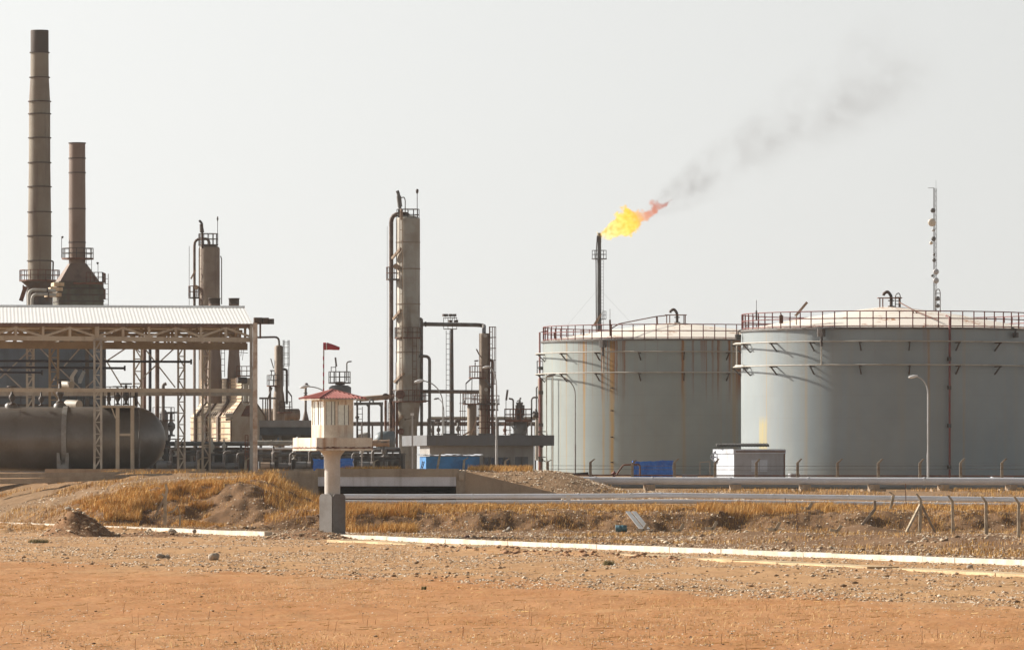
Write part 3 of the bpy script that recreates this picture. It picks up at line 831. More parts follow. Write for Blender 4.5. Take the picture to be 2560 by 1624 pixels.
x, y = view_pts(24000, 112, 190, pw=1.4)                            # stubble and straw on the red field
k = clump(x, y, 6.0, 52, 0.10)
hh = 0.02 + 0.11*RNG.random(k.sum())**2.5
V_, F_ = blades(x[k], y[k], hh, np.full(k.sum(), 0.004) + 0.004*RNG.random(k.sum()), 2.0*RNG.random(k.sum()))
x2, y2 = view_pts(1500, 112, 260)
ang = RNG.normal(0, 0.5, len(x2)); ln = 0.03 + 0.14*RNG.random(len(x2))**3
z2 = ground_h(x2, y2) + 0.035
c_, s2 = np.cos(ang)*ln, np.sin(ang)*ln
B = np.stack([np.stack([x2-c_, y2-s2, z2], 1), np.stack([x2+c_, y2+s2, z2+0.015], 1), np.stack([x2+c_, y2+s2, z2+0.03], 1), np.stack([x2-c_, y2-s2, z2+0.012], 1)], 1).reshape(-1, 3)
FB = (np.array([(0,1,2),(0,2,3)])[None] + (np.arange(len(x2))*4)[:, None, None]).reshape(-1, 3)
FB = FB + len(V_)
scatter_mesh('straw', island_mat('straw', [(0.52,0.33,0.12),(0.66,0.46,0.19),(0.76,0.60,0.32),(0.46,0.26,0.09)]), np.concatenate([V_, B]), np.concatenate([F_, FB]), 'scattered straw and stubble on the red field')
x, y = view_pts(130, 112, 150)
V_, F_ = blades(x, y, 0.15 + 0.25*RNG.random(len(x)), np.full(len(x), 0.006), 0.5*RNG.random(len(x)))
scatter_mesh('dead_stalks', island_mat('dead_stalk', [(0.30,0.14,0.07),(0.42,0.23,0.11),(0.22,0.12,0.07)]), V_, F_, 'brown dead stalks standing on the red field')
for (px, py, w, hh, n, lab) in ((95, 1358, 0.8, 0.22, 500, 'low olive green weed below the dirt heap'), (2115/1, 1400, 0.0, 0.0, 0, ''),
                              (1059*1.0, 1470, 0.12, 0.16, 60, 'tiny green weed alone on the red field'), (1520, 1413, 0.35, 0.22, 160, 'grey-brown dry weed in front of the road edge')):
    if not n: continue
    D = CZ * FPX / (py - HY)
    cx_, cy_ = X(px, D), D
    _t, _r = RNG.uniform(0, 6.28, n), np.sqrt(RNG.random(n))*w*.6; wx = cx_ + _r*np.cos(_t); wy = cy_ + _r*np.sin(_t)
    V_, F_ = blades(wx, wy, hh*(0.4 + 0.6*RNG.random(n)), np.full(n, 0.012), 0.9*RNG.random(n))
    me_c = [(0.13,0.12,0.05),(0.20,0.17,0.08),(0.28,0.22,0.11)] if n != 60 else [(0.07,0.10,0.04),(0.12,0.14,0.06)]
    o = scatter_mesh('weed', island_mat('weed_leaf', me_c), V_, F_, lab)
    del o['kind']; o['category'] = 'weed'

# ------------------------------------------------------------------ rocks
def rock(px, py, D, w, h, m, label, seed):
    rr = random.Random(seed)
    mb = MB(); n, k = 12, 7
    x0, z0 = X(px, D), Z(py, D)
    vs, fs = [], []
    ph = [rr.uniform(0, 6.28) for _ in range(6)]
    for i in range(k + 1):
        la = -math.pi/2 + math.pi * i / k
        for j in range(n):
            lo = 2*math.pi*j/n
            q = 1 + 0.12*math.sin(2*lo+ph[0]) + 0.09*math.sin(3*la+ph[1]) + 0.08*math.sin(3*lo+2*la+ph[2]) + rr.uniform(-.03, .03)
            vs.append((x0 + w/2*q*math.cos(la)*math.cos(lo), D + w/2*0.9*q*math.cos(la)*math.sin(lo), z0 + h/2*q*math.sin(la)))
    for i in range(k):
        for j in range(n):
            l = (j+1) % n
            fs.append((i*n+j, i*n+l, (i+1)*n+l, (i+1)*n+j))
    mb.add(vs, fs, True)
    o = mb.build('rock', m, loc=(x0, D, z0 - h/2))
    return tag(o, label, 'rock')
def gD(py): return CZ * FPX / (py - HY)
for (px, py, w, h, m, lab, sd, D) in (
    (535, 1392, 28, 20, 'rock', 'large pale boulder lying on the gravel verge with a shadow to its right', 1, gD(1398)),
    (400, 1390, 24, 13, 'rock', 'flat pale rock left of the large boulder on the gravel', 2, gD(1395)),
    (418, 1391, 15, 10, 'rock', 'small pale rock touching the flat one on the gravel', 3, gD(1395)),
    (430, 1329, 19, 17, 'rock', 'round pale stone sitting on the kerb-side dirt', 4, gD(1339)),
    (373, 1326, 16, 11, 'rock', 'brown angular stone left of the round pale stone', 5, gD(1337)),
    (486, 1327, 14, 9, 'rock_grey', 'dark grey stone right of the round pale stone', 6, gD(1336)),
    (171, 1271, 15, 11, 'rock', 'pale stone on top of the dirt heap', 7, 317.0),
    (1169, 1306, 17, 10, 'rock', 'oval pale stone half way up the rubble berm', 8, 342.5),
    (1262, 1329, 15, 12, 'rock', 'pale stone at the foot of the rubble berm', 9, 338.0),
    (1273, 1322, 14, 11, 'rock_grey', 'grey stone just above the one at the foot of the berm', 10, 339.0),
    (2322, 1386, 13, 9, 'rock', 'pale chunk lying on the far edge of the kerb', 11, gD(1392)),
    (2410, 1392, 9, 7, 'rock', 'smaller pale chunk right of the first on the kerb', 12, gD(1397)),
    (2425, 1416, 16, 10, 'rock', 'tan stone between kerb and road edge', 13, gD(1421)),
    (1168, 1340, 14, 6, 'rock', 'squared reddish brick piece by the kerb', 14, gD(1345))):
    rock(px, py, D, w/S(D), h/S(D), M[m] if lab.find('brick') < 0 else M['rust'], lab, sd)

# ------------------------------------------------------------------ fences
def post(mb, p, h, w, tip, lean=(0, 0)):
    """concrete fence post with a bent top; tip = sideways reach of the bent arm"""
    b = Vector(p); t = b + Vector((lean[0], lean[1], h * 0.86)); e = t + Vector((tip, 0, h * 0.14))
    vs = []
    for q, ww in ((b, w), (t, w*0.92), (e, w*0.7)):
        for (sx, sy) in ((-1,-1),(1,-1),(1,1),(-1,1)):
            vs.append((q.x + sx*ww/2, q.y + sy*ww/2, q.z))
    fs = [(3,2,1,0),(8,9,10,11)]
    for i in (0, 4):
        for k in range(4):
            l = (k+1) % 4
            fs.append((i+k, i+l, i+4+l, i+4+k))
    mb.add(vs, fs)
DF = 460.0
zf = lambda x: H(x, DF)
far = [1373, 1480, 1585, 1690, 1792, 1895, 1998, 2098, 2200, 2304, 2406, 2509]
fence = thing('post_fence', 'long wire fence of bent concrete posts between far pipeline and tanks', 'fence', (X(1900, DF), DF, 2.0))
tops = []
for i, px in enumerate(far):
    mb = MB(); x = X(px - 4, DF); z0 = zf(x) - 0.2; zt = Z(1147 + random.uniform(-2, 2), DF)
    post(mb, (x, DF, z0), zt - z0, 0.22, 0.32 + random.uniform(-.06, .06))
    if px == 2098:
        for s_ in (-1, 1): mb.bar((x, DF, Z(1190, DF)), (x + s_*1.15, DF, z0 + 0.1), 0.13)
    mb.build('post', M['post_dim'], fence)
    tops.append((x, zt))
for z_ in (Z(1163, DF), Z(1172, DF)):
    mb = MB(); mb.tube([(X(1365, DF), DF - .12, z_), (X(1900, DF), DF - .12, z_ - .05), (X(2600, DF), DF - .12, z_)], 0.014, 4)
    mb.build('wire', M['steel_mid'], fence)
mb = MB(); mb.tube([(X(1372, DF+1), DF+1, Z(1186, DF+1)), (X(1700, DF+1), DF+1, Z(1188, DF+1)), (X(3100, DF+1), DF+1, Z(1190, DF+1))], 0.06, 6)
tag(mb.build('rail_pipe', M['rust'], loc=(X(1900, DF), DF+1, Z(1188, DF+1))), 'thin rusty pipe line running low along the tank fence', 'pipe')

DL = 440.0
for i, (px, yt, yb, lean) in enumerate(((498, 1143, 1176, 0.1), (615, 1143, 1176, 0.2), (934, 1148, 1172, 0.3), (1160, 1143, 1176, 0.25), (1264, 1145, 1178, 0.15), (1095, 1128, 1165, 0.55))):
    mb = MB(); D = 425.0
    post(mb, (X(px - 3, D), D, Z(yb, D) - 0.4), Z(yt, D) - Z(yb, D) + 0.4, 0.17, 0.3, (lean*0.4, 0))
    lab = ('short bent fence post under the shed canopy', 'bent fence post beside the rusty ladder frame', 'bent fence post left of the pale lamp pole', 'bent fence post in front of the blue hut',
           'bent fence post in front of the grey control building door', 'thin leaning post in front of the blue hut')[i]
    tag(mb.build('fence_post', M['post'], loc=(X(px, D), D, Z(yb, D))), lab, 'fence post')

nf = thing('post_fence', 'near fence of pale concrete posts with bent tops at the ditch, right', 'fence', (X(2400, 322), 322, 0))
def near_post(px, ytop, ybase, dx_bend=5, tip=-11):
    D = gD(ybase); mb = MB(); s = S(D)
    x = X(px, D); z0 = H(x, D) - 0.3
    post(mb, (x, D, z0), Z(ytop, D) - z0, 0.17, tip/s, (dx_bend/s, 0))
    return mb, x, D, s
for (px, yt, yb, b) in ((2222, 1228, 1324, 12), (2299, 1233, 1331, 3), (2383, 1237, 1336, -2), (2466, 1239, 1340, -1), (2547, 1241, 1344, 0)):
    mb, x, D, s = near_post(px, yt, yb, b)
    mb.build('post', M['post'], nf)
    if px == 2299:
        for (e, w_) in ((2262, 0.13), (2343, 0.10)):
            b2 = MB(); b2.bar((x + 3/s, D, Z(1258, D)), (X(e, D), D - (0.6 if e < 2299 else -1.2), -0.05), w_)
            b2.build('brace', M['post'] if e < 2299 else M['post_dim'], nf)
D = 334.0
mb = MB(); mb.bar((X(2152, D), D, Z(1316, D)), (X(2188, D), D, Z(1271, D)), 0.15); mb.bar((X(2188, D), D, Z(1272, D)), (X(2187, D), D, Z(1250, D)), 0.13)
tag(mb.build('fence_post', M['post_dim'], loc=(X(2152, D), D, Z(1318, D))), 'dim fence post leaning far over above the dug pit', 'fence post')
for i, px in enumerate((1527, 1610, 1700, 1783, 1865, 1940, 2022, 2095)):
    if px == 1527 or px == 1865: continue
    yb = (0, 1330, 1332, 1328, 0, 1329, 1323, 1331)[i]
    D = gD(yb + 1) - 3.5; s = S(D); mb = MB(); x = X(px, D); z = H(x, D) + 0.10
    a = 1 if px != 2095 else 1
    mb.bar((x - 20/s, D, z + 0.12), (x, D, z + 0.09 if px != 2095 else z + .02), 0.17)
    mb.bar((x - 1/s, D, z + 0.06), (x + 9/s, D, z + 0.48 if px != 2095 else z + .36), 0.17)
    lab = ('', 'bent top of a buried fence post nearest the barrel and sheeting', 'second bent post top lying right of the sheeting', 'third bent post top lying in the ditch grass', '', 'fourth bent post top lying in the ditch grass',
           'fifth bent post top lying below the brown bank', 'tilted bent post top lying nearest the standing fence')[i]
    tag(mb.build('fallen_post', M['post'], loc=(x, D, z)), lab, 'fallen post', 'fence post tops lying in the ditch')
D = 352.0; s = S(D); x = X(412, D); z = H(x, D) - .1
bp = thing('fence_post', 'broken fence post with a strut standing behind the kerb, left', 'fence post', (x, D, z))
mb = MB(); mb.bar((x, D, z), (x + 1/s, D, Z(1240, D)), 0.19); mb.bar((x + 1/s, D, Z(1243, D)), (x + 6/s, D, Z(1223, D)), 0.15); mb.bar((x + 6/s, D, Z(1224, D)), (x + 2/s, D, Z(1209, D)), 0.14)
mb.bar((x + 1/s, D, Z(1241, D)), (x - 7/s, D, Z(1233, D)), 0.13); mb.build('post', M['post'], bp)
mb = MB(); mb.bar((x - 2/s, D + .1, Z(1245, D)), (x - 25/s, D + .1, Z(1290, D)), 0.12); mb.build('strut', M['post_dim'], bp)
x = X(450, D)
sp_ = MB(); sp_.bar((x, D, z), (x, D, Z(1285, D)), 0.11); sp_.bar((x - 30/s, D, Z(1281, D)), (x - 17/s, D, Z(1277, D)), 0.1); sp_.bar((x - 17/s, D, Z(1277, D)), (x - 6/s, D, Z(1263, D)), 0.1); sp_.bar((x - 6/s, D, Z(1263, D)), (x + 1/s, D, Z(1287, D)), 0.05)
tag(sp_.build('fence_post', M['post'], loc=(x, D, z)), 'low broken post with a dangling bent top right of the strut post', 'fence post')
for i, (px, yt, yb) in enumerate(((1873, 1250, 1318), (1964, 1243, 1320), (1993, 1258, 1325), (2265, 1208, 1314))):
    D = gD(yb + 4); mb = MB(); x = X(px, D)
    mb.bar((x, D, H(x, D) - .2), (X(px - 1 + (3 if i == 0 else 0), D), D, Z(yt, D)), 0.045)
    if px == 2265: mb.bar((X(2264, D), D, Z(1258, D)), (X(2241, D), D, Z(1306, D)), 0.04)
    lab = ('thin rusty rod in the tall grass, leftmost', 'thin rusty rod left of the shortest one', 'shortest thin rusty rod in the ditch', 'tall rusty rod with a prop between the fence posts')[i]
    tag(mb.build('steel_rod', M['rust'], loc=(x, D, 0)), lab, 'rod')

# ------------------------------------------------------------------ litter in the ditch
D = 333.0; s = S(D); x, z = X(1553, D), Z(1322, D)
mb = MB(); prof = [(0.0, -0.31), (0.17, -0.31), (0.185, -0.29), (0.19, -0.12), (0.20, -0.11), (0.20, -0.09), (0.19, -0.08), (0.19, 0.08), (0.20, 0.09), (0.20, 0.11), (0.19, 0.12), (0.185, 0.29), (0.17, 0.31), (0.0, 0.30)]
mb.lathe((0, 0, 0), prof, 18, cap=False)
q = [Vector((v[2], v[0]*.4 + v[1]*.9, v[0]*.9 - v[1]*.4)) for v in mb.v]
mb.v = [(x + p.x*1.02, D + p.y*1.05, H(x, D) + 0.24 + p.z*1.05) for p in q]
tag(mb.build('barrel', M['barrel'], loc=(x, D, H(x, D))), 'blue barrel lying on its side in the ditch', 'barrel')
for i, px in enumerate((1564, 1579)):
    mb = MB(); D1, D2 = 341.0, 346.0
    a, b = P(px + 35, 1323, D1 - 2.6), P(px, 1279, D2 - 4.4)
    wv = Vector((11.0/S(D1), 0, 0)); n_ = Vector((0, -.02, .05))
    mb.add([a, a + wv, b + wv, b, a + n_, a + wv + n_, b + wv + n_, b + n_], [(0,1,2,3),(7,6,5,4),(0,4,5,1),(1,5,6,2),(2,6,7,3),(3,7,4,0)])
    tag(mb.build('metal_sheet', M['board'], loc=a), ('left one of two grey sheets leaning on the ditch bank', 'right one of two grey sheets leaning on the ditch bank')[i], 'sheet')
D = 366.0; x = X(1421, D)
ms = thing('marker_sign', 'small white marker sign on a thin post by the pipes', 'sign', (x, D, H(x, D)))
mb = MB(); mb.obox((x, D - .04, Z(1250, D)), 0.26, 0.03, 0.34); mb.build('sign_plate', M['sign'], ms)
mb = MB(); mb.bar((x, D, H(x, D) - .2), (x, D, Z(1240, D)), 0.06); mb.build('post', M['sign'], ms)

# ------------------------------------------------------------------ pipelines
def pipeline(name, pts, r, m, label, n=14, flanges=(), cat='pipeline'):
    root = thing(name, label, cat, pts[0])
    mb = MB(); mb.tube(pts, r, n); mb.build('pipe', m, root)
    for t in flanges:
        i = int(t * (len(pts) - 1)); f = t * (len(pts) - 1) - i
        a, b = Vector(pts[i]), Vector(pts[min(i+1, len(pts)-1)])
        c = a.lerp(b, f); d = (b - a).normalized()
        mb = MB(); mb.tube([c - d*0.05, c + d*0.05], r*1.12, n); mb.build('joint_band', m, root)
    return root
DN = 376.0
def npts(y0s, D, xs): return [P(x, y, D) for x, y in zip(xs, y0s)]
xs = [835, 1000, 1300, 1560, 1640, 1720, 2000, 2300, 3200]
pipeline('pipeline', npts([1240, 1240.5, 1239.5, 1238.5, 1236.5, 1237.5, 1241, 1245, 1256], DN, xs), 0.155, M['pipe_silver'], 'upper silver pipe of the near pair crossing above the ditch', flanges=(0.1, .2, .32, .4, .52, .6, .72, .8, .9))
pipeline('pipeline', npts([1254, 1255, 1254.5, 1253.5, 1252.5, 1252.5, 1256, 1260, 1271], DN - 0.7, xs), 0.13, M['pipe_silver'], 'lower silver pipe of the near pair just above the dry grass', flanges=(.15, .3, .45, .56, .68, .85))
for i, px in enumerate((900, 1170, 1360, 1560, 1760, 1960, 2160, 2360, 2540)):
    mb = MB(); x = X(px, DN); mb.obox((x, DN - .3, H(x, DN) - .3), 0.3, 1.3, Z(1258, DN) - H(x, DN) + .3 - .12)
    tag(mb.build('pipe_sleeper', M['concrete'], loc=(x, DN, H(x, DN))), 'low concrete sleeper under the near pair of silver pipes', 'pipe support', 'sleepers under the near silver pipes')
DP = 430.0
pipeline('pipeline', [P(x, y, DP) for x, y in ((1395, 1199), (1450, 1200), (1600, 1201), (1900, 1201.5), (2200, 1202), (3300, 1204))], 0.27, M['pipe_silver'], 'thick silver pipeline carried on concrete piers before the tanks', flanges=(.1, .25, .42, .55, .68, .82, .95))
pipeline('pipeline', [P(x, y, DP + 8) for x, y in ((1500, 1213), (1900, 1215), (2300, 1216), (3300, 1218))], 0.2, M['drum_blue'], 'grey pipe low behind the piers of the thick pipeline')
for i, px in enumerate((1623, 1838, 2012, 2184, 2358, 2528)):
    mb = MB(); x = X(px, DP); zt = Z(1210, DP) - .02; zb = H(x, DP) - .3
    mb.obox((x, DP - .1, zb), 0.58, 0.8, zt - zb, R(25), 0.03)
    pr = thing('pipe_pier', '', 'pipe support', (x, DP, zb), 'concrete piers under the thick silver pipeline')
    pr['label'] = ('short concrete pier at the mound end of the thick pipeline', 'tall concrete pier below the white hut', 'concrete pier just right of the braced far fence post', 'concrete pier above the leaning post', 'concrete pier above the near fence', 'rightmost concrete pier of the thick pipeline')[i]
    mb.build('pier', M['concrete_tan'], pr)
    if i > 1:
        mb = MB(); mb.obox((x - .05, DP - .2, zb), 1.3, 1.5, H(x, DP) + .16 - zb, R(25)); mb.build('footing', M['concrete_tan'], pr)

# ------------------------------------------------------------------ bridge, walls
DB = 395.0
br = thing('bridge', 'low concrete bridge over the dark channel beside the guard tower', 'bridge', (X(970, DB), DB, 1.2))
mb = MB(); mb.box(X(795, DB), X(1147, DB), DB, DB + .4, Z(1191, DB), Z(1171, DB)); mb.build('parapet', M['concrete'], br)
mb = MB(); mb.box(X(795, DB), X(1140, DB), DB + .06, DB + .6, Z(1214.5, DB), Z(1191, DB)); mb.build('beam', M['concrete_grey'], br)
mb = MB(); mb.box(X(790, DB), X(1150, DB), DB + .6, DB + 11, Z(1200, DB), Z(1182, DB)); mb.build('deck', M['concrete'], br)
mb = MB(); mb.box(X(1140, DB) + .005, X(1163, DB), DB + .1, DB + 11, 0.8, Z(1176, DB)); mb.box(X(1147, DB) + .005, X(1160, DB), DB - .15, DB + .1, Z(1200, DB), Z(1180, DB)); mb.build('abutment', M['concrete'], br)
mb = MB(); mb.box(X(780, DB), X(796, DB), DB + .62, DB + 11, 0.5, Z(1200.5, DB)); mb.build('abutment', M['concrete'], br)
mb = MB(); mb.prism([(X(1163, DB) + .004, 0.8), (X(1410, DB), 0.8), (X(1400, DB), Z(1237, DB)), (X(1388, DB), Z(1231, DB)), (X(1163, DB) + .004, Z(1178, DB))], DB + .2, DB + .6)
tag(mb.build('wing_wall', M['concrete_tan'], loc=(X(1270, DB), DB, 1)), 'tan concrete wing wall sloping down right of the bridge', 'wall')
mb = MB(); mb.prism([(X(640, DB), .5), (X(795, DB) - .004, .5), (X(795, DB) - .004, Z(1170, DB)), (X(790, DB), Z(1171, DB)), (X(786, DB), Z(1178, DB)), (X(765, DB), Z(1186, DB)), (X(742, DB), Z(1190, DB)), (X(700, DB), Z(1187, DB)), (X(640, DB), Z(1182, DB))], DB + .25, DB + .8)
tag(mb.build('retaining_wall', M['concrete'], loc=(X(715, DB), DB, 1)), 'broken topped retaining wall left of the bridge', 'wall')
mb = MB(); mb.prism([(X(700, 397), .5), (X(792, 397), .5), (X(792, 397), Z(1176, 397)), (X(640, 397), Z(1177, 397)), (X(640, 397), .5)], 397.2, 397.6)
tag(mb.build('platform_wall', M['concrete'], loc=(X(715, 397), 397.2, 1)), 'pale wall edge just behind the broken retaining wall', 'wall')
DK = 411.0
def ledge(name, pts, dep, hgt, m, label, cat):
    mb = MB(); vs, fs = [], []
    for p in pts:
        for (dy, dz) in ((0, 0), (dep, 0), (dep, -hgt), (0, -hgt)): vs.append((p.x, p.y + dy, p.z + dz))
    n = len(pts)
    for i in range(n-1):
        for j in range(4):
            k = (j+1) % 4
            fs.append((i*4+j, i*4+k, i*4+4+k, i*4+4+j))
    fs += [(0,1,2,3), tuple((n-1)*4 + j for j in (3,2,1,0))]
    mb.add(vs, fs)
    return tag(mb.build(name, m, loc=pts[0]), label, cat)
ledge('platform_edge', [P(-80, 1183, DK-3), P(100, 1181.5, DK-1.6), P(300, 1178.5, DK-.8), P(650, 1175.5, DK)], 0.7, 0.32, M['concrete'], 'concrete edge of the vessel platform under the shed', 'kerb')
ledge('platform_edge', [P(-80, 1197.5, DK-12), P(60, 1195.5, DK-11), P(200, 1190, DK-9), P(350, 1184, DK-7), P(430, 1182.5, DK-6)], 0.5, 0.34, M['concrete'], 'lower concrete step left below the vessel platform', 'kerb')
ledge('vessel_plinth', [P(112, 1171.5, DK+4), P(490, 1171, DK+4)], 14.0, 1.0, M['concrete_tan'], 'flat tan concrete plinth under the big dark vessel', 'plinth')

# ------------------------------------------------------------------ guard tower
DT = 310.0; s = S(DT); tx = X(831, DT); FI = R(25)
gt = thing('guard_tower', 'pale concrete guard tower with red tiled roof on a round column', 'guard tower', (tx, DT, 0))
mb = MB(); mb.lathe((tx, DT, 0), [(0.405, -0.3), (0.405, Z(1150, DT)), (0.43, Z(1141, DT)), (0.56, Z(1132, DT)), (0.66, Z(1126.5, DT))], 32); mb.build('column', M['tower_column'], gt)
a_sl = 152/s; zb0, zt0 = Z(1126, DT), Z(1094, DT)
mb = MB(); mb.obox((tx, DT, zb0), a_sl, a_sl, Z(1119, DT) - zb0, FI); slab = mb.build('floor_slab', M['tower_white'], gt)
# parapet: four walls with a hollow inside
mb = MB(); zz = Z(1119, DT)
c_, s_ = math.cos(FI), math.sin(FI)
def L2(u, v): return (tx + u*c_ - v*s_, DT + u*s_ + v*c_)
hw = a_sl/2 - 0.012
for (u, v, du, dv) in ((0, -hw+.06, 2*hw, .12), (0, hw-.06, 2*hw, .12), (-hw+.06, 0, .12, 2*hw-.26), (hw-.06, 0, .12, 2*hw-.26)):
    cxy = L2(u, v); mb.obox((cxy[0], cxy[1], zz), du, dv, zt0 - zz, FI)
mb.build('parapet', M['tower_white'], gt)
# a rusted drip strip round the foot of the parapet
mb = MB(); hv = a_sl/2 + 0.01
for (u, v, du, dv) in ((0, -hv, 2*hv+.02, .02), (-hv, 0, .02, 2*hv-.03), (0, hv, 2*hv+.02, .02), (hv, 0, .02, 2*hv-.03)):
    n_ = 22
    for k in range(n_):
        f = (k + .5)/n_ - .5
        uu, vv = (u + f*du, v) if du > dv else (u, v + f*dv)
        cxy = L2(uu, vv); hh = random.uniform(.03, .09)
        mb.obox((cxy[0], cxy[1], zz - .02 - random.uniform(0, .03)), du/n_ if du > dv else du, dv/n_ if dv > du else dv, hh, FI)
mb.build('drip_strip', M['rust'], gt)
a_c = 80/s; zc0, zc1 = zb0 + .15, Z(995, DT); hc = a_c/2
mb = MB(); mb.obox((tx, DT, zc0), a_c, a_c, Z(1062, DT) - zc0, FI)                    # solid lower wall
zl, zh = Z(1062, DT), Z(1003, DT)
for (u, v) in ((-hc+.06, -hc+.06), (hc-.06, -hc+.06), (hc-.06, hc-.06), (-hc+.06, hc-.06)):
    cxy = L2(u, v); mb.obox((cxy[0], cxy[1], zl), .12, .12, zh - zl, FI)
for (u, v, du, dv) in ((-.12, -hc+.05, .14, .1), (-hc+.05, .0, .1, .09)):
    cxy = L2(u, v); mb.obox((cxy[0], cxy[1], zl), du, dv, zh - zl, FI)
cxy = L2(.35, -hc+.05); mb.obox((cxy[0], cxy[1], Z(1012, DT)), .72, .09, zh - Z(1012, DT), FI)
cxy = L2(.66, -hc+.045); mb.obox((cxy[0], cxy[1], zl), .16, .07, Z(1012, DT) - zl, FI)
mb.obox((tx, DT, zh), a_c, a_c, zc1 - zh, FI)
mb.build('cabin_wall', M['tower_white'], gt)
def pane(u, v, du, dv, z0, z1):
    m_ = MB(); q = L2(u, v); m_.obox((q[0], q[1], z0), du, dv, z1 - z0, FI); w_ = m_.build('window', M['glass_pale'], gt)
    f_ = MB()
    along = du > dv
    for k in (-.5, 0.12, .5):
        q2 = L2(u + (du*k if along else (-.015)), v + (dv*k if not along else (-.015))); f_.obox((q2[0], q2[1], z0 + .005), .035, .035, z1 - z0 - .01, FI)
    f_.build('frame', M['cooler'], w_)
pane(-.45, -hc+.05, .48, .03, zl, zh); pane(.26, -hc+.05, .60, .03, zl, Z(1012, DT))
pane(-hc+.05, -.40, .03, .66, zl, zh); pane(-hc+.05, .40, .03, .66, zl, zh)
pane(hc-.05, 0, .03, 1.4, zl, zh); pane(0, hc-.05, 1.4, .03, zl, zh)
# corrugated hipped roof
rh = 128/s/2; ze, za = Z(997, DT), Z(975, DT)
mb = MB()
nrib = 15
for side in range(4):
    ang = FI + side*math.pi/2
    ca, sa = math.cos(ang), math.sin(ang)
    vs, fs = [], []
    for k in range(nrib*2 + 1):
        u = -rh + 2*rh*k/(nrib*2)
        bump_ = 0.06 if k % 2 else 0.0
        top = abs(u)
        lv = []
        for (uu, vv, zz_) in ((u, -rh, ze), (u, -top if top < rh else -rh, ze + (za - ze)*(1 - top/rh))):
            lv.append((tx + uu*ca - vv*sa, DT + uu*sa + vv*ca, zz_ + bump_))
        vs += lv
    for k in range(nrib*2):
        fs.append((2*k, 2*k+2, 2*k+3, 2*k+1))
    mb.add(vs, fs)
mb.build('roof', M['tower_roof'], gt)
mb = MB()
for side in range(4):
    ang = FI + math.pi/4 + side*math.pi/2
    rr = rh*1.415
    mb.tube([(tx, DT, za + .03), (tx + rr*math.sin(ang), DT - rr*math.cos(ang), ze + .03)], .05, 6)
mb.build('hip_cap', M['tower_roof'], gt)
mb = MB(); cxy = (tx, DT); mb.obox((tx, DT, ze - .05), 2*rh - .1, 2*rh - .1, .04, FI); mb.build('soffit', M['tower_white'], gt)
# four upright panels with rounded tops round the column foot
F2 = R(47)
for side in range(4):
    ang = F2 + side*math.pi/2
    ca, sa = math.cos(ang), math.sin(ang)
    hw2, th = 0.455, 0.03
    prof = [(-hw2, -.3), (hw2, -.3), (hw2, Z(1243, DT)), (hw2 - .06, Z(1237, DT)), (hw2 - .16, Z(1234, DT)), (-hw2 + .16, Z(1234, DT)), (-hw2 + .06, Z(1237, DT)), (-hw2, Z(1243, DT))]
    mb = MB()
    n_ = len(prof); vs = []
    for off in (-0.50, -0.50 + th):
        vs += [(tx + u*ca - off*sa, DT + u*sa + off*ca, z_) for u, z_ in prof]
    fs = [tuple(range(n_)), tuple(range(2*n_-1, n_-1, -1))] + [(i, n_+i, n_+(i+1) % n_, (i+1) % n_) for i in range(n_)]
    mb.add(vs, fs); mb.build('guard_panel', M['base_grey'], gt)

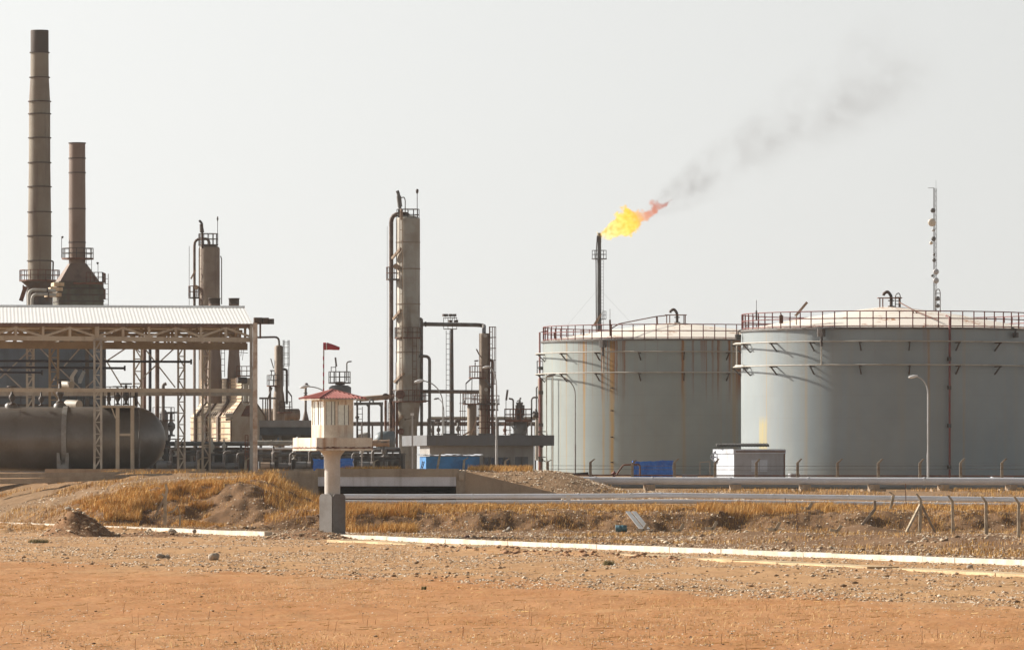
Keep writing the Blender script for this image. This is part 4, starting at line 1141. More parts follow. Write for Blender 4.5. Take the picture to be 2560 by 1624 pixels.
# ------------------------------------------------------------------ storage tanks
def storage_tank(label, px, D, rad, y_rim, y_apex_z, zbase, m_shell, rail_n, y_r1, y_r2, brackets, risers, red_ang, roofvar, lamp_angs):
    cx, cy = X(px, D), D
    dfr = D - rad
    zr = CZ + (HY - y_rim) / FPX * dfr          # rim height, read at the nearest point of the shell
    t = thing('storage_tank', label, 'storage tank', (cx, cy, zbase))
    h = zr - zbase
    mb = MB(); mb.lathe((cx, cy, zbase), [(rad, -0.5), (rad, h)], 128, cap=False); mb.build('shell', m_shell, t)
    mb = MB(); mb.ring((cx, cy, zr), rad - .02, rad + .16, -.16, .0, 128); mb.build('rim_angle', M['steel_mid'], t)
    za = y_apex_z - zr
    mb = MB(); mb.lathe((cx, cy, zr), [(rad - .02, 0.01), (rad*.75, za*.33), (rad*.5, za*.62), (rad*.25, za*.86), (rad*.08, za), (0, za*1.0)], 96); mb.build('roof', roofvar, t)
    mb = MB(); rail_ring(mb, (cx, cy, zr), rad - .05, 1.27, rail_n, 0.042, levels=(0.08, 0.55, 1.0), seg=128); mb.build('railing', M['red'], t)
    for yy in (y_r1, y_r2):
        zz = CZ + (HY - yy) / FPX * (dfr - .6)
        mb = MB(); mb.tube([(cx + (rad+.62)*math.sin(2*math.pi*k/120), cy - (rad+.62)*math.cos(2*math.pi*k/120), zz) for k in range(120)], .062, 6, closed=True)
        mb.build('spray_pipe', M['pipe_pale'], t)
        for a in brackets:
            a = R(a); d = Vector((math.sin(a), -math.cos(a), 0)); c = Vector((cx, cy, zz - .1))
            mb = MB(); mb.bar(c + d*rad, c + d*(rad + .78), .09); mb.bar(c + d*(rad+.62), c + d*rad + Vector((0, 0, -.62)), .09); mb.build('bracket', M['steel_dark'], t)
    z1 = CZ + (HY - y_r1) / FPX * dfr; z2 = CZ + (HY - y_r2) / FPX * dfr
    for (a, za_, zb_) in risers:
        a = R(a); d = Vector((math.sin(a), -math.cos(a), 0)); c = Vector((cx, cy, 0)) + d*(rad + .62)
        mb = MB(); mb.tube([c + Vector((0, 0, zr - .3)), c + Vector((0, 0, z2))], .05, 6); mb.build('riser', M['pipe_pale'], t)
        mb = MB(); mb.obox((c.x, c.y, zr - .75), .5, .6, .65, a, .08); mb.build('foam_chamber', M['steel_mid'], t)
        mb = MB(); mb.tube([c + Vector((0, 0, zr - .75)), c + Vector((0, 0, zr - 1.5))], .11, 8); mb.build('foam_nozzle', M['steel_dark'], t)
    if red_ang is not None:
        a = R(red_ang); d = Vector((math.sin(a), -math.cos(a), 0)); c = Vector((cx, cy, 0)) + d*(rad + .3)
        mb = MB(); mb.tube([c + Vector((0, 0, zbase)), c + Vector((0, 0, zr + .8)), c - d*.7 + Vector((0, 0, zr + .9))], .085, 8); mb.build('red_riser', M['red'], t)
        for f in (.12, .38, .62, .8):
            q = c + Vector((0, 0, zbase + h*f)); mb = MB(); mb.bar(q - d*.3, q + d*.1, .2, .3); mb.build('clamp', M['steel_dark'], t)
    # vent, with its small working platform
    ax, ay, az = cx, cy, zr + za
    mb = MB(); mb.tube(fillet([(ax + .1, ay, az - .1), (ax + .1, ay, az + .95), (ax - .2, ay, az + 1.3), (ax - .5, ay, az + 1.1)], .3, 5) + [(ax - .53, ay, az + .95)], .125, 10)
    mb.build('vent', M['steel_dark'], t)
    mb = MB(); mb.tube([(ax + .1, ay, az + .0), (ax + .1, ay, az + .12)], .28, 10); mb.tube([(ax + .1, ay, az + .5), (ax + .1, ay, az + .58)], .26, 10); mb.build('vent_flange', M['steel_dark'], t)
    mb = MB(); mb.box(ax - 1.0, ax + .95, ay - .7, ay + .7, az + .72, az + .78)
    for (u, v) in ((-.85, -.5), (-.55, .5), (.7, -.5), (.85, .5)): mb.bar((ax + u, ay + v, az - .1), (ax + u, ay + v, az + .72), .09)
    mb.build('vent_platform', M['rust'], t)
    for a in lamp_angs:
        a = R(a); d = Vector((math.sin(a), -math.cos(a), 0)); c = Vector((cx, cy, zr)) + d*(rad + .35)
        mb = MB(); mb.obox((c.x, c.y, c.z - .75), .34, .5, .4, a, .1); mb.tube([c + Vector((0, 0, -.5)), c + Vector((0, 0, -.1)), c - d*.4 + Vector((0, 0, .05))], .08, 7); mb.build('vent_hood', M['steel_dark'], t)
    return t, cx, cy, zr, az, h

def roof_mat(name, amt):
    m, N, L, bs = new_mat(name)
    tc = N.new('ShaderNodeTexCoord').outputs['Object']
    f = noise_fac(N, L, tc, 0.35, 6, 0.52, 0.60)
    w = N.new('ShaderNodeTexNoise'); w.inputs['Scale'].default_value = 1.3; w.inputs['Detail'].default_value = 4; w.inputs['Distortion'].default_value = 2.5
    L.new(tc, w.inputs[0])
    g = N.new('ShaderNodeMapRange'); g.inputs['From Min'].default_value = .50; g.inputs['From Max'].default_value = .56; L.new(w.outputs[0], g.inputs[0])
    c = mix(N, L, math_n(N, L, 'MULTIPLY', math_n(N, L, 'MULTIPLY', f, g.outputs[0]), amt), (0.80, 0.74, 0.66), (0.42, 0.20, 0.10))
    L.new(c, bs.inputs['Base Color']); bs.inputs['Roughness'].default_value = .6
    return m

D1, R1 = 540.0, 12.0
ang1 = lambda x: math.degrees(math.asin(max(-1, min(1, (x - 1690) / 333))))
tank1_m = cyl_mat('tank_paint_rusty', (0.295, 0.335, 0.325), (0.255, 0.292, 0.285), dict(
    rust=[(ang1(1415), .3, .4), (ang1(1445), .35, .3), (ang1(1463), .6, .3), (ang1(1478), .4, .3), (ang1(1515), .6, .4), (ang1(1537), .7, .4), (ang1(1755), .4, .4), (ang1(1825), .5, .4), (ang1(1457), .9, .8), (ang1(1503), .9, 1.1), (ang1(1527), 1.0, 1.5), (ang1(1553), .8, .9), (ang1(1697), .8, .7), (ang1(1722), .6, .6), (ang1(1771), .45, .6), (ang1(1785), .7, .6), (ang1(1812), .6, .8), (ang1(1835), .9, 2.5)],
    yellow=[(ang1(1380), .3, .5), (ang1(1400), .25, .4), (ang1(1415), .45, .5), (ang1(1458), .75, .8), (ang1(1505), .5, .9), (ang1(1525), .9, 1.3), (ang1(1700), .35, 1.2), (ang1(1790), .2, .8), (ang1(1825), .4, 2.2)]), 12.5, 0.75)
t1 = storage_tank('rust streaked pale storage tank, farther of the two, behind the blue tarpaulin', 1690, D1, R1, 846, Z(808, D1), 2.9, tank1_m, 72, 878, 930,
                  [-80, -55.7, -35.8, -16.6, 1.7, 20.2, 38, 56], [(-32.3, 0, 0)], -86, roof_mat('tank_roof_paint', 1.0), (62,))
tk, cx, cy, zr, az, hh = t1
mb = MB(); mb.box(X(1343, D1), X(1357, D1), D1 - .5, D1 + 1.2, Z(937, D1), Z(935, D1)); rail_line(mb, [(X(1343, D1), D1 + 1.2, Z(935, D1)), (X(1343, D1), D1 - .5, Z(935, D1)), (X(1357, D1), D1 - .5, Z(935, D1))], 1.15, 2, .035); mb.build('side_platform', M['rust'], tk)
for (px, y0) in ((1375, 935), (1390, 940)):
    a = R(ang1(px)); d = Vector((math.sin(a), -math.cos(a), 0)); c = Vector((cx, cy, 0)) + d*(R1 + .35)
    mb = MB(); mb.tube([c + Vector((0, 0, Z(y0, D1-4))), c + Vector((0, 0, 3))], .055, 6); mb.build('drain_pipe', M['pipe_pale'], tk)
for yy in (1078, 1142):
    a = R(ang1(1366)); d = Vector((math.sin(a), -math.cos(a), 0)); c = Vector((cx, cy, Z(yy, D1-3))) + d*R1
    mb = MB(); mb.bar(c, c + d*1.0 + Vector((.25, 0, 0)), .08); mb.bar(c + d*.8, c - Vector((0, 0, .45)), .08); mb.build('bracket', M['steel_dark'], tk)
for yy in (970, 1026, 1092, 1155):
    a = R(ang1(1527)); d = Vector((math.sin(a), -math.cos(a), 0)); c = Vector((cx, cy, Z(yy, D1-10))) + d*R1
    mb = MB(); mb.bar(c, c + d*.35, .09); mb.build('lug', M['steel_dark'], tk)
mb = MB(); mb.tube([P(1525, 823, D1-11), P(1548, 809, D1-9), P(1640, 791, D1-3), P(1668, 788, D1-1)], .05, 6)
for (px, y0, y1, dd) in ((1525, 799, 840, 11), (1642, 790, 812, 3), (1386, 830, 846, 4), (1458, 822, 838, 10)): mb.bar(P(px, y0, D1-dd), P(px + 1, y1, D1-dd), .16)
mb.build('stair_rail', M['rust'], tk)
mb = MB(); mb.bar(P(1487, 815, D1-9), P(1503, 784, D1-9), .16); mb.bar(P(1482, 815, D1-8.6), P(1498, 790, D1-8.6), .1); mb.build('gauge_pole', M['pipe_tan'], tk)
mb = MB(); mb.bar(P(1525, 772, D1-10), P(1525, 815, D1-10), .04); mb.build('lightning_rod', M['steel_mid'], tk)

D2, R2 = 484.0, 12.0
ang2 = lambda x: math.degrees(math.asin(max(-1, min(1, (x - 2225) / 372))))
tank2_m = cyl_mat('tank_paint_grey', (0.262, 0.30, 0.312), (0.225, 0.26, 0.272), dict(
    yellow=[(ang2(1908), .38, .5), (ang2(2000), .25, 1.0), (ang2(2296), .3, .8), (ang2(2385), .25, .9), (ang2(2552), .3, 1.2)],
    rust=[(ang2(2296), .25, .6), (ang2(2350), .2, .6)], patch=(ang2(1891), ang2(1909), .22, .42, (0.44, 0.35, 0.12))), 12.5)
t2 = storage_tank('big pale grey storage tank, nearer of the two, at the right edge', 2225, D2, R2, 817, Z(768, D2), 2.2, tank2_m, 72, 852, 911,
                  [-72, -52, -33.5, -14.5, 3.5, 22, 40, 60, -90], [(-28.9, 0, 0)], 18.8, roof_mat('tank_roof_rust', 1.0), (-85, 50))
tk, cx, cy, zr, az, hh = t2
mb = MB(); mb.bar(P(1991, 787, D2-8), P(2018, 755, D2-8), .2); mb.bar(P(1987, 789, D2-7.6), P(2012, 760, D2-7.6), .1); mb.bar(P(1991, 785, D2-8), P(1991, 812, D2-8), .08); mb.build('gauge_pole', M['pipe_tan'], tk)
mb = MB(); mb.bar(P(1891, 750, D2-6), P(1891, 792, D2-6), .04); mb.bar(P(1891, 776, D2-6), P(1891, 800, D2-6), .13); mb.build('lightning_rod', M['steel_mid'], tk)
mb = MB(); mb.bar(P(1953, 788, D2-9), P(1953, 808, D2-9), .3); mb.bar(P(1952, 788, D2-9), P(1954, 786, D2-9), .45, .12); mb.build('gauge_hatch', M['rust'], tk)
for (px, yt, yb, dd) in ((2244, 731, 778, 0), (2375, 721, 800, -7)):
    mb = MB(); x0 = X(px, D2 + dd); D = D2 - dd
    mb.tube(fillet([(x0 - .18, D, Z(yb, D)), (x0 - .18, D, Z(yt + 6, D)), (x0 + .1, D, Z(yt, D)), (x0 + .22, D, Z(yt + 8, D)), (x0 + .22, D, Z(yb, D))], .15, 3), .04, 6)
    for k in range(4): mb.bar((x0 - .18, D, Z(yt + 12 + k*(yb-yt-12)/4, D)), (x0 + .22, D, Z(yt + 12 + k*(yb-yt-12)/4, D)), .06)
    mb.build('hatch_ladder', M['steel_mid'], tk)
mb = MB(); mb.bar(P(2248, 755, D2-1), P(2290, 778, D2-5), .07); mb.bar(P(2290, 778, D2-5), P(2345, 800, D2-10), .07)
for px, y0, y1 in ((2282, 777, 800), (2290, 777, 798)): mb.bar(P(px, y0, D2-5), P(px + 5, y1, D2-5), .12)
mb.build('stair_rail', M['rust'], tk)
mb = MB(); mb.tube([P(1842, 860, D2-1), P(1842, 914, D2-1)], .06, 6)
for yy in (859, 915): mb.tube([P(1840, yy, D2-1), P(1860, yy, D2-3)], .11, 8)
mb.build('foam_inlet', M['pipe_pale'], tk)

# ------------------------------------------------------------------ open shed over the vessel
DS = 420.0
def fD(px): return DS - (632 - px) / 35.7 * 0.18
def FP(px, y): return P(px, y, fD(px))
sh = thing('canopy_shed', 'open steel canopy shed with white ribbed roof over the dark vessel', 'shed', P(300, 1180, DS))
# ribbed roof sheets: one slope towards the camera, one behind
eL, eR = FP(-90, 806.5), FP(632, 809)
dr = Vector((-1.15, 13.0, 0)); rise = 1.45
rL, rR = eL + dr + Vector((0, 0, rise)), eR + dr + Vector((0, 0, rise))
bL, bR = rL + dr - Vector((0, 0, rise)), rR + dr - Vector((0, 0, rise))
nr = 78; vs, fs = [], []
for k in range(nr*4 + 1):
    t = k / (nr*4); ph = k % 4; up = Vector((0, 0, 0.011 if ph in (1, 2) else 0.0))
    tt = t if ph != 2 else t
    vs += [eL.lerp(eR, tt) + up, rL.lerp(rR, tt) + up, bL.lerp(bR, tt) + up]
for k in range(nr*4):
    a = 3*k; fs += [(a, a+3, a+4, a+1), (a+1, a+4, a+5, a+2)]
mb = MB(); mb.add(vs, fs); mb.build('roof_sheet', M['roof_white'], sh)
mb = MB(); mb.tube([rL + Vector((0,0,.07)), rR + Vector((0,0,.07))], .10, 6); mb.build('ridge_cap', M['roof_white'], sh)
mb = MB(); mb.bar(eL + Vector((0, .1, -.12)), eR + Vector((0, .1, -.14)), .08, .2); mb.build('eave_fascia', M['fascia'], sh)
for q in np.linspace(0.12, .95, 6):
    for (a, b, sgn) in ((eL, eR, 0), (bL, bR, 1)):
        A, B = (a.lerp(rL, q), b.lerp(rR, q))
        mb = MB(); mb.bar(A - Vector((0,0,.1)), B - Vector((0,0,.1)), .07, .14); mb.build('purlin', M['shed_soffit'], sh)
bottoms = (-80, -26, 108, 243, 373, 503, 628); peaks = (-90, 40, 175, 308, 440, 565)
def truss(dd, m, w, y_top, y_bot, name, bw):
    mb = MB()
    def Q(px, y): p = FP(px, y); k = dd / 13.0; return Vector((p.x - 0.1*dd*.88, p.y + dd, p.z))
    pk = (-30, 40, 175, 308, 440, 565); bt = (-30, 108, 243, 373, 503, 626)
    for a in pk[1:]:
        prevb = [b for b in bt if b < a]; nextb = [b for b in bt if b > a]
        if prevb: mb.bar(Q(prevb[-1], y_bot), Q(a, y_top + 4), w)
        if nextb: mb.bar(Q(a, y_top + 4), Q(nextb[0], y_bot), w)
        mb.bar(Q(a, y_top), Q(a, y_bot), w*1.2)
    for b in bt[1:]: mb.bar(Q(b, y_top - 4), Q(b, y_bot), w*(2.0 if b in (243,) else 1.1))
    mb.bar(Q(-90, y_top - 5), Q(632, y_top - 3), w, w*1.3)
    mb.build('truss', m, sh)
    mb = MB(); mb.bar(Q(-90, y_bot + 3), Q(632, y_bot + 8), .18, bw); mb.build(name, m, sh)
truss(0.25, M['shed_paint'], .15, 815, 841, 'bottom_chord', .32)
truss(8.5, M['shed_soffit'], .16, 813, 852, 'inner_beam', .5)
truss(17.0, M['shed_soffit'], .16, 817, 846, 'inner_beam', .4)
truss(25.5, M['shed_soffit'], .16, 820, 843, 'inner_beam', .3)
for px in (108, 243, 373, 503, 626):                                   # rafters across the span
    p = FP(px, 822); mb = MB(); mb.bar(p + Vector((0, .3, 0)), p + dr + Vector((0, 0, rise*.9)), .12, .3); mb.bar(p + dr + Vector((0, 0, rise*.9)), p + dr*2, .12, .3); mb.build('rafter', M['shed_soffit'], sh)
def lattice(px, yt, yb, D, w_px, m, lit=False):
    s = S(D); w = w_px / s; x, zb, zt = X(px, D), Z(yb, D), Z(yt, D)
    mb = MB()
    for u in (-.5, .5):
        for v in (0, w): mb.bar((x + u*w, D + v, zb), (x + u*w, D + v, zt), .12)
    n = max(4, round((zt - zb) / (w * 1.7)))
    for k in range(n):
        a, b = zb + (zt - zb)*k/n, zb + (zt - zb)*(k+1)/n
        for v in (0, w):
            mb.bar((x - .5*w, D + v, a), (x + .5*w, D + v, b) if k % 2 == 0 else (x - .5*w, D + v, a + .001 + (b - a)*.0), .07) if k % 2 == 0 else mb.bar((x + .5*w, D + v, a), (x - .5*w, D + v, b), .07)
            mb.bar((x - .5*w, D + v, b), (x + .5*w, D + v, b), .07)
        for u in (-.5, .5):
            mb.bar((x + u*w, D, a if k % 2 else b), (x + u*w, D + w, b if k % 2 else a), .07)
    return mb.build('lattice_column', m, sh)
lattice(244, 849, 1172, fD(244) + .1, 17, M['shed_column'])
lattice(515, 858, 1175, 428, 18, M['shed_paint'])
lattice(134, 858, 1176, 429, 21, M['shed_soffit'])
lattice(453, 862, 1174, 436, 16, M['shed_column'])
lattice(75, 862, 1176, 437, 16, M['shed_column'])
lattice(344, 866, 1174, 446, 19, M['shed_column'])
mb = MB(); mb.bar(FP(628, 812), FP(628, 1176), .2); mb.build('corner_column', M['shed_column'], sh)
mb = MB(); mb.bar(FP(-90, 974) + Vector((0, -.25, 0)), FP(628, 976) + Vector((0, -.25, 0)), .3, .26); mb.build('tie_beam', M['shed_paint'], sh)
mb = MB(); mb.bar(P(-90, 984, 437), P(630, 984, 437), .25, .3); mb.build('tie_beam', M['shed_column'], sh)
for (a, b) in (((85, 865), (0, 945)), ((0, 920), (60, 975)), ((92, 862), (140, 910)), ((160, 915), (206, 863)), ((206, 863), (240, 900)), ((148, 920), (200, 970)), ((215, 968), (240, 945)),
               ((262, 905), (318, 868)), ((262, 895), (306, 968)), ((355, 862), (438, 968)), ((350, 950), (445, 862)), ((340, 870), (350, 880))):
    mb = MB(); mb.bar(P(a[0], a[1], 436.6), P(b[0], b[1], 436.6), .09); mb.build('cross_brace', M['shed_column'], sh)
for (x1, y, D, r, fl) in ((480, 903, 432, .085, 480), (314, 919, 433, .085, 314), (211, 919, 434, .07, 211), (107, 930, 435, .08, 107)):
    lab = {480: 'long dark sprinkler pipe hung under the shed, highest and longest', 314: 'dark pipe with an end flange below the longest one', 211: 'dark pipe ending beside the front lattice column', 107: 'short dark pipe at the left end of the shed'}[x1]
    t = thing('overhead_pipe', lab, 'pipe', P(x1, y, D))
    mb = MB(); mb.tube([P(-90, y - 2, D), P(x1, y + 1, D)], r, 8); mb.build('pipe', M['navy'], t)
    mb = MB(); a = P(x1, y + 1, D); mb.tube([a - Vector((.12, 0, 0)), a], r*2.3, 10); mb.build('flange', M['navy'], t)

# floodlight pole at the shed corner
DQ = 404.0; s = S(DQ)
fp = thing('floodlight_pole', 'weathered square pole with three black floodlights at the shed corner', 'light pole', (X(638, DQ), DQ, H(X(638, DQ), DQ)))
x = X(638, DQ); mb = MB(); mb.bar((x, DQ, H(x, DQ) - .3), (x, DQ, Z(806, DQ)), .30, .30, up=(0, 1, 0)); mb.build('pole', mat('weathered_pole_paint', (.68, .62, .55), .7, var=(.38, .25, .17), vscale=1.1, streak=(.3, .17, .1), samt=.6), fp)
mb = MB(); mb.bar((x + .1, DQ, Z(808, DQ)), (x + 1.25, DQ, Z(808, DQ)), .12); mb.bar((x + .34, DQ, Z(846, DQ)), (x + .34, DQ, Z(808, DQ)), .12); mb.build('bracket', M['fascia'], fp)
for (px, py, w, h, rz) in ((645, 800, 22, 13, .1), (664, 801, 15, 14, .2), (677, 803, 13, 13, .9)):
    mb = MB(); c = P(px, py + h/2, DQ - .1); mb.obox((c.x, c.y, c.z), w/s, .4, h/s, rz, .06); mb.build('floodlight', M['steel_dark'], fp)

# big dark horizontal vessel
DV = 425.0; s = S(DV); rv = 80/s; vx1 = X(338, DV); vx0 = X(-330, DV); vz = Z(1097, DV)
ve = thing('pressure_vessel', 'huge dark horizontal pressure vessel with a rounded end under the shed', 'pressure vessel', (X(100, DV), DV, vz - rv))
mb = MB(); prof = [(0.001, vx0 - rv*.9)]
ne = 12
for k in range(1, ne + 1): a = math.pi/2*k/ne; prof.append((rv*math.sin(a), vx0 - rv*.9*math.cos(a)))
prof.append((rv, vx1))
for k in range(1, ne + 1): a = math.pi/2*k/ne; prof.append((max(.001, rv*math.cos(a)), vx1 + rv*.95*math.sin(a)))
tmp = MB(); tmp.lathe((0, 0, 0), prof, 56, cap=False)
mb.add([(p[2], DV + p[0], vz + p[1]) for p in tmp.v], tmp.f, True)
mb.build('shell', M['vessel'], ve)
for (px, w) in ((52, .05), (165, .34), (278, .05)):
    tmp = MB(); tmp.ring((0, 0, 0), rv - .02, rv + (.1 if w > .2 else .02), -w/2, w/2, 56)
    mb = MB(); mb.add([(X(px, DV) + p[2], DV + p[0], vz + p[1]) for p in tmp.v], tmp.f); mb.build('girth_band', M['strap'] if w > .2 else M['vessel'], ve)
for px in (-180, 162):
    mb = MB(); mb.prism([(X(px, DV) - .42, Z(1170, DV) - .3), (X(px, DV) + .42, Z(1170, DV) - .3), (X(px, DV) + .42, Z(1127, DV)), (X(px, DV) + .24, Z(1127, DV)), (X(px, DV) + .16, Z(1160, DV)), (X(px, DV) - .16, Z(1160, DV)), (X(px, DV) - .24, Z(1127, DV)), (X(px, DV) - .42, Z(1127, DV))], DV - 2.05, DV - 1.75)
    mb.box(X(px, DV) - .3, X(px, DV) + .3, DV - 1.7, DV + 1.7, Z(1170, DV) - .3, vz - rv*.62); mb.build('saddle', M['strap'], ve)
for px in (28, 150):
    mb = MB(); mb.lathe((X(px, DV), DV, vz + rv - .1), [(.45, 0), (.45, .25), (.28, .42), (0, .45)], 18); mb.build('manhole', M['vessel'], ve)
# access frame and pipework over the vessel
af = thing('access_frame', 'grey access frame with a railed walkway over the vessel end', 'walkway', P(312, 1170, DV - 2.9))
DA = DV - 3.0
for px in (294, 331):
    mb = MB(); mb.bar(P(px, 1172, DA), P(px, 1015, DA), .26); mb.build('leg', M['shed_paint'], af)
mb = MB(); mb.bar(P(297, 1086, DA), P(328, 1086, DA), .12, .16); mb.bar(P(279, 1018, DA), P(289, 1045, DA), .08); mb.build('crossbar', M['shed_paint'], af)
mb = MB(); a, b = P(252, 1015, DA), P(338, 1014, DA); mb.box(a.x, b.x, DA - .1, DA + 2.6, a.z - .1, a.z + .06); mb.build('walkway_floor', M['shed_paint'], af)
mb = MB(); rail_line(mb, [(a.x, DA, a.z), (b.x, DA, b.z), (b.x, DA + 2.5, b.z)], 1.2, 5, .03); rail_line(mb, [(a.x, DA+2.5, a.z), (b.x, DA + 2.5, b.z)], 1.4, 5, .03); mb.build('railing', M['steel_dark'], af)
mb = MB(); mb.tube([P(348, 1170, DA + .2), P(348, 1018, DA + .2)], .06, 8); tag(mb.build('riser_pipe', M['steel_mid'], loc=P(348, 1170, DA + .2)), 'thin grey pipe rising in front of the vessel end', 'pipe')
def valve(px, py, D, sc, m, label):
    t = thing('valve', label, 'valve', P(px, py, D))
    mb = MB(); c = P(px, py, D)
    mb.lathe(c, [(.0, 0), (.16*sc, 0), (.16*sc, .06*sc), (.07*sc, .08*sc), (.07*sc, .2*sc), (.17*sc, .35*sc), (.17*sc, .5*sc), (.07*sc, .62*sc), (.06*sc, .95*sc), (.0, .95*sc)], 12); mb.build('body', m, t)
    mb = MB(); mb.tube([(c.x + .26*sc*math.cos(q), c.y + .26*sc*math.sin(q), c.z + 1.0*sc) for q in np.linspace(0, 2*math.pi, 13)[:-1]], .035*sc, 5, closed=True); mb.bar((c.x - .25*sc, c.y, c.z + 1.0*sc), (c.x + .25*sc, c.y, c.z + 1.0*sc), .04*sc); mb.build('handwheel', m, t)
    return t
for (px, py, sc, lab) in ((315, 1012, 1.5, 'slim dark valve standing on the walkway right end'), (294, 1012, 1.3, 'dark valve in the middle of the walkway'), (272, 1012, 1.0, 'short dark valve behind the lattice column'),
                          (30, 1012, 1.3, 'dark valve at the far left on the vessel'), (103, 1014, 1.1, 'dark valve left of the bright lattice column on the vessel'), (150, 1006, 1.6, 'tall dark valve right of the bright lattice column')):
    valve(px, py, DV - 1.0, sc, M['steel_dark'], lab)
for (px, py, w, D, lab) in ((188, 1011, 20, 440, 'pale lagged pipe end above the vessel'), (172, 961, 14, 441, 'upper pale lagged pipe end under the shed')):
    mb = MB(); mb.tube([P(px - w/2 - 10, py, D + .5), P(px + w/2, py + 1, D - .4)], .36 if w > 15 else .27, 14); tag(mb.build('lagged_pipe', M['pipe_pale'], loc=P(px, py, D)), lab, 'pipe')
for (px, yt, yb, w, D, m, lab) in ((393, 862, 1020, 11, 455, 'pipe_brown', 'thick brown riser pipe seen through the shed'), (375, 862, 1015, 8, 456, 'navy', 'dark blue riser beside the brown one'), (361, 866, 1015, 9, 457, 'fascia', 'brown riser just right of the rear lattice column'),
                                  (487, 860, 1120, 5, 600, 'pipe_brown', 'thin brown riser left of the cream furnace')):
    mb = MB(); s_ = S(D); mb.tube([P(px, yb + 30, D), P(px, yt - 20, D)], w/s_/2, 10); tag(mb.build('riser_pipe', M[m], loc=P(px, yb, D)), lab, 'pipe')
mb = MB(); D = 470; mb.tube(fillet([P(408, 1050, D), P(408, 968, D), P(408, 962, D), P(416, 958, D)], .3, 4), .13, 8); tag(mb.build('vent_pipe', M['steel_mid'], loc=P(408, 1050, D)), 'small gooseneck vent pipe seen through the shed', 'pipe')
t = thing('process_vessel', 'small upright grey vessel behind the end of the dark vessel', 'vessel', P(409, 1060, 480))
mb = MB(); D = 480; c = P(409, 1100, D); s_ = S(D); mb.lathe(c, [(.36, 0), (.36, (1100-1035)/s_), (.2, (1100-1025)/s_), (.16, (1100-1024)/s_), (0, (1100-1023)/s_)], 16); mb.build('shell', M['equip_grey'], t)
mb = MB(); mb.ring(c, .3, .9, (1100-1052)/s_, (1100-1049)/s_, 16); rail_ring(mb, (c.x, c.y, c.z + (1100-1049)/s_), .85, 1.0, 8, .025); mb.build('platform', M['steel_dark'], t)

# ------------------------------------------------------------------ buildings and huts
def turned_box(mb, x0, x1, D, depth, z0, z1, rz):
    """box whose near front-left corner stands at (x0, D); front runs to the right, turned by rz"""
    c, s = math.cos(rz), math.sin(rz)
    w = x1
    cx_, cy_ = x0 + (w/2)*c - (depth/2)*s, D + (w/2)*s + (depth/2)*c
    mb.obox((cx_, cy_, z0), w, depth, z1 - z0, rz)
    return mb
def fr(x0, D, rz, u, v=0.0):
    c, s = math.cos(rz), math.sin(rz)
    return (x0 + u*c - v*s, D + u*s + v*c)

D = 498.0; rz = R(9.5); x0 = X(1067, D)
cb = thing('control_building', 'low grey control building with an overhanging dark flat roof', 'building', (x0, D, 2.4))
mb = MB(); turned_box(mb, x0, X(1386, D)/math.cos(rz) - x0/math.cos(rz), D, 14, Z(1113, D), Z(1087, D), rz); mb.build('roof', M['fascia_grey'], cb)
W0 = 1.0
q = fr(x0, D, rz, .4, W0); Lw = (X(1340, D) - x0)/math.cos(rz) - .4
mb = MB(); turned_box(mb, q[0], Lw, q[1], 5.5, 2.0, Z(1113, D) - .004, rz); mb.build('wall', M['wall_grey'], cb)
def on_front(u0, u1, z0, z1, proud, th=.06):
    a = fr(x0, D, rz, u0, W0 - proud); m_ = MB(); turned_box(m_, a[0], u1 - u0, a[1], th, z0, z1, rz); return m_
ux = lambda px: (X(px, D + 1.5) - x0)/math.cos(rz)
for (a, b) in ((1214, 1227), (1231, 1241), (1250, 1264), (1267, 1279)):
    w_ = on_front(ux(a), ux(b), 2.4, Z(1143, D), .03).build('window', M['glass_dark'], cb)
    f_ = MB()
    for e in (a, b): 
        p = fr(x0, D, rz, ux(e), W0 - .06); f_.obox((p[0], p[1], 2.4), .07, .08, Z(1143, D) - 2.4 + .05, rz)
    f_.build('frame', M['steel_mid'], w_)
dr_ = on_front(ux(1293), ux(1325), 2.1, Z(1141, D), .03).build('door', M['fascia_grey'], cb)
f_ = MB(); p = fr(x0, D, rz, ux(1309), W0 - .05); f_.obox((p[0], p[1], 2.1), .04, .06, Z(1141, D) - 2.1, rz); f_.build('door_gap', M['steel_dark'], dr_)
mb = MB(); p = fr(x0, D, rz, ux(1355), .2); mb.lathe((p[0], p[1], Z(1118, D)), [(0, 0), (.16, .04), (.18, .15), (0, .16)], 12); mb.build('soffit_lamp', M['steel_dark'], cb)
for u in (2.5, 5.5, 8.2):
    mb = MB(); p = fr(x0, D, rz, u, 4); mb.obox((p[0], p[1], Z(1087, D)), 1.2, 1.0, .16, rz); mb.build('roof_curb', M['steel_mid'], cb)

D = 470.0; rz = R(10); x0 = X(1065, D)
hb = thing('blue_hut', 'small bright blue metal hut with a wavy white roof by the bridge', 'hut', (x0, D, 2.6))
hl = (X(1199, D) - x0)/math.cos(rz)
mb = MB(); turned_box(mb, x0, hl, D, 3.1, 1.8, Z(1140, D), rz); mb.build('wall', M['blue'], hb)
mb = MB(); n = 40; vs, fs = [], []
for k in range(n + 1):
    u = -.25 + (hl + .5)*k/n
    zz = Z(1138.5, D) + .025*math.sin(k*1.3) + .03*math.sin(k*.31 + 1)
    for v in (-.25, 3.3):
        p = fr(x0, D, rz, u, v)
        for dz in (0, .06): vs.append((p[0], p[1], zz + dz + (.04 if v > 0 else 0)))
for k in range(n):
    a = 4*k; fs += [(a+1, a+5, a+7, a+3), (a, a+2, a+6, a+4), (a, a+4, a+5, a+1), (a+2, a+3, a+7, a+6)]
mb.add(vs, fs); mb.build('roof', M['white_sheet'], hb)
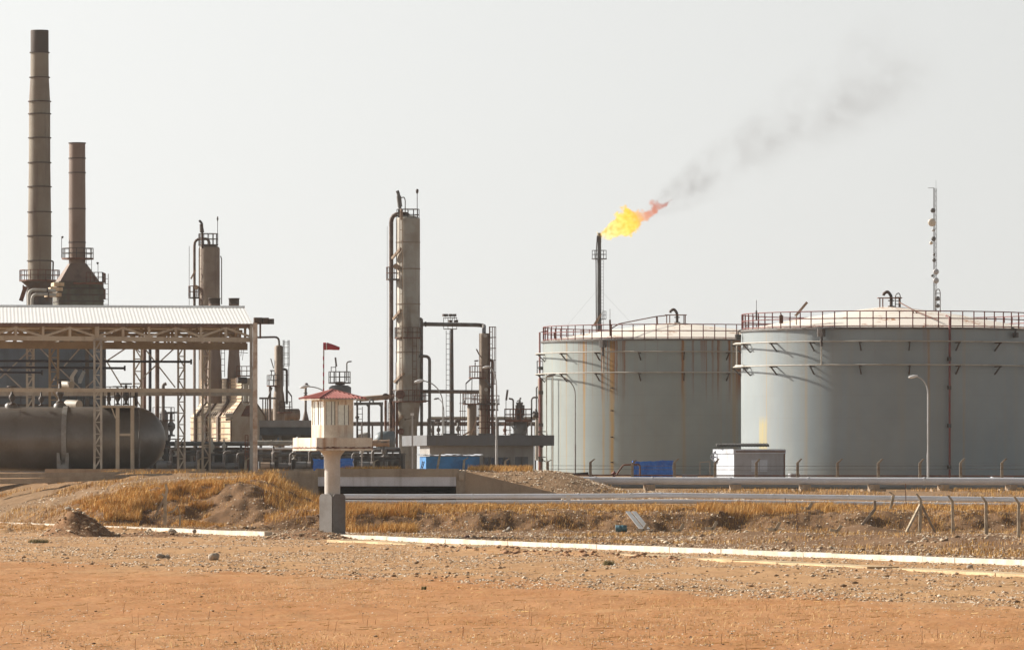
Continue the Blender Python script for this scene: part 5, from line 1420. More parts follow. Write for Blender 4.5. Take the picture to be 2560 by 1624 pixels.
mb = MB(); p = fr(x0, D, rz, -.02, 1.6); mb.obox((p[0], p[1], 2.4), .05, .9, 1.0, rz); mb.build('door', M['black_sheet'], hb)
mb = MB(); mb.bar(P(1051, 1176, 468), P(1057, 1152, 468), .06); mb.bar(P(1055, 1176, 468), P(1061, 1152, 468), .06)
for k in range(4): mb.bar(P(1052 + 1.4*k, 1172 - 5.6*k, 468), P(1056 + 1.4*k, 1172 - 5.6*k, 468), .05)
tag(mb.build('ladder', M['steel_dark'], loc=P(1053, 1176, 468)), 'short dark ladder leaning on the blue hut', 'ladder')

D = 468.0; rz = R(19); x0 = X(1835, D)
wh = thing('white_hut', 'white cabin, shade coloured into its front, with black corrugated sheets on its roof', 'hut', (x0, D, 2.2))
hl = (X(1963, D) - x0)/math.cos(rz); dp = (x0 - X(1790, D))/math.sin(rz)
mb = MB(); q = fr(x0, D, rz, .01, .012); turned_box(mb, q[0], hl - .02, q[1], dp - .02, 1.6, Z(1133, D), rz); mb.build('front_wall', M['white_sheet_shade'], wh)
mb = MB(); q = fr(x0, D, rz, 0, 0); turned_box(mb, q[0], .03, q[1], dp, 1.6, Z(1133, D), rz); mb.build('side_wall', M['white_sheet'], wh)
mb = MB(); q = fr(x0, D, rz, -.08, -.1); turned_box(mb, q[0], hl + .16, q[1], dp + .2, Z(1133, D) + .002, Z(1122, D), rz); mb.build('roof', M['white_sheet'], wh)
mb = MB(); q = fr(x0, D, rz, .1, -.13); turned_box(mb, q[0], hl - .1, q[1], .02, Z(1130, D), Z(1126, D), rz); mb.build('fascia_strip', M['fascia'], wh)
u0 = (X(1878, D + .9) - x0)/math.cos(rz); u1 = (X(1918, D + 1.2) - x0)/math.cos(rz)
mb = MB(); q = fr(x0, D, rz, u0, -.02); turned_box(mb, q[0], u1 - u0, q[1], .03, Z(1178, D), Z(1149, D), rz); w_ = mb.build('window_board', M['white_sheet'], wh)
mb = MB(); q = fr(x0, D, rz, (u0 + u1)/2, -.03); mb.obox((q[0], q[1], Z(1178, D)), .05, .03, Z(1149, D) - Z(1178, D), rz); mb.build('joint', M['white_sheet_shade'], w_)
mb = MB(); q = fr(x0, D, rz, hl, 0); mb.obox((q[0], q[1], 1.6), .1, .1, Z(1133, D) - 1.6, rz); mb.build('corner_trim', M['fascia'], wh)
mb = MB(); a = fr(x0, D, rz, -.2, dp*.7); 
for (pa, pb) in (((1790, 1127), (1776, 1142)), ((1776, 1142), (1788, 1155)), ((1776, 1142), (1790, 1142))): mb.bar(P(*pa, D + 3.6), P(*pb, D + 3.6), .12)
mb.build('awning_arm', M['white_sheet'], wh)
mb = MB(); n = 36; vs, fs = [], []
qa = Vector((X(1791, D + 3), D + 3.2, Z(1121, D) + .12)); qb = Vector((X(1922, D + 1), D + 1.2, Z(1121, D) + .12))
for k in range(n + 1):
    p = qa.lerp(qb, k/n); b_ = .035 if k % 2 else 0
    for (dy, dz) in ((-1.0, .02), (1.2, .14)):
        for e in (0, .16): vs.append((p.x, p.y + dy, p.z + dz + b_ + e))
for k in range(n):
    a = 4*k; fs += [(a+1, a+5, a+7, a+3), (a, a+2, a+6, a+4), (a, a+4, a+5, a+1), (a+2, a+3, a+7, a+6)]
fs += [(0,1,3,2), (4*n, 4*n+2, 4*n+3, 4*n+1)]
mb.add(vs, fs); tag(mb.build('corrugated_sheet', M['black_sheet'], loc=qa), 'stack of black corrugated sheets lying on the white hut', 'sheet')
mb = MB(); a, b = P(1750, 1155, 474), P(1775, 1153, 474); mb.bar(a, b, .05); mb.bar(a, P(1750, 1192, 474), .05); mb.bar(b, P(1775, 1192, 474), .05)
tag(mb.build('low_frame', M['pipe_tan'], loc=P(1762, 1192, 474)), 'faint thin frame standing left of the white hut', 'frame')

def tarp(px0, px1, yt, yb, D, dep, seed, label):
    rr = random.Random(seed); mb = MB(); nu, nw = 26, 12
    x0, x1, z0, z1 = X(px0, D), X(px1, D), Z(yb, D) - .6, Z(yt, D)
    vs, fs = [], []
    path = [(0, 0), (0, 1), (1, 1), (1, 0)]                          # up the front, over the top, down the back
    n1 = 9
    line = [(0, k/n1) for k in range(n1)] + [(k/n1, 1) for k in range(n1)] + [(1, 1 - k/n1) for k in range(n1 + 1)]
    for i in range(nu + 1):
        u = i/nu
        for j, (v, w) in enumerate(line):
            k = .02*math.sin(u*17 + w*5 + seed) + .012*math.sin(u*41 + w*9) + .012*math.sin(w*23 + u*7)
            sag = -.05*math.sin(u*math.pi*1.5)*w
            vs.append((x0 + (x1 - x0)*u + .05*math.sin(w*11 + u*3), D + v*dep - (k if v == 0 else 0)*1.4 + (k if v == 1 else 0), z0 + (z1 - z0)*w + (k + sag if w > .9 else 0)))
    m = len(line)
    for i in range(nu):
        for j in range(m - 1):
            a = i*m + j; fs.append((a, a + m, a + m + 1, a + 1))
    fs.append(tuple(range(m))); fs.append(tuple(nu*m + j for j in range(m-1, -1, -1)))
    mb.add(vs, fs)
    return tag(mb.build('tarpaulin_stack', M['tarp'], loc=((x0+x1)/2, D, z0)), label, 'tarpaulin')
tarp(1583, 1682, 1151, 1192, 466, 2.2, 3, 'bright blue tarpaulin draped over a block in front of the rusty tank')
tarp(783, 882, 1146, 1164, 520, 2.5, 8, 'blue tarpaulin heap behind the guard tower column')
for (px, py, w, h, m, lab) in ((1448, 1184, 46, 8, 'black_sheet', 'dark pipe lying on the ground below the rusty tank'), (1404, 1183, 9, 7, 'red', 'small red hydrant at the foot of the rusty tank'),
                               (1535, 1182, 6, 8, 'red', 'red valve stem by the sloped pipe'), (1725, 1188, 36, 6, 'white_sheet', 'flat white bundle lying between tarpaulin and white hut'), (1985, 1186, 26, 6, 'white_sheet', 'white bundle right of the white hut'), (2505, 1193, 55, 5, 'white_sheet', 'long white bundle at the far right fence')):
    mb = MB(); D = 466.; s = S(D); c = P(px, py, D); 
    if 'pipe' in lab and 'lying' in lab: mb.tube([P(px - w/2, py + 2, D), P(px + w/2, py - 1, D)], h/s/2, 10)
    elif 'red' in lab: mb.lathe((c.x, c.y, c.z - .4), [(.12, 0), (.12, .3), (.2, .34), (.2, .42), (.1, .46), (.06, .55), (0, .56)], 10); mb.tube([(c.x - .2, c.y, c.z - .1), (c.x + .2, c.y, c.z - .1)], .07, 7)
    else: mb.obox((c.x, c.y, c.z - .25), w/s, .8, .25 + h/s/2, .1, .1)
    nm = 'loose_pipe' if 'pipe lying' in lab else ('hydrant' if 'red' in lab else 'bundle')
    tag(mb.build(nm, M[m], loc=c), lab, {'loose_pipe': 'pipe', 'hydrant': 'hydrant', 'bundle': 'bundle'}[nm])
mb = MB(); mb.tube(fillet([P(1540, 1188, 463), P(1558, 1161, 463), P(1600, 1160, 463), P(1600, 1190, 463)], .2, 3), .07, 8)
tag(mb.build('pipe_hoop', M['rust'], loc=P(1540, 1188, 463)), 'brown pipe bent over in front of the blue tarpaulin', 'pipe')

# ------------------------------------------------------------------ lamps and masts
def street_lamp(px, py, D, y_bend, hx, hy, label, m=None, r=.085, group=None, headm=None):
    m = m or M['lamp_metal']
    x, z0 = X(px, D), min(Z(py, D), H(X(px, D), D))
    t = thing('street_lamp', label, 'street lamp', (x, D, z0), group)
    zb = Z(y_bend, D); hxw, hz = X(hx, D), Z(hy, D)
    mb = MB(); mb.tube([(x, D, z0), (x, D, z0 + (zb-z0)*.38)], r, 10); mb.tube([(x, D, z0 + (zb-z0)*.38), (x, D, zb)], r*.72, 10); mb.build('pole', m, t)
    pts = []
    for k in range(11):
        u = k/10; a = u*math.pi/2
        pts.append((x + (hxw - x)*.86*(1 - math.cos(a)), D, zb + (hz - zb)*math.sin(a)))
    mb = MB(); mb.tube(pts, r*.6, 8); mb.build('arm', m, t)
    d = 1 if hxw > x else -1
    mb = MB(); L = max(.30, min(.42, abs(hxw - x)*.34)); prof = [(0, -L), (L*.20, -L*.8), (L*.34, -L*.2), (L*.36, L*.3), (L*.22, L*.85), (0, L)]
    tmp = MB(); tmp.lathe((0, 0, 0), prof, 12, cap=False)
    mb.add([(hxw + d*p[2], D + p[0]*.8, hz + p[1]*.9 - p[2]*.2) for p in tmp.v], tmp.f, True); mb.build('lamp_head', headm or M['lamp_head'], t)
    return t
street_lamp(1241, 1180, 452, 965, 1216, 917, 'tall pale street lamp in front of the control building')
street_lamp(2320, 1192, 452, 985, 2283, 941, 'tall white street lamp in front of the big grey tank')
street_lamp(1438, 1186, 478, 985, 1377, 938, 'grey street lamp in front of the rusty tank, arm over its left side', M['lamp_dim'], .07, headm=M['lamp_dim'])
street_lamp(1107, 1160, 505, 1010, 1048, 952, 'street lamp with a long arm before the tall column', M['lamp_dim'], .075)
street_lamp(1110, 1110, 650, 1030, 1091, 996, 'small distant street lamp right of the long armed one', M['lamp_dim'], .06, headm=M['steel_mid'])
street_lamp(812, 1110, 500, 985, 762, 966, 'street lamp half hidden by the guard tower roof', M['lamp_dim'], .07)
DWS = 470.0
w = thing('windsock', 'red windsock flying from a thin banded pole behind the tower', 'windsock', P(809, 1100, DWS))
mb = MB(); mb.bar(P(808.5, 1110, DWS), P(809.5, 862, DWS), .09); mb.build('pole', M['pipe_tan'], w)
for k in range(5):
    y = 890 + k*20; mb = MB(); mb.bar(P(809, y, DWS), P(809, y + 10, DWS), .105); mb.build('pole_band', M['sock'], w)
def taper(a, b, r0, r1, m, name, par, n=14):
    mb_ = MB(); mb_.tube([a, b], [r0, r1], n, cap=False); return mb_.build(name, m, par)
k0 = [P(808, 865, DWS), P(816, 865, DWS), P(824, 866, DWS), P(836, 868.5, DWS), P(849, 871, DWS)]
r0 = [.30, .30, .26, .20, .12]
for i in range(4):
    taper(k0[i], k0[i+1], r0[i], r0[i+1], M['sock'] if i != 1 else M['sock'], 'sock_section', w)
mb = MB(); c = k0[1]; mb.tube([c + Vector((-.02, 0, 0)), c + Vector((.05, 0, 0))], .306, 14); mb.build('sock_band', M['sock_white'], w)
DWP = 455.0
t = thing('instrument_pole', 'pale thin pole with a box and crossarm before the tall column', 'pole', P(1031, 1175, DWP))
mb = MB(); mb.bar(P(1031, 1180, DWP), P(1031, 1036, DWP), .12); mb.build('pole', M['lamp_metal'], t)
mb = MB(); c = P(1030.5, 1038, DWP); mb.obox((c.x, c.y, c.z), .26, .2, .18); mb.build('box', M['lamp_head'], t)
mb = MB(); mb.bar(P(1013, 1048, DWP), P(1038, 1043, DWP), .06); c = P(1013, 1050, DWP); mb.obox((c.x, c.y, c.z), .12, .12, .15); mb.build('crossarm', M['steel_mid'], t)
DY = 455.0
mb = MB(); mb.bar(P(904, 1172, DY), P(904, 1055, DY), .11); tag(mb.build('lamp_post_stub', M['lamp_metal'], loc=P(904, 1172, DY)), 'pale bare pole just right of the guard tower', 'pole')

# floodlight mast
DM = 640.0; s = S(DM)
t = thing('floodlight_mast', 'dark floodlight mast with a basket of lamps and a caged ladder', 'light mast', P(1130, 1100, DM))
mb = MB(); mb.tube([P(1129.5, 1130, DM), P(1129.5, 822, DM)], [.26, .16], 10); mb.build('mast', M['steel_dark'], t)
mb = MB(); ladder(mb, X(1120, DM), DM, Z(1130, DM), Z(826, DM), 9/s, .03, .55); mb.build('ladder', M['mast'], t)
mb = MB(); zb_, zt_ = Z(822, DM), Z(794, DM); xs_ = [X(1109, DM), X(1142, DM)]
for z_ in (zb_, (zb_+zt_)/2, zt_):
    mb.tube([(xs_[0], DM - .7, z_), (xs_[1], DM - .7, z_), (xs_[1], DM + .7, z_), (xs_[0], DM + .7, z_)], .03, 4, closed=True)
for px in (1109, 1120, 1131, 1142):
    for dy in (-.7, .7): mb.bar((X(px, DM), DM + dy, zb_), (X(px, DM), DM + dy, zt_), .05)
mb.box(xs_[0], xs_[1], DM - .7, DM + .7, zb_ - .04, zb_ + .02); mb.build('basket', M['mast'], t)
for (px, py, w_) in ((1113, 788, 13), (1126, 788, 7), (1136, 788, 8), (1126, 803, 8), (1140, 803, 9)):
    mb = MB(); c = P(px, py, DM); mb.obox((c.x, c.y - .3, c.z - .12), w_/s, .5, .26, .4, .08); mb.bar((c.x, c.y, c.z - .1), (c.x, c.y, c.z - .45), .05); mb.build('floodlight', M['steel_dark'], t)

# telecom mast
DTM = 900.0; s = S(DTM)
t = thing('telecom_mast', 'thin lattice telecom mast hung with round dishes behind the big tank', 'mast', P(2338, 830, DTM))
mb = MB(); xa, xb = X(2335, DTM), X(2341.5, DTM); zt, zb = Z(470, DTM), -1.0 + 3.0
for (x, y) in ((xa + .1, 0), (xb, 0), ((xa + xb)/2, .45)): mb.bar((x, DTM + y, zb), (x, DTM + y, zt), .07)
z = zb; k = 0
while z < zt - .7:
    p_, q_ = ((xa + .1), xb) if k % 2 else (xb, (xa + .1)); mb.bar((p_, DTM, z), (q_, DTM, z + .7), .04); z += .7; k += 1
mb.build('lattice', M['mast'], t)
mb = MB(); mb.bar(P(2334, 800, DTM), P(2334, 469, DTM), .09); mb.bar(P(2320, 470, DTM), P(2335, 470, DTM), .07); mb.build('side_pole', M['mast'], t)
mb = MB(); mb.bar(P(2340, 470, DTM), P(2340, 450, DTM), .035); mb.build('antenna', M['mast'], t)
for (px, py, d, m) in ((2332, 526, 12, 'dish_dark'), (2330, 556, 20, 'dish_cream'), (2333, 575, 7, 'dish'), (2334, 597, 12, 'dish_dark'), (2328, 607, 9, 'dish_cream'), (2335.5, 636, 7, 'dish_dark'), (2335.5, 650, 10, 'dish_dark'),
                       (2340, 679, 15, 'dish'), (2331, 689, 7, 'dish_dark'), (2340, 701, 15, 'dish'), (2344, 746, 12, 'dish_dark'), (2344, 764, 11, 'dish_dark')):
    c = P(px, py, DTM - .6); r_ = d/s/2
    tmp = MB(); tmp.lathe((0, 0, 0), [(0, .16), (r_*.6, .11), (r_, 0), (r_, -.25*r_), (r_*.5, -.5*r_), (0, -.6*r_)], 20, cap=False)
    mb = MB(); mb.add([(c.x + p[0], c.y - p[2], c.z + p[1]) for p in tmp.v], tmp.f, True); mb.bar((c.x, c.y + .2, c.z), (c.x, c.y + .7, c.z), .08); mb.build('dish', M[m], t)

# ------------------------------------------------------------------ flare
DFL = 820.0; s = S(DFL)
fl = thing('flare_stack', 'dark flare stack with a railed platform, flame at its tip', 'flare stack', P(1497, 1200, DFL))
xf = X(1498, DFL)
mb = MB(); mb.tube([(xf, DFL, 2.0), (xf, DFL, Z(600, DFL))], [.36, .27], 14); mb.build('riser', M['flare'], fl)
mb = MB(); mb.lathe((xf, DFL, Z(606, DFL)), [(.30, 0), (.30, .7), (.34, .74), (.34, 1.0), (.27, 1.05), (.27, 1.3), (.16, 1.3)], 14); mb.build('tip', M['steel_dark'], fl)
zp = Z(646, DFL)
mb = MB(); mb.ring((xf, DFL, zp), .2, 1.05, -.12, .0, 12); mb.build('platform', M['flare'], fl)
mb = MB(); rail_ring(mb, (xf, DFL, zp), 1.0, 1.1, 10, .035); mb.build('railing', M['flare'], fl)
mb = MB(); mb.tube(fillet([P(1491, 840, DFL-.3), P(1490, 640, DFL-.3), P(1493, 590, DFL-.2), P(1497, 586, DFL)], .4, 3), .08, 7); mb.build('pilot_pipe', M['flare'], fl)
mb = MB(); ladder(mb, X(1505, DFL), DFL - .1, Z(840, DFL), Z(650, DFL), .4, .025, .45); mb.build('ladder', M['mast'], fl)
mb = MB(); zq = Z(797, DFL); mb.box(X(1502, DFL), X(1515, DFL), DFL - .4, DFL + .4, zq - .07, zq); rail_line(mb, [(X(1506, DFL), DFL - .4, zq), (X(1515, DFL), DFL - .4, zq), (X(1515, DFL), DFL + .4, zq)], 1.05, 2, .03); mb.build('side_platform', M['flare'], fl)
for (px, yy) in ((1340, 905), (1600, 830)):
    mb = MB(); mb.tube([P(1497, 720, DFL), P(px, yy, DFL - 3)], .009, 4); mb.build('guy_wire', M['mast'], fl)

def vol_obj(name, label, p0, p1, prof, dens_fn, cat=None, kind=None, n=20):
    """closed envelope round the axis p0-p1; local X runs along the axis; prof = [(t, radius)]"""
    p0, p1 = Vector(p0), Vector(p1); ax = p1 - p0; L_ = ax.length
    mb_ = MB(); tmp = MB(); tmp.lathe((0, 0, 0), [(0.001, prof[0][0]*L_)] + [(r_, t_*L_) for t_, r_ in prof] + [(0.001, prof[-1][0]*L_)], n, cap=False)
    me_ = bpy.data.meshes.new(name); me_.from_pydata([(p[2], p[0], p[1]) for p in tmp.v], [], tmp.f); me_.validate()
    m_ = bpy.data.materials.new(name + '_volume'); m_.use_nodes = True
    N, L = m_.node_tree.nodes, m_.node_tree.links
    N.remove(N['Principled BSDF'])
    dens_fn(N, L, L_, N['Material Output'])
    me_.materials.append(m_)
    o = bpy.data.objects.new(name, me_); COL.objects.link(o)
    xa = ax.normalized(); ya = Vector((0, 1, 0)); ya = (ya - xa*ya.dot(xa)).normalized(); za_ = xa.cross(ya)
    o.matrix_world = Matrix((( xa.x, ya.x, za_.x, p0.x), (xa.y, ya.y, za_.y, p0.y), (xa.z, ya.z, za_.z, p0.z), (0, 0, 0, 1)))
    return tag(o, label, cat, kind=kind)

def grey_ramp(N, L, val, stops):
    r = N.new('ShaderNodeValToRGB'); els = r.color_ramp.elements
    while len(els) < len(stops): els.new(0.5)
    for e, (p_, v_) in zip(els, stops): e.position = p_; e.color = (v_, v_, v_, 1)
    L.new(val, r.inputs[0]); return r.outputs[0]

def axis_nodes(N, L, L_, radii):
    tc = N.new('ShaderNodeTexCoord').outputs['Object']
    sp = N.new('ShaderNodeSeparateXYZ'); L.new(tc, sp.inputs[0])
    t_ = math_n(N, L, 'DIVIDE', sp.outputs[0], L_)
    mx = max(r for _, r in radii)
    rad = math_n(N, L, 'MULTIPLY', grey_ramp(N, L, t_, [(a, r_/mx) for a, r_ in radii]), mx)
    return tc, sp, t_, rad

def smoke_fn(N, L, L_, out):
    radii = [(0, .7), (.10, 2.7), (.3, 4.6), (.6, 7.2), (1, 9.5)]
    tc, sp, t_, rad = axis_nodes(N, L, L_, radii)
    r2 = math_n(N, L, 'SQRT', math_n(N, L, 'ADD', math_n(N, L, 'POWER', sp.outputs[1], 2), math_n(N, L, 'POWER', sp.outputs[2], 2)))
    q = math_n(N, L, 'SUBTRACT', 1.0, math_n(N, L, 'DIVIDE', r2, rad))
    q = math_n(N, L, 'MAXIMUM', q, 0.0)
    n1 = noise_fac(N, L, tc, 0.17, 5, 0.36, 0.70)
    n2 = noise_fac(N, L, tc, 0.5, 4, 0.25, 0.7)
    fade = grey_ramp(N, L, t_, [(0, .2), (.03, 1.2), (.1, .9), (.3, .42), (.55, .34), (.8, .26), (1, 0)])
    d = math_n(N, L, 'MULTIPLY', math_n(N, L, 'MULTIPLY', q, n1), math_n(N, L, 'MULTIPLY', n2, fade))
    d = math_n(N, L, 'MULTIPLY', d, 0.36)
    pv = N.new('ShaderNodeVolumePrincipled'); pv.inputs['Color'].default_value = (0.38, 0.365, 0.37, 1); pv.inputs['Anisotropy'].default_value = 0.2
    L.new(d, pv.inputs['Density']); L.new(pv.outputs[0], out.inputs['Volume'])
vol_obj('smoke', 'faint grey smoke plume drifting up to the right from the flare', P(1600, 543, DFL), P(2345, 95, DFL), [(-.03, 1.3), (.10, 3.2), (.3, 5.2), (.6, 7.8), (1.02, 10)], smoke_fn, kind='stuff')

def flame_fn(N, L, L_, out):
    radii = [(0, .35), (.1, .95), (.22, 1.25), (.36, 1.75), (.48, 1.65), (.55, .95), (.64, .9), (.78, 1.3), (.9, 1.1), (1, .3)]
    tc, sp, t_, rad = axis_nodes(N, L, L_, radii)
    wn_ = N.new('ShaderNodeTexNoise'); wn_.inputs['Scale'].default_value = 0.55; wn_.inputs['Detail'].default_value = 3; L.new(tc, wn_.inputs['Vector'])
    off = N.new('ShaderNodeVectorMath'); off.operation = 'SUBTRACT'; L.new(wn_.outputs['Color'], off.inputs[0]); off.inputs[1].default_value = (.5, .5, .5)
    off2 = N.new('ShaderNodeVectorMath'); off2.operation = 'SCALE'; L.new(off.outputs[0], off2.inputs[0]); off2.inputs['Scale'].default_value = 2.6
    add = N.new('ShaderNodeVectorMath'); L.new(tc, add.inputs[0]); L.new(off2.outputs[0], add.inputs[1])
    s2 = N.new('ShaderNodeSeparateXYZ'); L.new(add.outputs[0], s2.inputs[0])
    r2 = math_n(N, L, 'SQRT', math_n(N, L, 'ADD', math_n(N, L, 'POWER', s2.outputs[1], 2), math_n(N, L, 'POWER', s2.outputs[2], 2)))
    q = math_n(N, L, 'SUBTRACT', 1.0, math_n(N, L, 'DIVIDE', r2, rad))
    n1 = N.new('ShaderNodeTexNoise'); n1.inputs['Scale'].default_value = 1.0; n1.inputs['Detail'].default_value = 5; n1.inputs['Roughness'].default_value = .65; L.new(tc, n1.inputs['Vector'])
    ragged = math_n(N, L, 'MULTIPLY', math_n(N, L, 'SUBTRACT', n1.outputs[0], .5), 2.2)
    thin = N.new('ShaderNodeMapRange'); thin.inputs['From Min'].default_value = .48; thin.inputs['From Max'].default_value = .62; thin.inputs['To Min'].default_value = 0.0; thin.inputs['To Max'].default_value = -.36
    L.new(t_, thin.inputs[0])
    e = math_n(N, L, 'ADD', math_n(N, L, 'ADD', q, ragged), thin.outputs[0])
    dn = N.new('ShaderNodeMapRange'); dn.inputs['From Min'].default_value = .0; dn.inputs['From Max'].default_value = .22; L.new(e, dn.inputs[0])
    dk = N.new('ShaderNodeMapRange'); dk.inputs['From Min'].default_value = .45; dk.inputs['From Max'].default_value = .62; dk.inputs['To Min'].default_value = 3.0; dk.inputs['To Max'].default_value = 1.3; L.new(t_, dk.inputs[0])
    dens = math_n(N, L, 'MULTIPLY', dn.outputs[0], dk.outputs[0])
    n3 = noise_fac(N, L, tc, 2.2, 5, 0.35, 0.68)
    tt = math_n(N, L, 'ADD', t_, math_n(N, L, 'MULTIPLY', math_n(N, L, 'SUBTRACT', n3, .5), .12))
    cr = N.new('ShaderNodeValToRGB'); els = cr.color_ramp.elements
    while len(els) < 6: els.new(.5)
    for i, (p_, c_) in enumerate(((0.0, (1.0, .84, .50)), (.18, (1.0, .82, .26)), (.40, (.98, .66, .03)), (.54, (.9, .42, .06)), (.66, (.72, .22, .10)), (1.0, (.40, .10, .07)))):
        els[i].position = p_; els[i].color = (*c_, 1)
    L.new(tt, cr.inputs[0])
    n4 = noise_fac(N, L, tc, 1.6, 5, 0.48, 0.62)
    hot = mix(N, L, math_n(N, L, 'MULTIPLY', n3, .55), cr.outputs[0], (1.0, .90, .34))
    hot = mix(N, L, math_n(N, L, 'MULTIPLY', n4, .75), hot, (.95, .42, .01))
    dkc = N.new('ShaderNodeMapRange'); dkc.inputs['From Min'].default_value = .5; dkc.inputs['From Max'].default_value = .6; L.new(t_, dkc.inputs[0])
    colr = mix(N, L, dkc.outputs[0], hot, cr.outputs[0])
    ab = N.new('ShaderNodeVolumePrincipled'); ab.inputs['Color'].default_value = (0, 0, 0, 1)
    L.new(dens, ab.inputs['Density'])
    L.new(colr, ab.inputs['Emission Color']); L.new(math_n(N, L, 'MULTIPLY', dens, FLAME_K), ab.inputs['Emission Strength'])
    L.new(ab.outputs[0], out.inputs['Volume'])
FLAME_K = 0.78
vol_obj('flame', 'bright yellow flame blowing right from the flare tip, red at its end', P(1501, 588, DFL), P(1672, 505, DFL), [(-.03, .8), (.12, 2.2), (.4, 3.2), (.7, 2.7), (1.05, 1.3)], flame_fn, 'flame')

# ------------------------------------------------------------------ process plant
def shell_profile(rows, D, y_base):
    """rows: (half width px, y px) from top to bottom -> lathe profile from the base up"""
    s = S(D)
    return [(w/s, (y_base - y)/s) for w, y in reversed(rows)]
def ring_platform(par, cx_, cy_, z, r_in, r_out, h, n, m_floor, m_rail, a0=0.0, a1=2*math.pi, cols=True):
    mb = MB(); mb.ring((cx_, cy_, z), r_in, r_out, -.14, 0, 20, a0, a1); mb.build('platform', M[m_floor], par)
    mb = MB(); rail_ring(mb, (cx_, cy_, z), r_out - .05, h, n, .035, a0, a1); mb.build('railing', M[m_rail], par)
def pipe(par, pts, r, m, name='pipe', fil=.4, n=8):
    mb = MB(); mb.tube(fillet(pts, fil, 4), r, n); return mb.build(name, M[m], par)
def manhole(par, px, py, D, dd, r, m='rust'):
    c = P(px, py, D - dd); mb = MB(); mb.tube([c + Vector((-.1, .4, 0)), c + Vector((-.16, -.1, 0))], r, 14); mb.tube([c + Vector((-.16, -.12, 0)), c + Vector((-.17, -.18, 0))], r*1.15, 14)
    return mb.build('manhole', M[m], par)

# --- tall column in the middle
D = 620.0; s = S(D); c = P(1020, 1190, D); y0 = 1190
cm = thing('distillation_column', 'tallest weathered grey column with an overhead pipe loop, in the middle', 'column', c)
mb = MB(); mb.lathe(c, shell_profile([(0, 539), (18, 540), (29, 545), (30, 548), (30, 905), (31, 906), (31, 1005), (27, 1040), (26, 1062), (23, 1066), (22, 1190)], D, y0), 40); mb.build('shell', M['col_grey'], cm)
mb = MB()
for y in (606, 672, 760, 880, 962): mb.ring((c.x, c.y, Z(y, D)), 30/s - .02, 30/s + .035, -.05, .05, 40)
mb.build('shell_band', M['col_brown'], cm)
ring_platform(cm, c.x, c.y, Z(551, D), .5, 29/s, 1.15, 12, 'steel_dark', 'steel_dark')
pipe(cm, [P(1021, 552, D), P(1021, 535, D), P(978, 535, D), P(978, 1090, D), P(978, 1120, D)], 5.5/s, 'pipe_brown', 'overhead_pipe', 1.0, 12)
pipe(cm, [P(1003, 550, D-1.3), P(1003, 522, D-1.3)], .1, 'pipe_tan', 'ladder_pipe')
mb = MB(); ladder(mb, X(1003.5, D), D - 1.35, Z(975, D), Z(530, D), .28, .035, 1.1); mb.build('ladder', M['pipe_tan'], cm)
pipe(cm, [P(1001, 550, D-.5), P(999, 508, D-.5), P(996, 484, D-.5), P(993, 477, D-.5)], .17, 'steel_mid', 'relief_pipe')
mb = MB(); mb.tube([P(1000, 517, D-.5), P(997, 490, D-.5)], .24, 10); mb.build('silencer', M['steel_mid'], cm)
pipe(cm, [P(1002, 495, D), P(1010, 492, D), P(1013, 500, D), P(1013, 545, D)], .06, 'steel_mid', 'thin_pipe', .3, 6)
mb = MB(); mb.bar(P(1043, 550, D), P(1043, 484, D), .07); mb.lathe(P(1043, 484, D), [(0, 0), (.1, .02), (.16, .3), (.12, .45), (0, .5)], 10); mb.build('beacon', M['steel_dark'], cm)
ring_platform(cm, X(986, D), D - .2, Z(697, D), .1, 21/s, 1.2, 9, 'steel_dark', 'rust')
manhole(cm, 994, 666, D, 1.0, .26, 'pipe_tan')
for (p, q) in (((1002, 621), (980, 646)), ((1003, 774), (983, 798)), ((1009, 932), (986, 955)), ((1006, 1038), (988, 1062))):
    mb = MB(); mb.bar(P(*p, D-1.3), P(*q, D-.4), .2, .24); mb.build('davit', M['pipe_tan'], cm)
ring_platform(cm, c.x, c.y, Z(843, D), 30/s - .05, 34/s, 1.0, 16, 'rust', 'rust')
ring_platform(cm, c.x + .1, c.y, Z(1002, D), 30/s - .05, 44/s, 1.1, 18, 'rust', 'rust')
manhole(cm, 1005, 985, D, 1.3, .42); manhole(cm, 1006, 1078, D, 1.0, .3)
ring_platform(cm, X(1062, D), D, Z(1000, D), .1, .5, 1.0, 6, 'rust', 'rust')
pipe(cm, [P(1046, 797, D), P(1054, 797, D), P(1054, 1110, D)], 4/s, 'steel_mid', 'side_pipe', .3, 10)
pipe(cm, [P(1046, 890, D-.3), P(1074, 890, D-.3), P(1074, 1110, D-.3)], 4/s, 'steel_mid', 'side_pipe', .5, 10)
mb = MB(); ladder(mb, X(1037, D), D - 1.2, Z(1000, D), Z(845, D), .4, .03, .8); mb.build('ladder', M['rust'], cm)
mb = MB(); ladder(mb, X(976, D), D - .8, Z(1120, D), Z(1005, D), .4, .03, .6); mb.bar(P(968, 565, D-.5), P(968, 1090, D-.5), .03); mb.build('ladder', M['rust'], cm)
for px, y1, y2 in ((964, 1000, 1110), (985, 1002, 1130), (992, 1002, 1130)): pipe(cm, [P(px, y1, D-.9), P(px, y2, D-.9)], .13, 'rust', 'side_pipe')
mb = MB(); rail_line(mb, [P(970, 1105, D-1.5), P(985, 1105, D-1.5)], 1.4, 2, .04); mb.build('railing', M['pipe_tan'], cm)
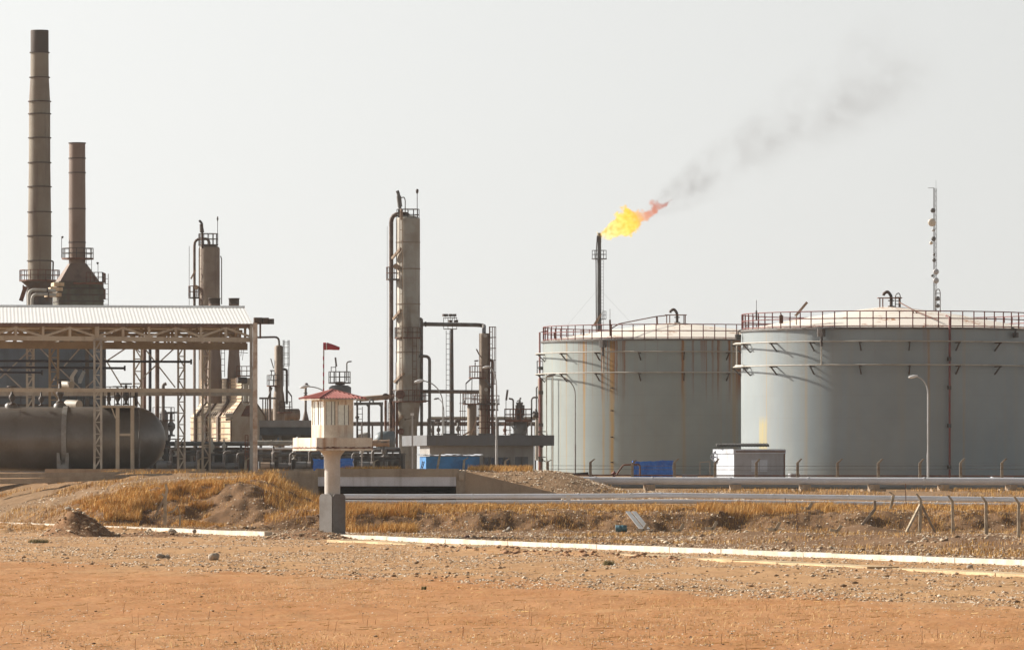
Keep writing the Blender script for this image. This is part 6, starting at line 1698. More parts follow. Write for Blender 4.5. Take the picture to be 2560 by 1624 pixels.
# overhead lines to the second column
t = thing('overhead_pipe', 'long grey pipe running from the tall column over to the second column top', 'pipe', P(1130, 812, D))
pipe(t, [P(1058, 810, D), P(1196, 812, D), P(1210, 814, D), P(1210, 834, D-5)], 5/s, 'steel_mid', 'pipe', .6, 12)
mb = MB(); mb.tube([P(1062, 810, D), P(1066, 810, D)], 6.5/s, 12); mb.build('flange', M['steel_dark'], t)
t = thing('overhead_pipe', 'lower brown pipe between the tall column and the second column', 'pipe', P(1130, 978, D))
pipe(t, [P(1052, 978, D), P(1198, 979, D-4)], 4.5/s, 'pipe_brown', 'pipe')
t = thing('overhead_pipe', 'short tan pipe reaching left from the tall column to the gantry', 'pipe', P(930, 993, D))
pipe(t, [P(898, 997, D), P(955, 993, D), P(985, 990, D)], .27, 'pipe_tan', 'pipe', .3, 12); mb = MB(); q = P(964, 991, D-.2); mb.tube([q, q + Vector((0, .3, 0))], .36, 12); mb.build('flange', M['pipe_brown'], t)

# --- column behind the shed
D = 645.0; s = S(D); c = P(523, 1190, D)
cl = thing('distillation_column', 'weathered brown column with pipe loop rising behind the shed roof', 'column', c)
mb = MB(); mb.lathe(c, shell_profile([(0, 613), (18, 614), (25, 618), (26.5, 622), (26.5, 1190)], D, 1190), 36); mb.build('shell', M['col_brown'], cl)
ring_platform(cl, c.x - .1, c.y, Z(611, D), .5, 25/s, 1.15, 12, 'steel_dark', 'steel_dark')
pipe(cl, [P(524, 610, D), P(520, 597, D), P(486, 597, D), P(486, 1180, D)], 3.4/s, 'pipe_brown', 'overhead_pipe', .8, 12)
pipe(cl, [P(506, 620, D-.8), P(505, 560, D-.8), P(503, 556, D-.8), P(498, 551, D-.8)], .13, 'steel_dark', 'relief_pipe')
mb = MB(); mb.tube([P(505, 581, D-.8), P(503, 560, D-.8)], [.24, .18], 10); mb.build('silencer', M['steel_dark'], cl)
mb = MB(); mb.bar(P(544, 611, D), P(544, 551, D), .06); mb.lathe(P(544, 552, D), [(0, 0), (.07, .02), (.1, .2), (.06, .45), (0, .5)], 10); mb.build('beacon', M['steel_dark'], cl)
ring_platform(cl, X(484, D), D - .3, Z(743, D), .1, 13/s, 1.2, 8, 'steel_dark', 'rust')
manhole(cl, 494, 718, D, .6, .22, 'pipe_tan')
mb = MB(); mb.bar(P(489, 675, D-.6), P(477, 697, D-.6), .16); mb.build('davit', M['pipe_tan'], cl)
mb = MB(); ladder(mb, X(503, D), D - 1.0, Z(900, D), Z(585, D), .25, .03, 1.4); mb.build('ladder', M['rust'], cl)
pipe(cl, [P(551, 640, D), P(554, 645, D), P(554, 760, D)], .06, 'steel_dark', 'thin_pipe', .2, 6)
pipe(cl, [P(473, 615, D), P(473, 780, D)], .03, 'steel_mid', 'thin_pipe', .2, 5)

# --- tall chimney stack and its platform
D = 610.0; s = S(D); c = P(99, 1190, D)
ts = thing('chimney_stack', 'tallest brown banded chimney with a sooty top at the far left', 'chimney', c)
mb = MB(); mb.lathe(c, shell_profile([(22.5, 131), (23, 190), (26.5, 255), (27, 420), (29, 560), (29.5, 715)], D, 1190), 36, cap=False); mb.build('shaft', M['stack_brown'], ts)
mb = MB(); mb.lathe(c, shell_profile([(20, 78), (22, 76), (22.5, 78), (22.6, 131)], D, 1190), 36, cap=False); mb.build('sooty_top', M['stack_dark'], ts)
for y, w in ((132, 23), (194, 24), (254, 27), (285, 27), (345, 27), (407, 27.5), (467, 28.5), (530, 29), (590, 29.5), (652, 30)):
    mb = MB(); mb.ring((c.x, c.y, Z(y, D)), w/s - .05, w/s + .09, -.05, .05, 36); mb.build('band', M['stack_dark'], ts)
ring_platform(ts, c.x, c.y, Z(700, D), 29/s, 51/s, 1.0, 16, 'rust', 'rust')
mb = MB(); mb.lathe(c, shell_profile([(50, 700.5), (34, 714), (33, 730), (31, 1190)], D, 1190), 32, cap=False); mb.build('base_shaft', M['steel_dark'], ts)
mb = MB(); mb.bar(P(64, 716, D - 1), P(52, 752, D - 1), .3, .4); mb.bar(P(58, 712, D - .8), P(57, 752, D - .8), .12); mb.build('brace', M['rust'], ts)
mb = MB(); mb.tube(fillet([P(132, 700, D), P(133, 653, D), P(127, 652, D)], .2, 3), .08, 6); mb.build('lamp_arm', M['steel_dark'], ts)
# --- short stack on its furnace
D = 585.0; s = S(D); c = P(193, 1190, D)
ss = thing('furnace', 'dark furnace with a short rusty chimney on a sloping hood', 'furnace', c)
mb = MB(); mb.lathe(c, shell_profile([(19.5, 358), (20, 357), (20.2, 359), (20.5, 440), (21, 520), (21, 662)], D, 1190), 32, cap=False); mb.build('chimney', M['stack_rust'], ss)
for y in (358, 396, 432, 522, 606):
    mb = MB(); mb.ring((c.x, c.y, Z(y, D)), 20.5/s - .05, 20.5/s + .06, -.05, .05, 32); mb.build('band', M['stack_dark'], ss)
ring_platform(ss, c.x + .05, c.y, Z(645, D), 19/s, 40/s, .95, 12, 'rust', 'steel_dark')
RZ = R(12)
def frustum(mb_, cx_, cy_, z0, hx0, hy0, z1, hx1, hy1, rz):
    ca, sa = math.cos(rz), math.sin(rz); vs = []
    for z_, hx, hy in ((z0, hx0, hy0), (z1, hx1, hy1)):
        for (a, b) in ((-1,-1),(1,-1),(1,1),(-1,1)): vs.append((cx_ + a*hx*ca - b*hy*sa, cy_ + a*hx*sa + b*hy*ca, z_))
    mb_.add(vs, [(3,2,1,0),(4,5,6,7),(0,1,5,4),(1,2,6,5),(2,3,7,6),(3,0,4,7)]); return mb_
mb = MB(); frustum(mb, c.x, c.y, Z(704, D), 49/s, 49/s, Z(659, D), 20.5/s, 20.5/s, RZ); mb.build('hood', M['stack_rust'], ss)
mb = MB(); frustum(mb, c.x + .1, c.y, Z(1190, D), 56/s, 56/s, Z(704.5, D), 56/s, 56/s, RZ); mb.build('casing', M['furnace_casing'], ss)
mb = MB()
for k in range(9):
    z_ = Z(722 + k*16, D); frustum(mb, c.x + .1, c.y, z_ - .06, 56/s + .06, 56/s + .06, z_ + .06, 56/s + .06, 56/s + .06, RZ)
mb.build('casing_rib', M['steel_dark'], ss)
mb = MB(); cx_, cy_ = c.x + .1, c.y
for k, (yy, w) in enumerate(((708, 60), (720, 66), (734, 64))):
    mb.obox((X(148 - k*6, D), D - 2.0, Z(yy + 9, D)), 1.0 + .2*k, 2.2, .34, RZ)
mb.build('casing_step', M['cream'], ss)
mb = MB(); z_ = Z(708, D); mb.box(X(190, D), X(262, D), D - 3.6, D - 2.2, z_ - .18, z_); mb.build('platform', M['rust'], ss)
mb = MB(); rail_line(mb, [(X(222, D), D - 3.5, z_), (X(262, D), D - 3.5, z_), (X(262, D), D + 1, z_)], .95, 4, .035); mb.build('railing', M['rust'], ss)
mb = MB(); ladder(mb, X(266, D), D - 1, Z(800, D), Z(685, D), .5, .03, .5); mb.build('ladder', M['rust'], ss)
mb = MB(); ladder(mb, X(224, D), D - .8, Z(700, D), Z(622, D), .5, .025, .5); mb.build('ladder', M['steel_dark'], ss)
for (px, y1, y2) in ((154, 645, 591), (245, 705, 656)):
    mb = MB(); mb.bar(P(px, y1, D), P(px, y2, D), .05); mb.lathe(P(px + (2 if px < 200 else -1), y2 + 3, D), [(0, -.1), (.1, 0), (.13, .12), (0, .16)], 8); mb.build('lamp', M['steel_dark'], ss)
mb = MB(); mb.box(X(256, D), X(264, D), D - 1.2, D + .2, Z(748, D), Z(723, D)); mb.build('control_box', M['rust'], ss)
D = 575.0
for k, lab in ((0, 'outer pale duct bending down beside the furnace'), (1, 'inner pale duct bending down beside the furnace')):
    t = thing('bent_duct', lab, 'duct', P(75, 800, D)); mb = MB()
    mb.tube(fillet([P(72 + 8*k, 830, D - .3*k), P(72 + 8*k, 724 + 11*k, D - .3*k), P(117 + 4*k, 725 + 11*k, D - .3*k), P(140, 727 + 11*k, D - .3*k)], .55, 5), .145, 12); mb.build('duct', M['pipe_pale'], t)
    mb = MB(); q = P(117 + 3*k, 725 + 11*k, D - .3*k); mb.tube([q, q + Vector((.12, 0, 0))], .24, 12); mb.build('flange', M['steel_dark'], t)

# --- dark tank seen under the shed
D = 560.0; s = S(D); c = P(20, 1190, D)
t = thing('storage_tank', 'dark grey-blue storage tank seen through the shed behind the vessel', 'storage tank', c)
mb = MB(); mb.lathe(c, [(0, (1190-858)/s), (236/s, (1190-868)/s), (236/s, -1)], 64); mb.build('shell', M['tank_grey'], t)
mb = MB(); rail_ring(mb, (c.x, c.y, Z(1012, D)), 242/s, 1.2, 26, .04, a0=R(-80), a1=R(80)); mb.ring((c.x, c.y, Z(1012, D)), 236/s, 245/s, -.15, 0, 40, R(-80), R(80)); mb.build('walkway', M['steel_dark'], t)
mb = MB(); mb.bar(P(258, 855, D - 4), P(258, 1180, D - 4), .5, .4); mb.bar(P(218, 870, D - 6), P(218, 1100, D - 6), .35); mb.build('buttress', M['equip'], t)
mb = MB(); a = P(210, 918, D-8.6); 
mb.add([P(195, 958, D-9.5), P(203, 958, D-9.5), P(214, 930, D-8.5), P(207, 926, D-8.5), P(195, 948, D-9)], [(0,1,2,3,4)]); mb.prism([(X(195, D), Z(959, D)), (X(204, D), Z(959, D)), (X(204, D), Z(945, D)), (X(214, D), Z(930, D)), (X(208, D), Z(926, D)), (X(195, D), Z(944, D))], D - 10.2, D - 9.6); tag(mb.build('chute', M['pipe_pale'], loc=P(200, 960, D - 10)), 'pale bent chute in front of the dark tank under the shed', 'chute')

# --- cream furnace with sloping sides and two chimneys
D = 596.0; s = S(D); rz = R(27); gx0, gy0 = X(578, D), D            # near corner of the lower box
hf = thing('furnace', 'cream ribbed furnace with sloping sides and two rusty chimneys, behind the shed column', 'furnace', (gx0, gy0, 2.6))
ca, sa = math.cos(rz), math.sin(rz)
def loc_(u, v, z): return (gx0 + u*ca - v*sa, gy0 + u*sa + v*ca, z)   # u: along the gable to the right/back, v: along the length to the left/back
Wf, Lf = 3.7, 9.9; zA, zB, zC, zD_ = Z(1112, D), Z(1041, D), Z(1003, D), Z(944, D)
in_ = 1.12
prof = [(0, zA), (Wf, zA), (Wf, zB), (Wf - in_, zC), (Wf - in_, zD_), (in_, zD_), (in_, zC), (0, zB)]
def gable(v0, v1, grow, name, m, pr=None):
    mb_ = MB(); pr_ = pr or prof; n_ = len(pr_); cxm = Wf/2
    vs = [loc_(u + (grow if u > cxm else -grow), v, z) for v in (v0, v1) for u, z in pr_]
    fs = [tuple(range(n_)), tuple(range(2*n_-1, n_-1, -1))] + [(i, n_+i, n_+(i+1) % n_, (i+1) % n_) for i in range(n_)]
    mb_.add(vs, fs); return mb_.build(name, m, hf)
gable(.02, Lf, 0, 'casing', M['cream'])
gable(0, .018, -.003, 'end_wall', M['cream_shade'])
for v in (2.75, 5.75, 8.3): gable(v, v + .42, .22, 'buttress', M['rib_dark'])
gable(-.10, .0, .12, 'end_frame', M['rib_dark'], [(0, zA), (.14, zA), (.14, zB), (in_ + .1, zC - .1), (Wf - in_ - .1, zC - .1), (Wf - .14, zB), (Wf - .14, zA), (Wf, zA), (Wf, zB), (Wf - in_, zC), (in_, zC), (0, zB)])
gable(-.05, .0, -.2, 'end_panel', M['rust'], [(in_*.75, zB + .05), (Wf - in_*.75, zB + .05), (Wf/2 + .2, zC - .12), (Wf/2 - .2, zC - .12)])
mb = MB()
levels = [(zA + f*(zB - zA), 0) for f in (.18, .40, .62, .84, 1.0)] + [(zB + f*(zC - zB), f*in_) for f in (.25, .5, .75, 1.0)] + [(zC + f*(zD_ - zC), in_) for f in (.14, .28, .42, .56, .70, .84, .97)]
for z_, off in levels:
    a, b = Vector(loc_(off - .035, .0, z_)), Vector(loc_(off - .035, Lf, z_)); mb.bar(a, b, .09, .07)
mb.build('stiffener', M['pipe_tan'], hf)
for k in range(3):
    for j in range(4):
        v = .5 + k*3.0 + j*.52; a = Vector(loc_(.12, v, zB + .10)); b = Vector(loc_(.42, v + .05, zB + .46)); mb = MB(); mb.bar(a - Vector((.05, .05, -.03)), b - Vector((.05, .05, -.03)), .10); mb.build('burner_slot', M['rib_dark'], hf)
mb = MB(); q = loc_(-.25, -.1, zB - .1)
for dz in (-.18, .1, .3): mb.tube([(q[0] - .35, q[1] - .2, q[2] + dz), (q[0] + .35, q[1] - .3, q[2] + dz + .05)], .13, 8)
mb.build('burner_pipe', M['pipe_pale'], hf)
for px, yb in ((536, 945), (585, 938)):
    cc = P(px, yb, D + 3.4); s3 = S(D + 3.4)
    mb = MB(); rw = 14.5/s3 if px == 536 else 13/s3
    mb.lathe((cc.x, cc.y, cc.z), [(rw*1.3, -2.5), (rw*1.28, .3), (rw*1.03, (yb - 880)/s3), (rw, (yb - 850)/s3), (rw, (yb - 760)/s3)], 24, cap=False); ch = mb.build('chimney', M['stack_rust'], hf)
    mb = MB(); mb.lathe((cc.x, cc.y, cc.z), [(rw, (yb - 760)/s3), (rw, (yb - 747)/s3), (rw + .06, (yb - 747)/s3), (rw + .06, (yb - 745)/s3), (rw*.9, (yb - 745)/s3)], 24, cap=False); mb.build('chimney_rim', M['stack_dark'], ch)
mb = MB(); q = P(605, 938, D + 2); mb.box(q.x - .5, q.x + 1.0, q.y - .5, q.y + 1, q.z - .1, q.z); rail_line(mb, [(q.x - .5, q.y - .5, q.z), (q.x + 1.0, q.y - .5, q.z), (q.x + 1.0, q.y + 1, q.z)], .9, 3, .035); mb.build('platform', M['rust'], hf)
mb = MB()
for px in (611, 624): mb.tube([P(px, 1004, D - 1.5), P(px, 962, D - 1.5)], .11, 8)
mb.tube(fillet([P(604, 1000, D - 1.5), P(610, 1012, D - 1.5), P(624, 1012, D - 1.5), P(630, 1000, D - 1.5)], .2, 3), .08, 6)
mb.build('header_pipe', M['pipe_pale'], hf)
for (px, py, w, h) in ((603, 950, 26, 16),): 
    mb = MB(); q = P(px, py, D + .5); mb.tube([q - Vector((.4, .2, 0)), q + Vector((.5, .2, 0))], .32, 12); mb.build('fan', M['steel_dark'], hf)
mb = MB(); ladder(mb, X(557, D + 5), D + 5.2, Z(940, D), Z(790, D), .35, .03, .6); mb.build('ladder', M['steel_dark'], hf)
mb = MB(); q = P(618, 1140, 470)
for px in (613, 620): mb.bar(P(px, 1172, 470), P(px, 1087, 470), .07)
for y in (1087, 1100, 1115, 1128, 1139): mb.bar(P(613, y, 470), P(620, y, 470), .06)
tag(mb.build('ladder', M['rust'], loc=P(616, 1172, 470)), 'rusty upright ladder frame in front of the cream furnace', 'ladder')
for (px, y1, y2, px2, lab) in ((600, 862, 858, 612, 'small aerial right of the left furnace chimney'), (604, 872, 872, 620, 'small aerial right of the furnace, lower')):
    mb = MB(); D_ = 640; mb.bar(P(px - 6, y1 + 8, D_), P(px2, y1 + 10, D_), .06); mb.bar(P(px + 6, y1 - 10, D_), P(px + 2, y1 + 28, D_), .05); mb.bar(P(px - 2, y1, D_), P(px2 - 6, y1, D_), .05)
    tag(mb.build('aerial', M['steel_mid'], loc=P(px, y1, D_)), lab, 'aerial')

# --- small column right of the shed
D = 650.0; s = S(D); c = P(697, 1150, D)
sc_ = thing('stripper_column', 'slim grey-brown column with caged ladder just right of the shed pole', 'column', c)
mb = MB(); mb.lathe(c, shell_profile([(0, 862), (7, 863), (11, 867), (11, 975), (13, 985), (14.5, 1000), (14.5, 1150)], D, 1150), 24); mb.build('shell', M['col_brown'], sc_)
pipe(sc_, [P(640, 843, D), P(697, 842, D), P(698, 864, D)], 2.6/s, 'steel_mid', 'overhead_pipe', .5)
mb = MB(); ladder(mb, X(716, D), D - .4, Z(965, D), Z(850, D), .55, .03, .6, cage=.35); mb.build('caged_ladder', M['steel_dark'], sc_)
pipe(sc_, [P(708, 922, D - .2), P(717, 924, D - .2), P(717, 1010, D - .2)], 3/s, 'steel_dark', 'side_pipe', .4)
ring_platform(sc_, X(684, D), D - .3, Z(963, D), .1, 17/s, 1.1, 8, 'rust', 'steel_dark')
ring_platform(sc_, X(712, D), D - .3, Z(1029, D), .1, 19/s, 1.1, 8, 'rust', 'steel_dark')
mb = MB(); mb.bar(P(677, 896, D), P(684, 920, D), .1); mb.bar(P(675, 926, D), P(686, 926, D), .12); mb.bar(P(679, 925, D), P(677, 950, D), .1); mb.build('davit', M['steel_dark'], sc_)
pipe(sc_, [P(675, 965, D - .5), P(675, 1050, D - .5)], 3.2/s, 'pipe_brown', 'side_pipe')
pipe(sc_, [P(668, 1000, D - .6), P(680, 968, D - .6)], 2/s, 'steel_mid', 'side_pipe')
mb = MB(); mb.bar(P(718, 975, D - .5), P(729, 990, D - .5), .16); mb.bar(P(729, 990, D - .5), P(730, 1020, D - .5), .1); mb.build('davit', M['steel_mid'], sc_)
D = 665; s = S(D)
t = thing('process_drum', 'brown horizontal drum behind the slim column above the air cooler', 'drum', P(700, 1060, D))
mb = MB(); tmp = MB(); r_ = 15/s; tmp.lathe((0, 0, 0), [(0, X(646, D) - .1), (r_*.7, X(646, D)), (r_, X(649, D)), (r_, X(747, D)), (r_*.7, X(750, D)), (0, X(751, D))], 20, cap=False); mb.add([(p[2], D + p[0], Z(1036, D) + p[1]) for p in tmp.v], tmp.f, True); mb.build('shell', M['col_brown'], t)
for px in (665, 730): mb = MB(); q = P(px, 1060, D); mb.box(q.x - .2, q.x + .2, D - .4, D + .4, Z(1080, D), Z(1046, D)); mb.build('saddle', M['steel_mid'], t)
D = 640; s = S(D)
mb = MB(); mb.bar(P(648, 995, D), P(690, 995, D), .18, .2)
for px in (657, 664, 669): mb.bar(P(px, 995, D), P(px, 1060, D), .12)
tag(mb.build('pipe_gantry', M['steel_mid'], loc=P(665, 1060, D)), 'small steel pipe gantry left of the slim column', 'gantry')
t = thing('vent_stack', 'short flanged vent stack standing left of the guard tower roof', 'vent stack', P(764, 1050, 630)); D = 630; s = S(D)
mb = MB(); mb.lathe(P(764, 1060, D), [(9/s, 0), (9/s, 10/s), (5/s, 26/s), (3.2/s, 34/s), (3.2/s, 96/s), (0, 96/s)], 14); mb.build('stack', M['pipe_brown'], t)
for y in (982, 988): mb = MB(); q = P(764, y, D); mb.ring(q, 3/s, 5/s, -.05, .05, 14); mb.build('flange', M['steel_dark'], t)
mb = MB(); q = P(766, 965, D); mb.lathe(q, [(0, 0), (.16, 0), (.2, .15), (.15, .32), (0, .36)], 12); mb.build('cap', M['steel_dark'], t)

# --- air cooler bank and low pipework
D = 585.0; s = S(D)
ac = thing('air_cooler', 'grey air cooler bank with dark hoods between shed and guard tower', 'air cooler', P(710, 1180, D))
mb = MB(); mb.box(X(648, D), X(800, D), D, D + 6, Z(1067, D), Z(1050, D)); mb.build('header_beam', M['cooler'], ac)
mb = MB(); mb.box(X(649, D), X(800, D), D + .12, D + 6, Z(1087, D), Z(1067, D) - .003); mb.build('plenum', M['cooler_dark'], ac)
for px in (675, 720, 765): 
    mb = MB(); q = P(px, 1087, D + 2.5); frustum(mb, q.x, q.y, Z(1104, D), .35, .5, Z(1087, D) - .003, .95, 1.2, 0); mb.build('fan_hood', M['cooler_dark'], ac)
for px in (652, 700, 748, 795):
    mb = MB(); q = P(px, 1180, D + .6); mb.box(q.x - .14, q.x + .14, D + .4, D + .7, Z(1190, D), Z(1087, D) - .003); mb.build('leg', M['equip_grey'], ac)
mb = MB(); mb.box(X(688, D), X(716, D), D + 5.2, D + 5.4, Z(1103, D), Z(1087, D)); mb.build('louvre', M['blue'], ac)
for (x0, x1, y, D, r, m, lab) in ((640, 745, 1107, 560, 6.5, 'pipe_pale', 'pale thick pipe running behind the pole to the guard tower'), (925, 972, 1107, 560, 8, 'pipe_tan', 'tan thick pipe stub right of the guard tower'),
                                  (640, 740, 1121, 566, 2.2, 'pipe_silver', 'thin bright pipe under the pale thick pipe'), (640, 800, 1135, 575, 5, 'equip_grey', 'grey pipe low behind the guard tower column')):
    s = S(D); t = thing('process_pipe', lab, 'pipe', P(x0, y, D)); mb = MB(); mb.tube([P(x0, y, D), P(x1, y, D)], r/s, 12); mb.build('pipe', M[m], t)
    for f in (.35, .98): mb = MB(); q = P(x0, y, D).lerp(P(x1, y, D), f); mb.tube([q, q + Vector((.1, 0, 0))], r/s*1.18, 12); mb.build('flange', M[m], t)

# --- vessel with platform behind the tower roof
D = 640.0; s = S(D); c = P(850, 1180, D)
t = thing('reactor_vessel', 'grey vessel with a railed top platform rising behind the tower roof', 'vessel', c)
mb = MB(); mb.lathe(c, shell_profile([(0, 962), (20, 963), (28, 968), (28, 1180)], D, 1180), 28); mb.build('shell', M['equip_grey'], t)
mb = MB(); mb.lathe(c, shell_profile([(0, 953), (12, 954), (12, 962)], D, 1180), 16); mb.build('neck', M['steel_dark'], t)
ring_platform(t, c.x - .05, c.y, Z(955, D), .3, 28/s, 1.12, 12, 'steel_dark', 'steel_dark')
mb = MB(); mb.bar(P(840, 960, D), P(839, 893, D), .09); mb.bar(P(841, 916, D), P(838.5, 893, D), .18); mb.bar(P(828, 928, D), P(828, 916, D), .07); mb.bar(P(828, 918, D), P(840, 917, D), .07); mb.build('davit', M['steel_mid'], t)
pipe(t, [P(867, 952, D), P(867, 904, D), P(879, 903, D)], .07, 'steel_dark', 'lamp_arm', .3, 6)
# --- gantry frame, drum and rack between tower and tall column
D = 570.0; s = S(D)
t = thing('pipe_gantry', 'dark steel portal gantry between guard tower and tall column', 'gantry', P(940, 1120, D))
mb = MB(); mb.bar(P(885, 1009, D), P(958, 1008, D), .22, .26); mb.build('beam', M['equip_grey'], t)
for px in (922, 954):
    mb = MB(); mb.bar(P(px, 1130, D), P(px, 1008, D), .24); mb.bar(P(px - 6, 1009, D), P(px, 1016, D), .2); mb.build('post', M['equip_grey'], t)
for px in (896, 928): mb = MB(); mb.tube(fillet([P(px - 4, 1008, D), P(px - 4, 999, D), P(px + 5, 999, D), P(px + 5, 1008, D)], .15, 3), .08, 6); mb.build('pipe_shoe', M['equip_grey'], t)
mb = MB(); ladder(mb, X(900, D), D, Z(1100, D), Z(1016, D), .45, .035, .5); mb.build('ladder', M['steel_mid'], t)
mb = MB(); mb.tube([P(893, 1130, D), P(893, 1008, D)], .1, 8); mb.lathe(P(893, 1045, D), [(0, 0), (.2, 0), (.2, .2), (0, .2)], 10); mb.build('riser', M['steel_dark'], t)
D = 600.0; s = S(D)
t = thing('process_drum', 'blue-grey domed drum low beside the tall column', 'drum', P(960, 1120, D))
mb = MB(); tmp = MB(); r_ = 24/s; pr = [(0.001, X(934, D))] + [(r_*math.sin(math.pi/2*k/8), X(958, D) - r_*math.cos(math.pi/2*k/8)) for k in range(1, 9)] + [(r_, X(985, D)), (0.001, X(990, D))]
tmp.lathe((0, 0, 0), pr, 26, cap=False); mb.add([(p[2], D + p[0], Z(1101, D) + p[1]) for p in tmp.v], tmp.f, True); mb.build('shell', M['drum_blue'], t)
mb = MB(); q = P(962, 1135, D); mb.box(q.x - .3, q.x + .3, D - .7, D + .7, Z(1180, D), Z(1118, D)); mb.build('saddle', M['equip_grey'], t)
t = thing('process_drum', 'pale lagged drum end left of the blue-grey drum', 'drum', P(915, 1120, D + 8)); D = 608.; s = S(D)
mb = MB(); mb.tube([P(895, 1092, D), P(918, 1090, D), P(926, 1090, D)], [.3, .42, .3], 14); mb.build('shell', M['pipe_pale'], t)
def rack(px0, px1, y_beams, D, n, label, pipes, m='equip_grey', yb=1185):
    t = thing('pipe_rack', label, 'pipe rack', P((px0 + px1)/2, yb, D)); s = S(D)
    for k in range(n):
        px = px0 + (px1 - px0)*k/(n-1)
        mb = MB(); mb.bar(P(px, yb, D), P(px, y_beams[0], D), .2); mb.bar(P(px, yb, D + 3), P(px, y_beams[0], D + 3), .2)
        for y in y_beams: mb.bar(P(px, y, D), P(px, y, D + 3), .16, .2)
        mb.build('post', M[m], t)
    for y in y_beams:
        mb = MB(); mb.bar(P(px0, y, D - .1), P(px1, y, D - .1), .12, .2); mb.build('beam', M[m], t)
        for j in range(pipes):
            mb = MB(); r_ = random.choice((.08, .12, .16)); dd = .4 + 2.2*j/max(1, pipes - 1)
            zoff = Vector((0, dd, r_ + .1)); mb.tube([P(px0, y, D) + zoff, P(px1, y, D) + zoff], r_, 8); mb.build('pipe', M[random.choice(('equip_grey', 'steel_mid', 'pipe_brown', 'pipe_pale'))], t)
    return t
rack(880, 1440, (1062,), 700, 12, 'long pipe rack carrying pipes across behind the columns', 4, 'steel_mid', 1175)
rack(1070, 1420, (1048,), 690, 7, 'thin upper pipe rack behind the small platform vessel', 1, 'steel_mid', 1175)
rack(380, 640, (1112, 1136), 560, 8, 'dark low pipe rack under the cream furnace', 3, 'equip')
rack(640, 1000, (1128, 1150), 590, 10, 'dark low pipe rack behind the guard tower column', 3, 'equip')
# dark bayed blocks added behind the racks to fill in the shaded mass
def bay_filler(px0, px1, yt, D, n, label, dep=6):
    t = thing('dark_filler', label, 'filler block', P((px0+px1)/2, 1190, D)); zb, zt = Z(1195, D), Z(yt, D)
    x0, x1 = X(px0, D), X(px1, D)
    mb = MB(); mb.box(x0, x1, D + 1.2, D + dep, zb, zt); mb.build('back_wall', M['equip'], t)
    mb = MB(); mb.box(x0 - .1, x1 + .1, D - .1, D + dep + .1, zt + .003, zt + .16); mb.build('roof', M['equip_grey'], t)
    for k in range(n + 1):
        x = x0 + (x1 - x0)*k/n; mb = MB(); mb.box(x - .12, x + .12, D, D + 1.19, zb, zt); mb.build('pier', M['equip_grey'], t)
bay_filler(345, 640, 1121, 600, 11, 'long low dark filler block under the cream furnace')
bay_filler(650, 800, 1139, 612, 5, 'low dark filler block left of the guard tower column')
bay_filler(838, 1010, 1136, 612, 6, 'low dark filler block right of the guard tower column')
kinds = ['small grey pump', 'brown valve cluster', 'pale valve tree']
def pump(px, py, D, sc, m, label):
    t = thing('pump', label, 'pump', P(px, py, D)); q = P(px, py, D)
    mb = MB(); mb.tube([(q.x - .45*sc, q.y, q.z + .35*sc), (q.x + .2*sc, q.y, q.z + .35*sc)], .24*sc, 12); mb.build('motor', M[m], t)
    mb = MB(); mb.tube([(q.x + .2*sc, q.y, q.z + .35*sc), (q.x + .5*sc, q.y, q.z + .35*sc)], [.2*sc, .3*sc], 12); mb.tube(fillet([(q.x + .42*sc, q.y, q.z + .35*sc), (q.x + .42*sc, q.y, q.z + 1.3*sc), (q.x + .9*sc, q.y, q.z + 1.3*sc)], .2*sc, 3), .1*sc, 8); mb.build('casing', M['steel_mid'], t)
    mb = MB(); mb.box(q.x - .6*sc, q.x + .65*sc, q.y - .3*sc, q.y + .3*sc, q.z - .5, q.z + .12*sc); mb.build('base', M['concrete'], t)
for i, (px, sc, m) in enumerate(((410, 1.5, 'equip_grey'), (432, 1.1, 'steel_mid'), (478, 1.4, 'equip_grey'), (545, 1.3, 'steel_mid'), (580, 1.2, 'equip_grey'), (668, 1.3, 'pipe_tan'), (712, 1.2, 'steel_mid'), (758, 1.4, 'equip_grey'), (868, 1.2, 'steel_mid'), (915, 1.4, 'equip_grey'))):
    D = 545.
    lab = ('grey pump nearest the end of the dark vessel', 'small steel pump right of the first under the shed', 'grey pump between two lattice columns', 'steel pump right of the tan lattice column', 'grey pump left of the corner column',
           'tan pump just right of the floodlight pole', 'steel pump below the thin bright pipe', 'grey pump left of the guard tower column', 'steel pump right of the guard tower column', 'grey pump before the low filler block by the bare pole')[i]
    pump(px, 1176, D, sc, m, lab)
for i, (px, py, D, sc, m) in enumerate(((418, 1118, 556, 2.0, 'steel_dark'), (428, 1090, 556, 2.2, 'equip_grey'), (402, 1150, 556, 1.6, 'pipe_pale'), (440, 1140, 556, 1.6, 'pipe_pale'), (530, 1132, 555, 1.4, 'pipe_pale'), (560, 1128, 555, 1.2, 'pipe_pale'), (684, 1150, 556, 1.4, 'pipe_brown'), (735, 1148, 556, 1.3, 'pipe_pale'),
                                        (905, 1140, 556, 1.2, 'pipe_pale'), (960, 1142, 560, 1.4, 'steel_mid'), (1080, 1086, 660, 1.2, 'steel_mid'), (1096, 1086, 660, 1.3, 'steel_dark'), (1145, 1086, 660, 1.6, 'steel_mid'), (1262, 1086, 660, 1.2, 'rust'))):
    lab = ('tall dark valve right of the vessel end', 'upper grey valve near the vessel end', 'pale valve low at the vessel end', 'pale valve beside the lattice column foot', 'pale valve under the furnace left', 'pale valve under the furnace right', 'brown valve behind the floodlight pole, low',
           'pale valve left of the guard tower slab, low', 'pale valve right of the tower slab', 'steel valve at the foot of the tall column', 'steel valve on the control building skyline, left', 'dark valve on the skyline beside the first', 'steel valve on the skyline under the floodlight mast', 'rusty valve on the skyline left of the platform vessel')[i]
    valve(px, py, D, sc, M[m], lab)

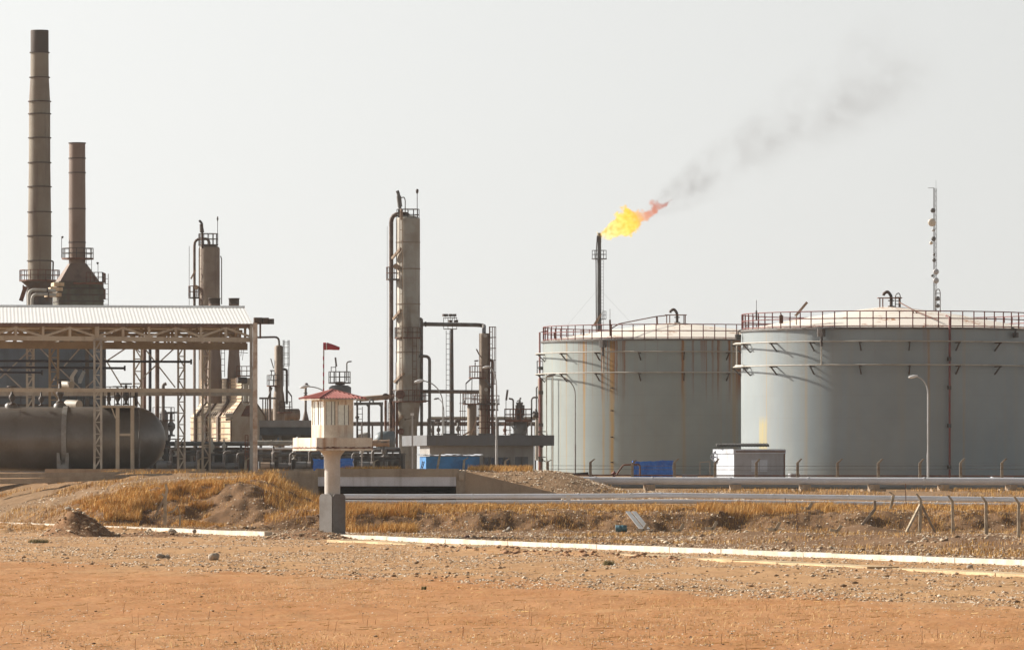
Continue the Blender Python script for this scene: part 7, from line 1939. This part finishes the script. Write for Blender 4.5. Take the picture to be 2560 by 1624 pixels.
# --- second column, its drum, and the small platform vessel
D = 615.0; s = S(D); c = P(1211, 1150, D)
c2 = thing('distillation_column', 'slender brown column with a red caged ladder, right of the mast', 'column', c)
mb = MB(); mb.lathe(c, shell_profile([(0, 832), (13, 833), (13.5, 836), (13.5, 1150)], D, 1150), 28); mb.build('shell', M['col_brown'], c2)
mb = MB(); ladder(mb, X(1227, D), D - .3, Z(1020, D), Z(816, D), .3, .035, .6)
for px in (1225, 1231, 1236, 1239.5): mb.bar(P(px, 1100 if px < 1230 else 960, D - .5), P(px, 817, D - .5), .07)
for y in (817, 843, 870, 900, 930, 960): mb.bar(P(1222, y, D - .4), P(1240, y, D - .4), .08)
mb.build('caged_ladder', M['rust'], c2)
ring_platform(c2, X(1194, D), D - .3, Z(943, D), .2, 22/s, 1.15, 9, 'rust', 'rust')
ring_platform(c2, c.x + .1, c.y, Z(1008, D), 13.5/s - .03, 36/s, .8, 14, 'steel_dark', 'rust')
ring_platform(c2, X(1230, D), D - .3, Z(1023, D), .1, 16/s, .9, 7, 'steel_dark', 'rust')
mb = MB(); rail_line(mb, [P(1195, 1085, D - .8), P(1240, 1085, D - .8)], 3.2, 5, .04, levels=(.2, .4, .6, .8, 1.0)); mb.build('cage_rail', M['rust'], c2)
pipe(c2, [P(1224, 900, D - .3), P(1231, 901, D - .3), P(1231, 1100, D - .3)], 4/s, 'pipe_brown', 'side_pipe', .4, 10)
pipe(c2, [P(1213, 948, D - .9), P(1226, 966, D - .9), P(1233, 975, D - .9)], 2/s, 'steel_mid', 'side_pipe', .2)
mb = MB(); mb.bar(P(1191, 872, D - .8), P(1198, 886, D - .8), .14); mb.bar(P(1198, 886, D - .8), P(1205, 895, D - .8), .12); mb.bar(P(1186, 902, D - .5), P(1196, 901, D - .5), .14); mb.bar(P(1187, 940, D-.5), P(1188, 905, D-.5), .1); mb.build('davit', M['pipe_brown'], c2)
for (px, py) in ((1213, 839), (1215, 973)): mb = MB(); q = P(px, py, D - .6); mb.tube([q, q - Vector((0, .12, 0))], .19, 12); mb.build('nameplate', M['pipe_pale'], c2)
mb = MB(); mb.bar(P(1178, 946, D - .4), P(1165, 958, D - .4), .14); mb.bar(P(1165, 958, D - .4), P(1165, 1000, D - .4), .09); mb.bar(P(1180, 946, D - .4), P(1179, 1004, D - .4), .08); mb.build('stay', M['steel_mid'], c2)
D = 605.0; s = S(D); c = P(1180, 1150, D)
t = thing('process_vessel', 'short brown vessel with a rusty top platform left of the slender column', 'vessel', c)
mb = MB(); mb.lathe(c, shell_profile([(0, 1009), (10, 1010), (12, 1013), (12, 1150)], D, 1150), 22); mb.build('shell', M['col_brown'], t)
ring_platform(t, c.x - .15, c.y, Z(1008, D), .2, 20/s, 1.0, 9, 'rust', 'rust')
mb = MB()
for px in (1151, 1157, 1162): mb.bar(P(px, 1150, D - .6), P(px, 982 if px < 1160 else 1000, D - .6), .07)
for y in (1008, 1027, 1050, 1075): mb.bar(P(1148, y, D - .6), P(1166, y, D - .6), .06)
mb.build('ladder', M['rust'], t)
mb = MB(); mb.bar(P(1190, 1070, D - .8), P(1157, 1088, D - .8), .16); mb.bar(P(1192, 1045, D - .9), P(1178, 1086, D - .9), .12); mb.build('stay', M['pipe_tan'], t)
D = 590.0; s = S(D); c = P(1300, 1150, D)
t = thing('reactor_vessel', 'grey vessel with a red railed platform and valve head before the tanks', 'vessel', c)
mb = MB(); mb.lathe(c, shell_profile([(0, 1052), (17, 1053), (17, 1078), (15, 1100), (15, 1150)], D, 1150), 22); mb.build('shell', M['equip_grey'], t)
mb = MB(); mb.box(X(1262, D), X(1328, D), D - 1.2, D + 1.2, Z(1054, D), Z(1049, D)); mb.build('platform', M['rust'], t)
mb = MB(); z_ = Z(1049, D); rail_line(mb, [(X(1262, D), D - 1.15, z_), (X(1328, D), D - 1.15, z_), (X(1328, D), D + 1.15, z_), (X(1262, D), D + 1.15, z_)], 1.05, 5, .045, closed=True); mb.build('railing', M['rust'], t)
mb = MB(); mb.lathe(P(1299, 1049, D), [(9/s, 0), (9/s, 14/s), (11/s, 15/s), (11/s, 18/s), (8/s, 19/s), (8/s, 40/s), (9/s, 41/s), (9/s, 44/s), (3/s, 44/s), (3/s, 50/s), (0, 51/s)], 16); mb.build('valve_head', M['steel_mid'], t)
mb = MB(); q = P(1301, 998, D); mb.lathe(q, [(0, 0), (.1, .05), (.1, .15), (0, .2)], 10); mb.tube([P(1292, 1003, D), P(1301, 997, D)], .05, 6); mb.build('gauge', M['steel_dark'], t)
for px in (1291, 1309): mb = MB(); mb.tube([P(px, 1040, D - .3), P(px, 1012, D - .3)], .1, 8); mb.build('branch_pipe', M['steel_mid'], t)
mb = MB(); mb.bar(P(1312, 1077, D - .6), P(1326, 1056, D - .6), .12); mb.bar(P(1288, 1077, D - .6), P(1274, 1056, D - .6), .12); mb.build('knee_brace', M['equip_grey'], t)
mb = MB(); mb.bar(P(1265, 1050, D), P(1265, 1000, D), .06); mb.bar(P(1265.5, 1000, D), P(1269, 974, D), .2); mb.build('davit', M['steel_mid'], t)
pipe(t, [P(1283, 1049, D), P(1283, 997, D), P(1272, 996, D)], .09, 'steel_mid', 'lamp_arm', .3, 6)
mb = MB()
for px in (1264, 1275, 1318): mb.bar(P(px, 1150, D), P(px, 1054, D), .1)
for y in (1062, 1075): mb.bar(P(1262, y, D), P(1278, y, D), .06)
mb.build('leg', M['rust'], t)
D = 600.0; s = S(D)
t = thing('stripper_column', 'brown column half hidden by the left edge of the rusty tank', 'column', P(1353, 1180, D))
mb = MB(); mb.lathe(P(1354, 1190, D), shell_profile([(0, 944), (8, 945), (9.5, 948), (9.5, 1190)], D, 1190), 20); mb.build('shell', M['col_brown'], t)
pipe(t, [P(1329, 1110, D), P(1329, 993, D), P(1345, 993, D)], .09, 'steel_mid', 'side_pipe', .3, 7)
pipe(t, [P(1341, 1100, D), P(1341, 968, D), P(1346, 966, D)], .07, 'steel_mid', 'side_pipe', .2, 7)
mb = MB(); mb.lathe(P(1340, 1044, D - .4), [(0, 0), (.3, .05), (.34, .4), (.15, .6), (.1, .9), (0, .9)], 12); mb.tube([P(1332, 1030, D - .4), P(1346, 1036, D - .4)], .16, 8); mb.build('valve', M['steel_dark'], t)
pipe(t, [P(1342, 1150, D - .5), P(1342, 1048, D - .5)], .16, 'pipe_pale', 'side_pipe')
for (px, py, lab) in ((1081, 1060, 'small lamp bracket on the skyline, leftmost of the row'), (1096, 1058, 'double lamp bracket on the skyline'), (1113, 1060, 'lamp bracket on the skyline behind the lamp post'), (1146, 1060, 'lamp bracket on the skyline right of the mast')):
    D = 655.; t = thing('area_light', lab, 'lamp', P(px, 1100, D)); mb = MB(); mb.bar(P(px, 1100, D), P(px, py, D), .1); mb.build('post', M['steel_mid'], t)
    mb = MB(); q = P(px, py - 4, D); mb.obox((q.x - .1, q.y, q.z), .6, .4, .22, .2, .06); mb.build('lamp_head', M['steel_dark'], t)
HAZE = 0.00006

# ------------------------------------------------------------------ dusty air round the whole scene
mb = MB(); mb.box(-3050, 3050, -110, 6050, -2.0, 66.0)
_hm = bpy.data.materials.new('dusty_air'); _hm.use_nodes = True
_n, _l = _hm.node_tree.nodes, _hm.node_tree.links
_n.remove(_n['Principled BSDF'])
_pv = _n.new('ShaderNodeVolumePrincipled')
_pv.inputs['Color'].default_value = (0.95, 0.94, 0.92, 1); _pv.inputs['Density'].default_value = HAZE
_l.new(_pv.outputs[0], _n['Material Output'].inputs['Volume'])
tag(mb.build('haze', _hm), 'thin dusty haze in the air over the site', kind='stuff')
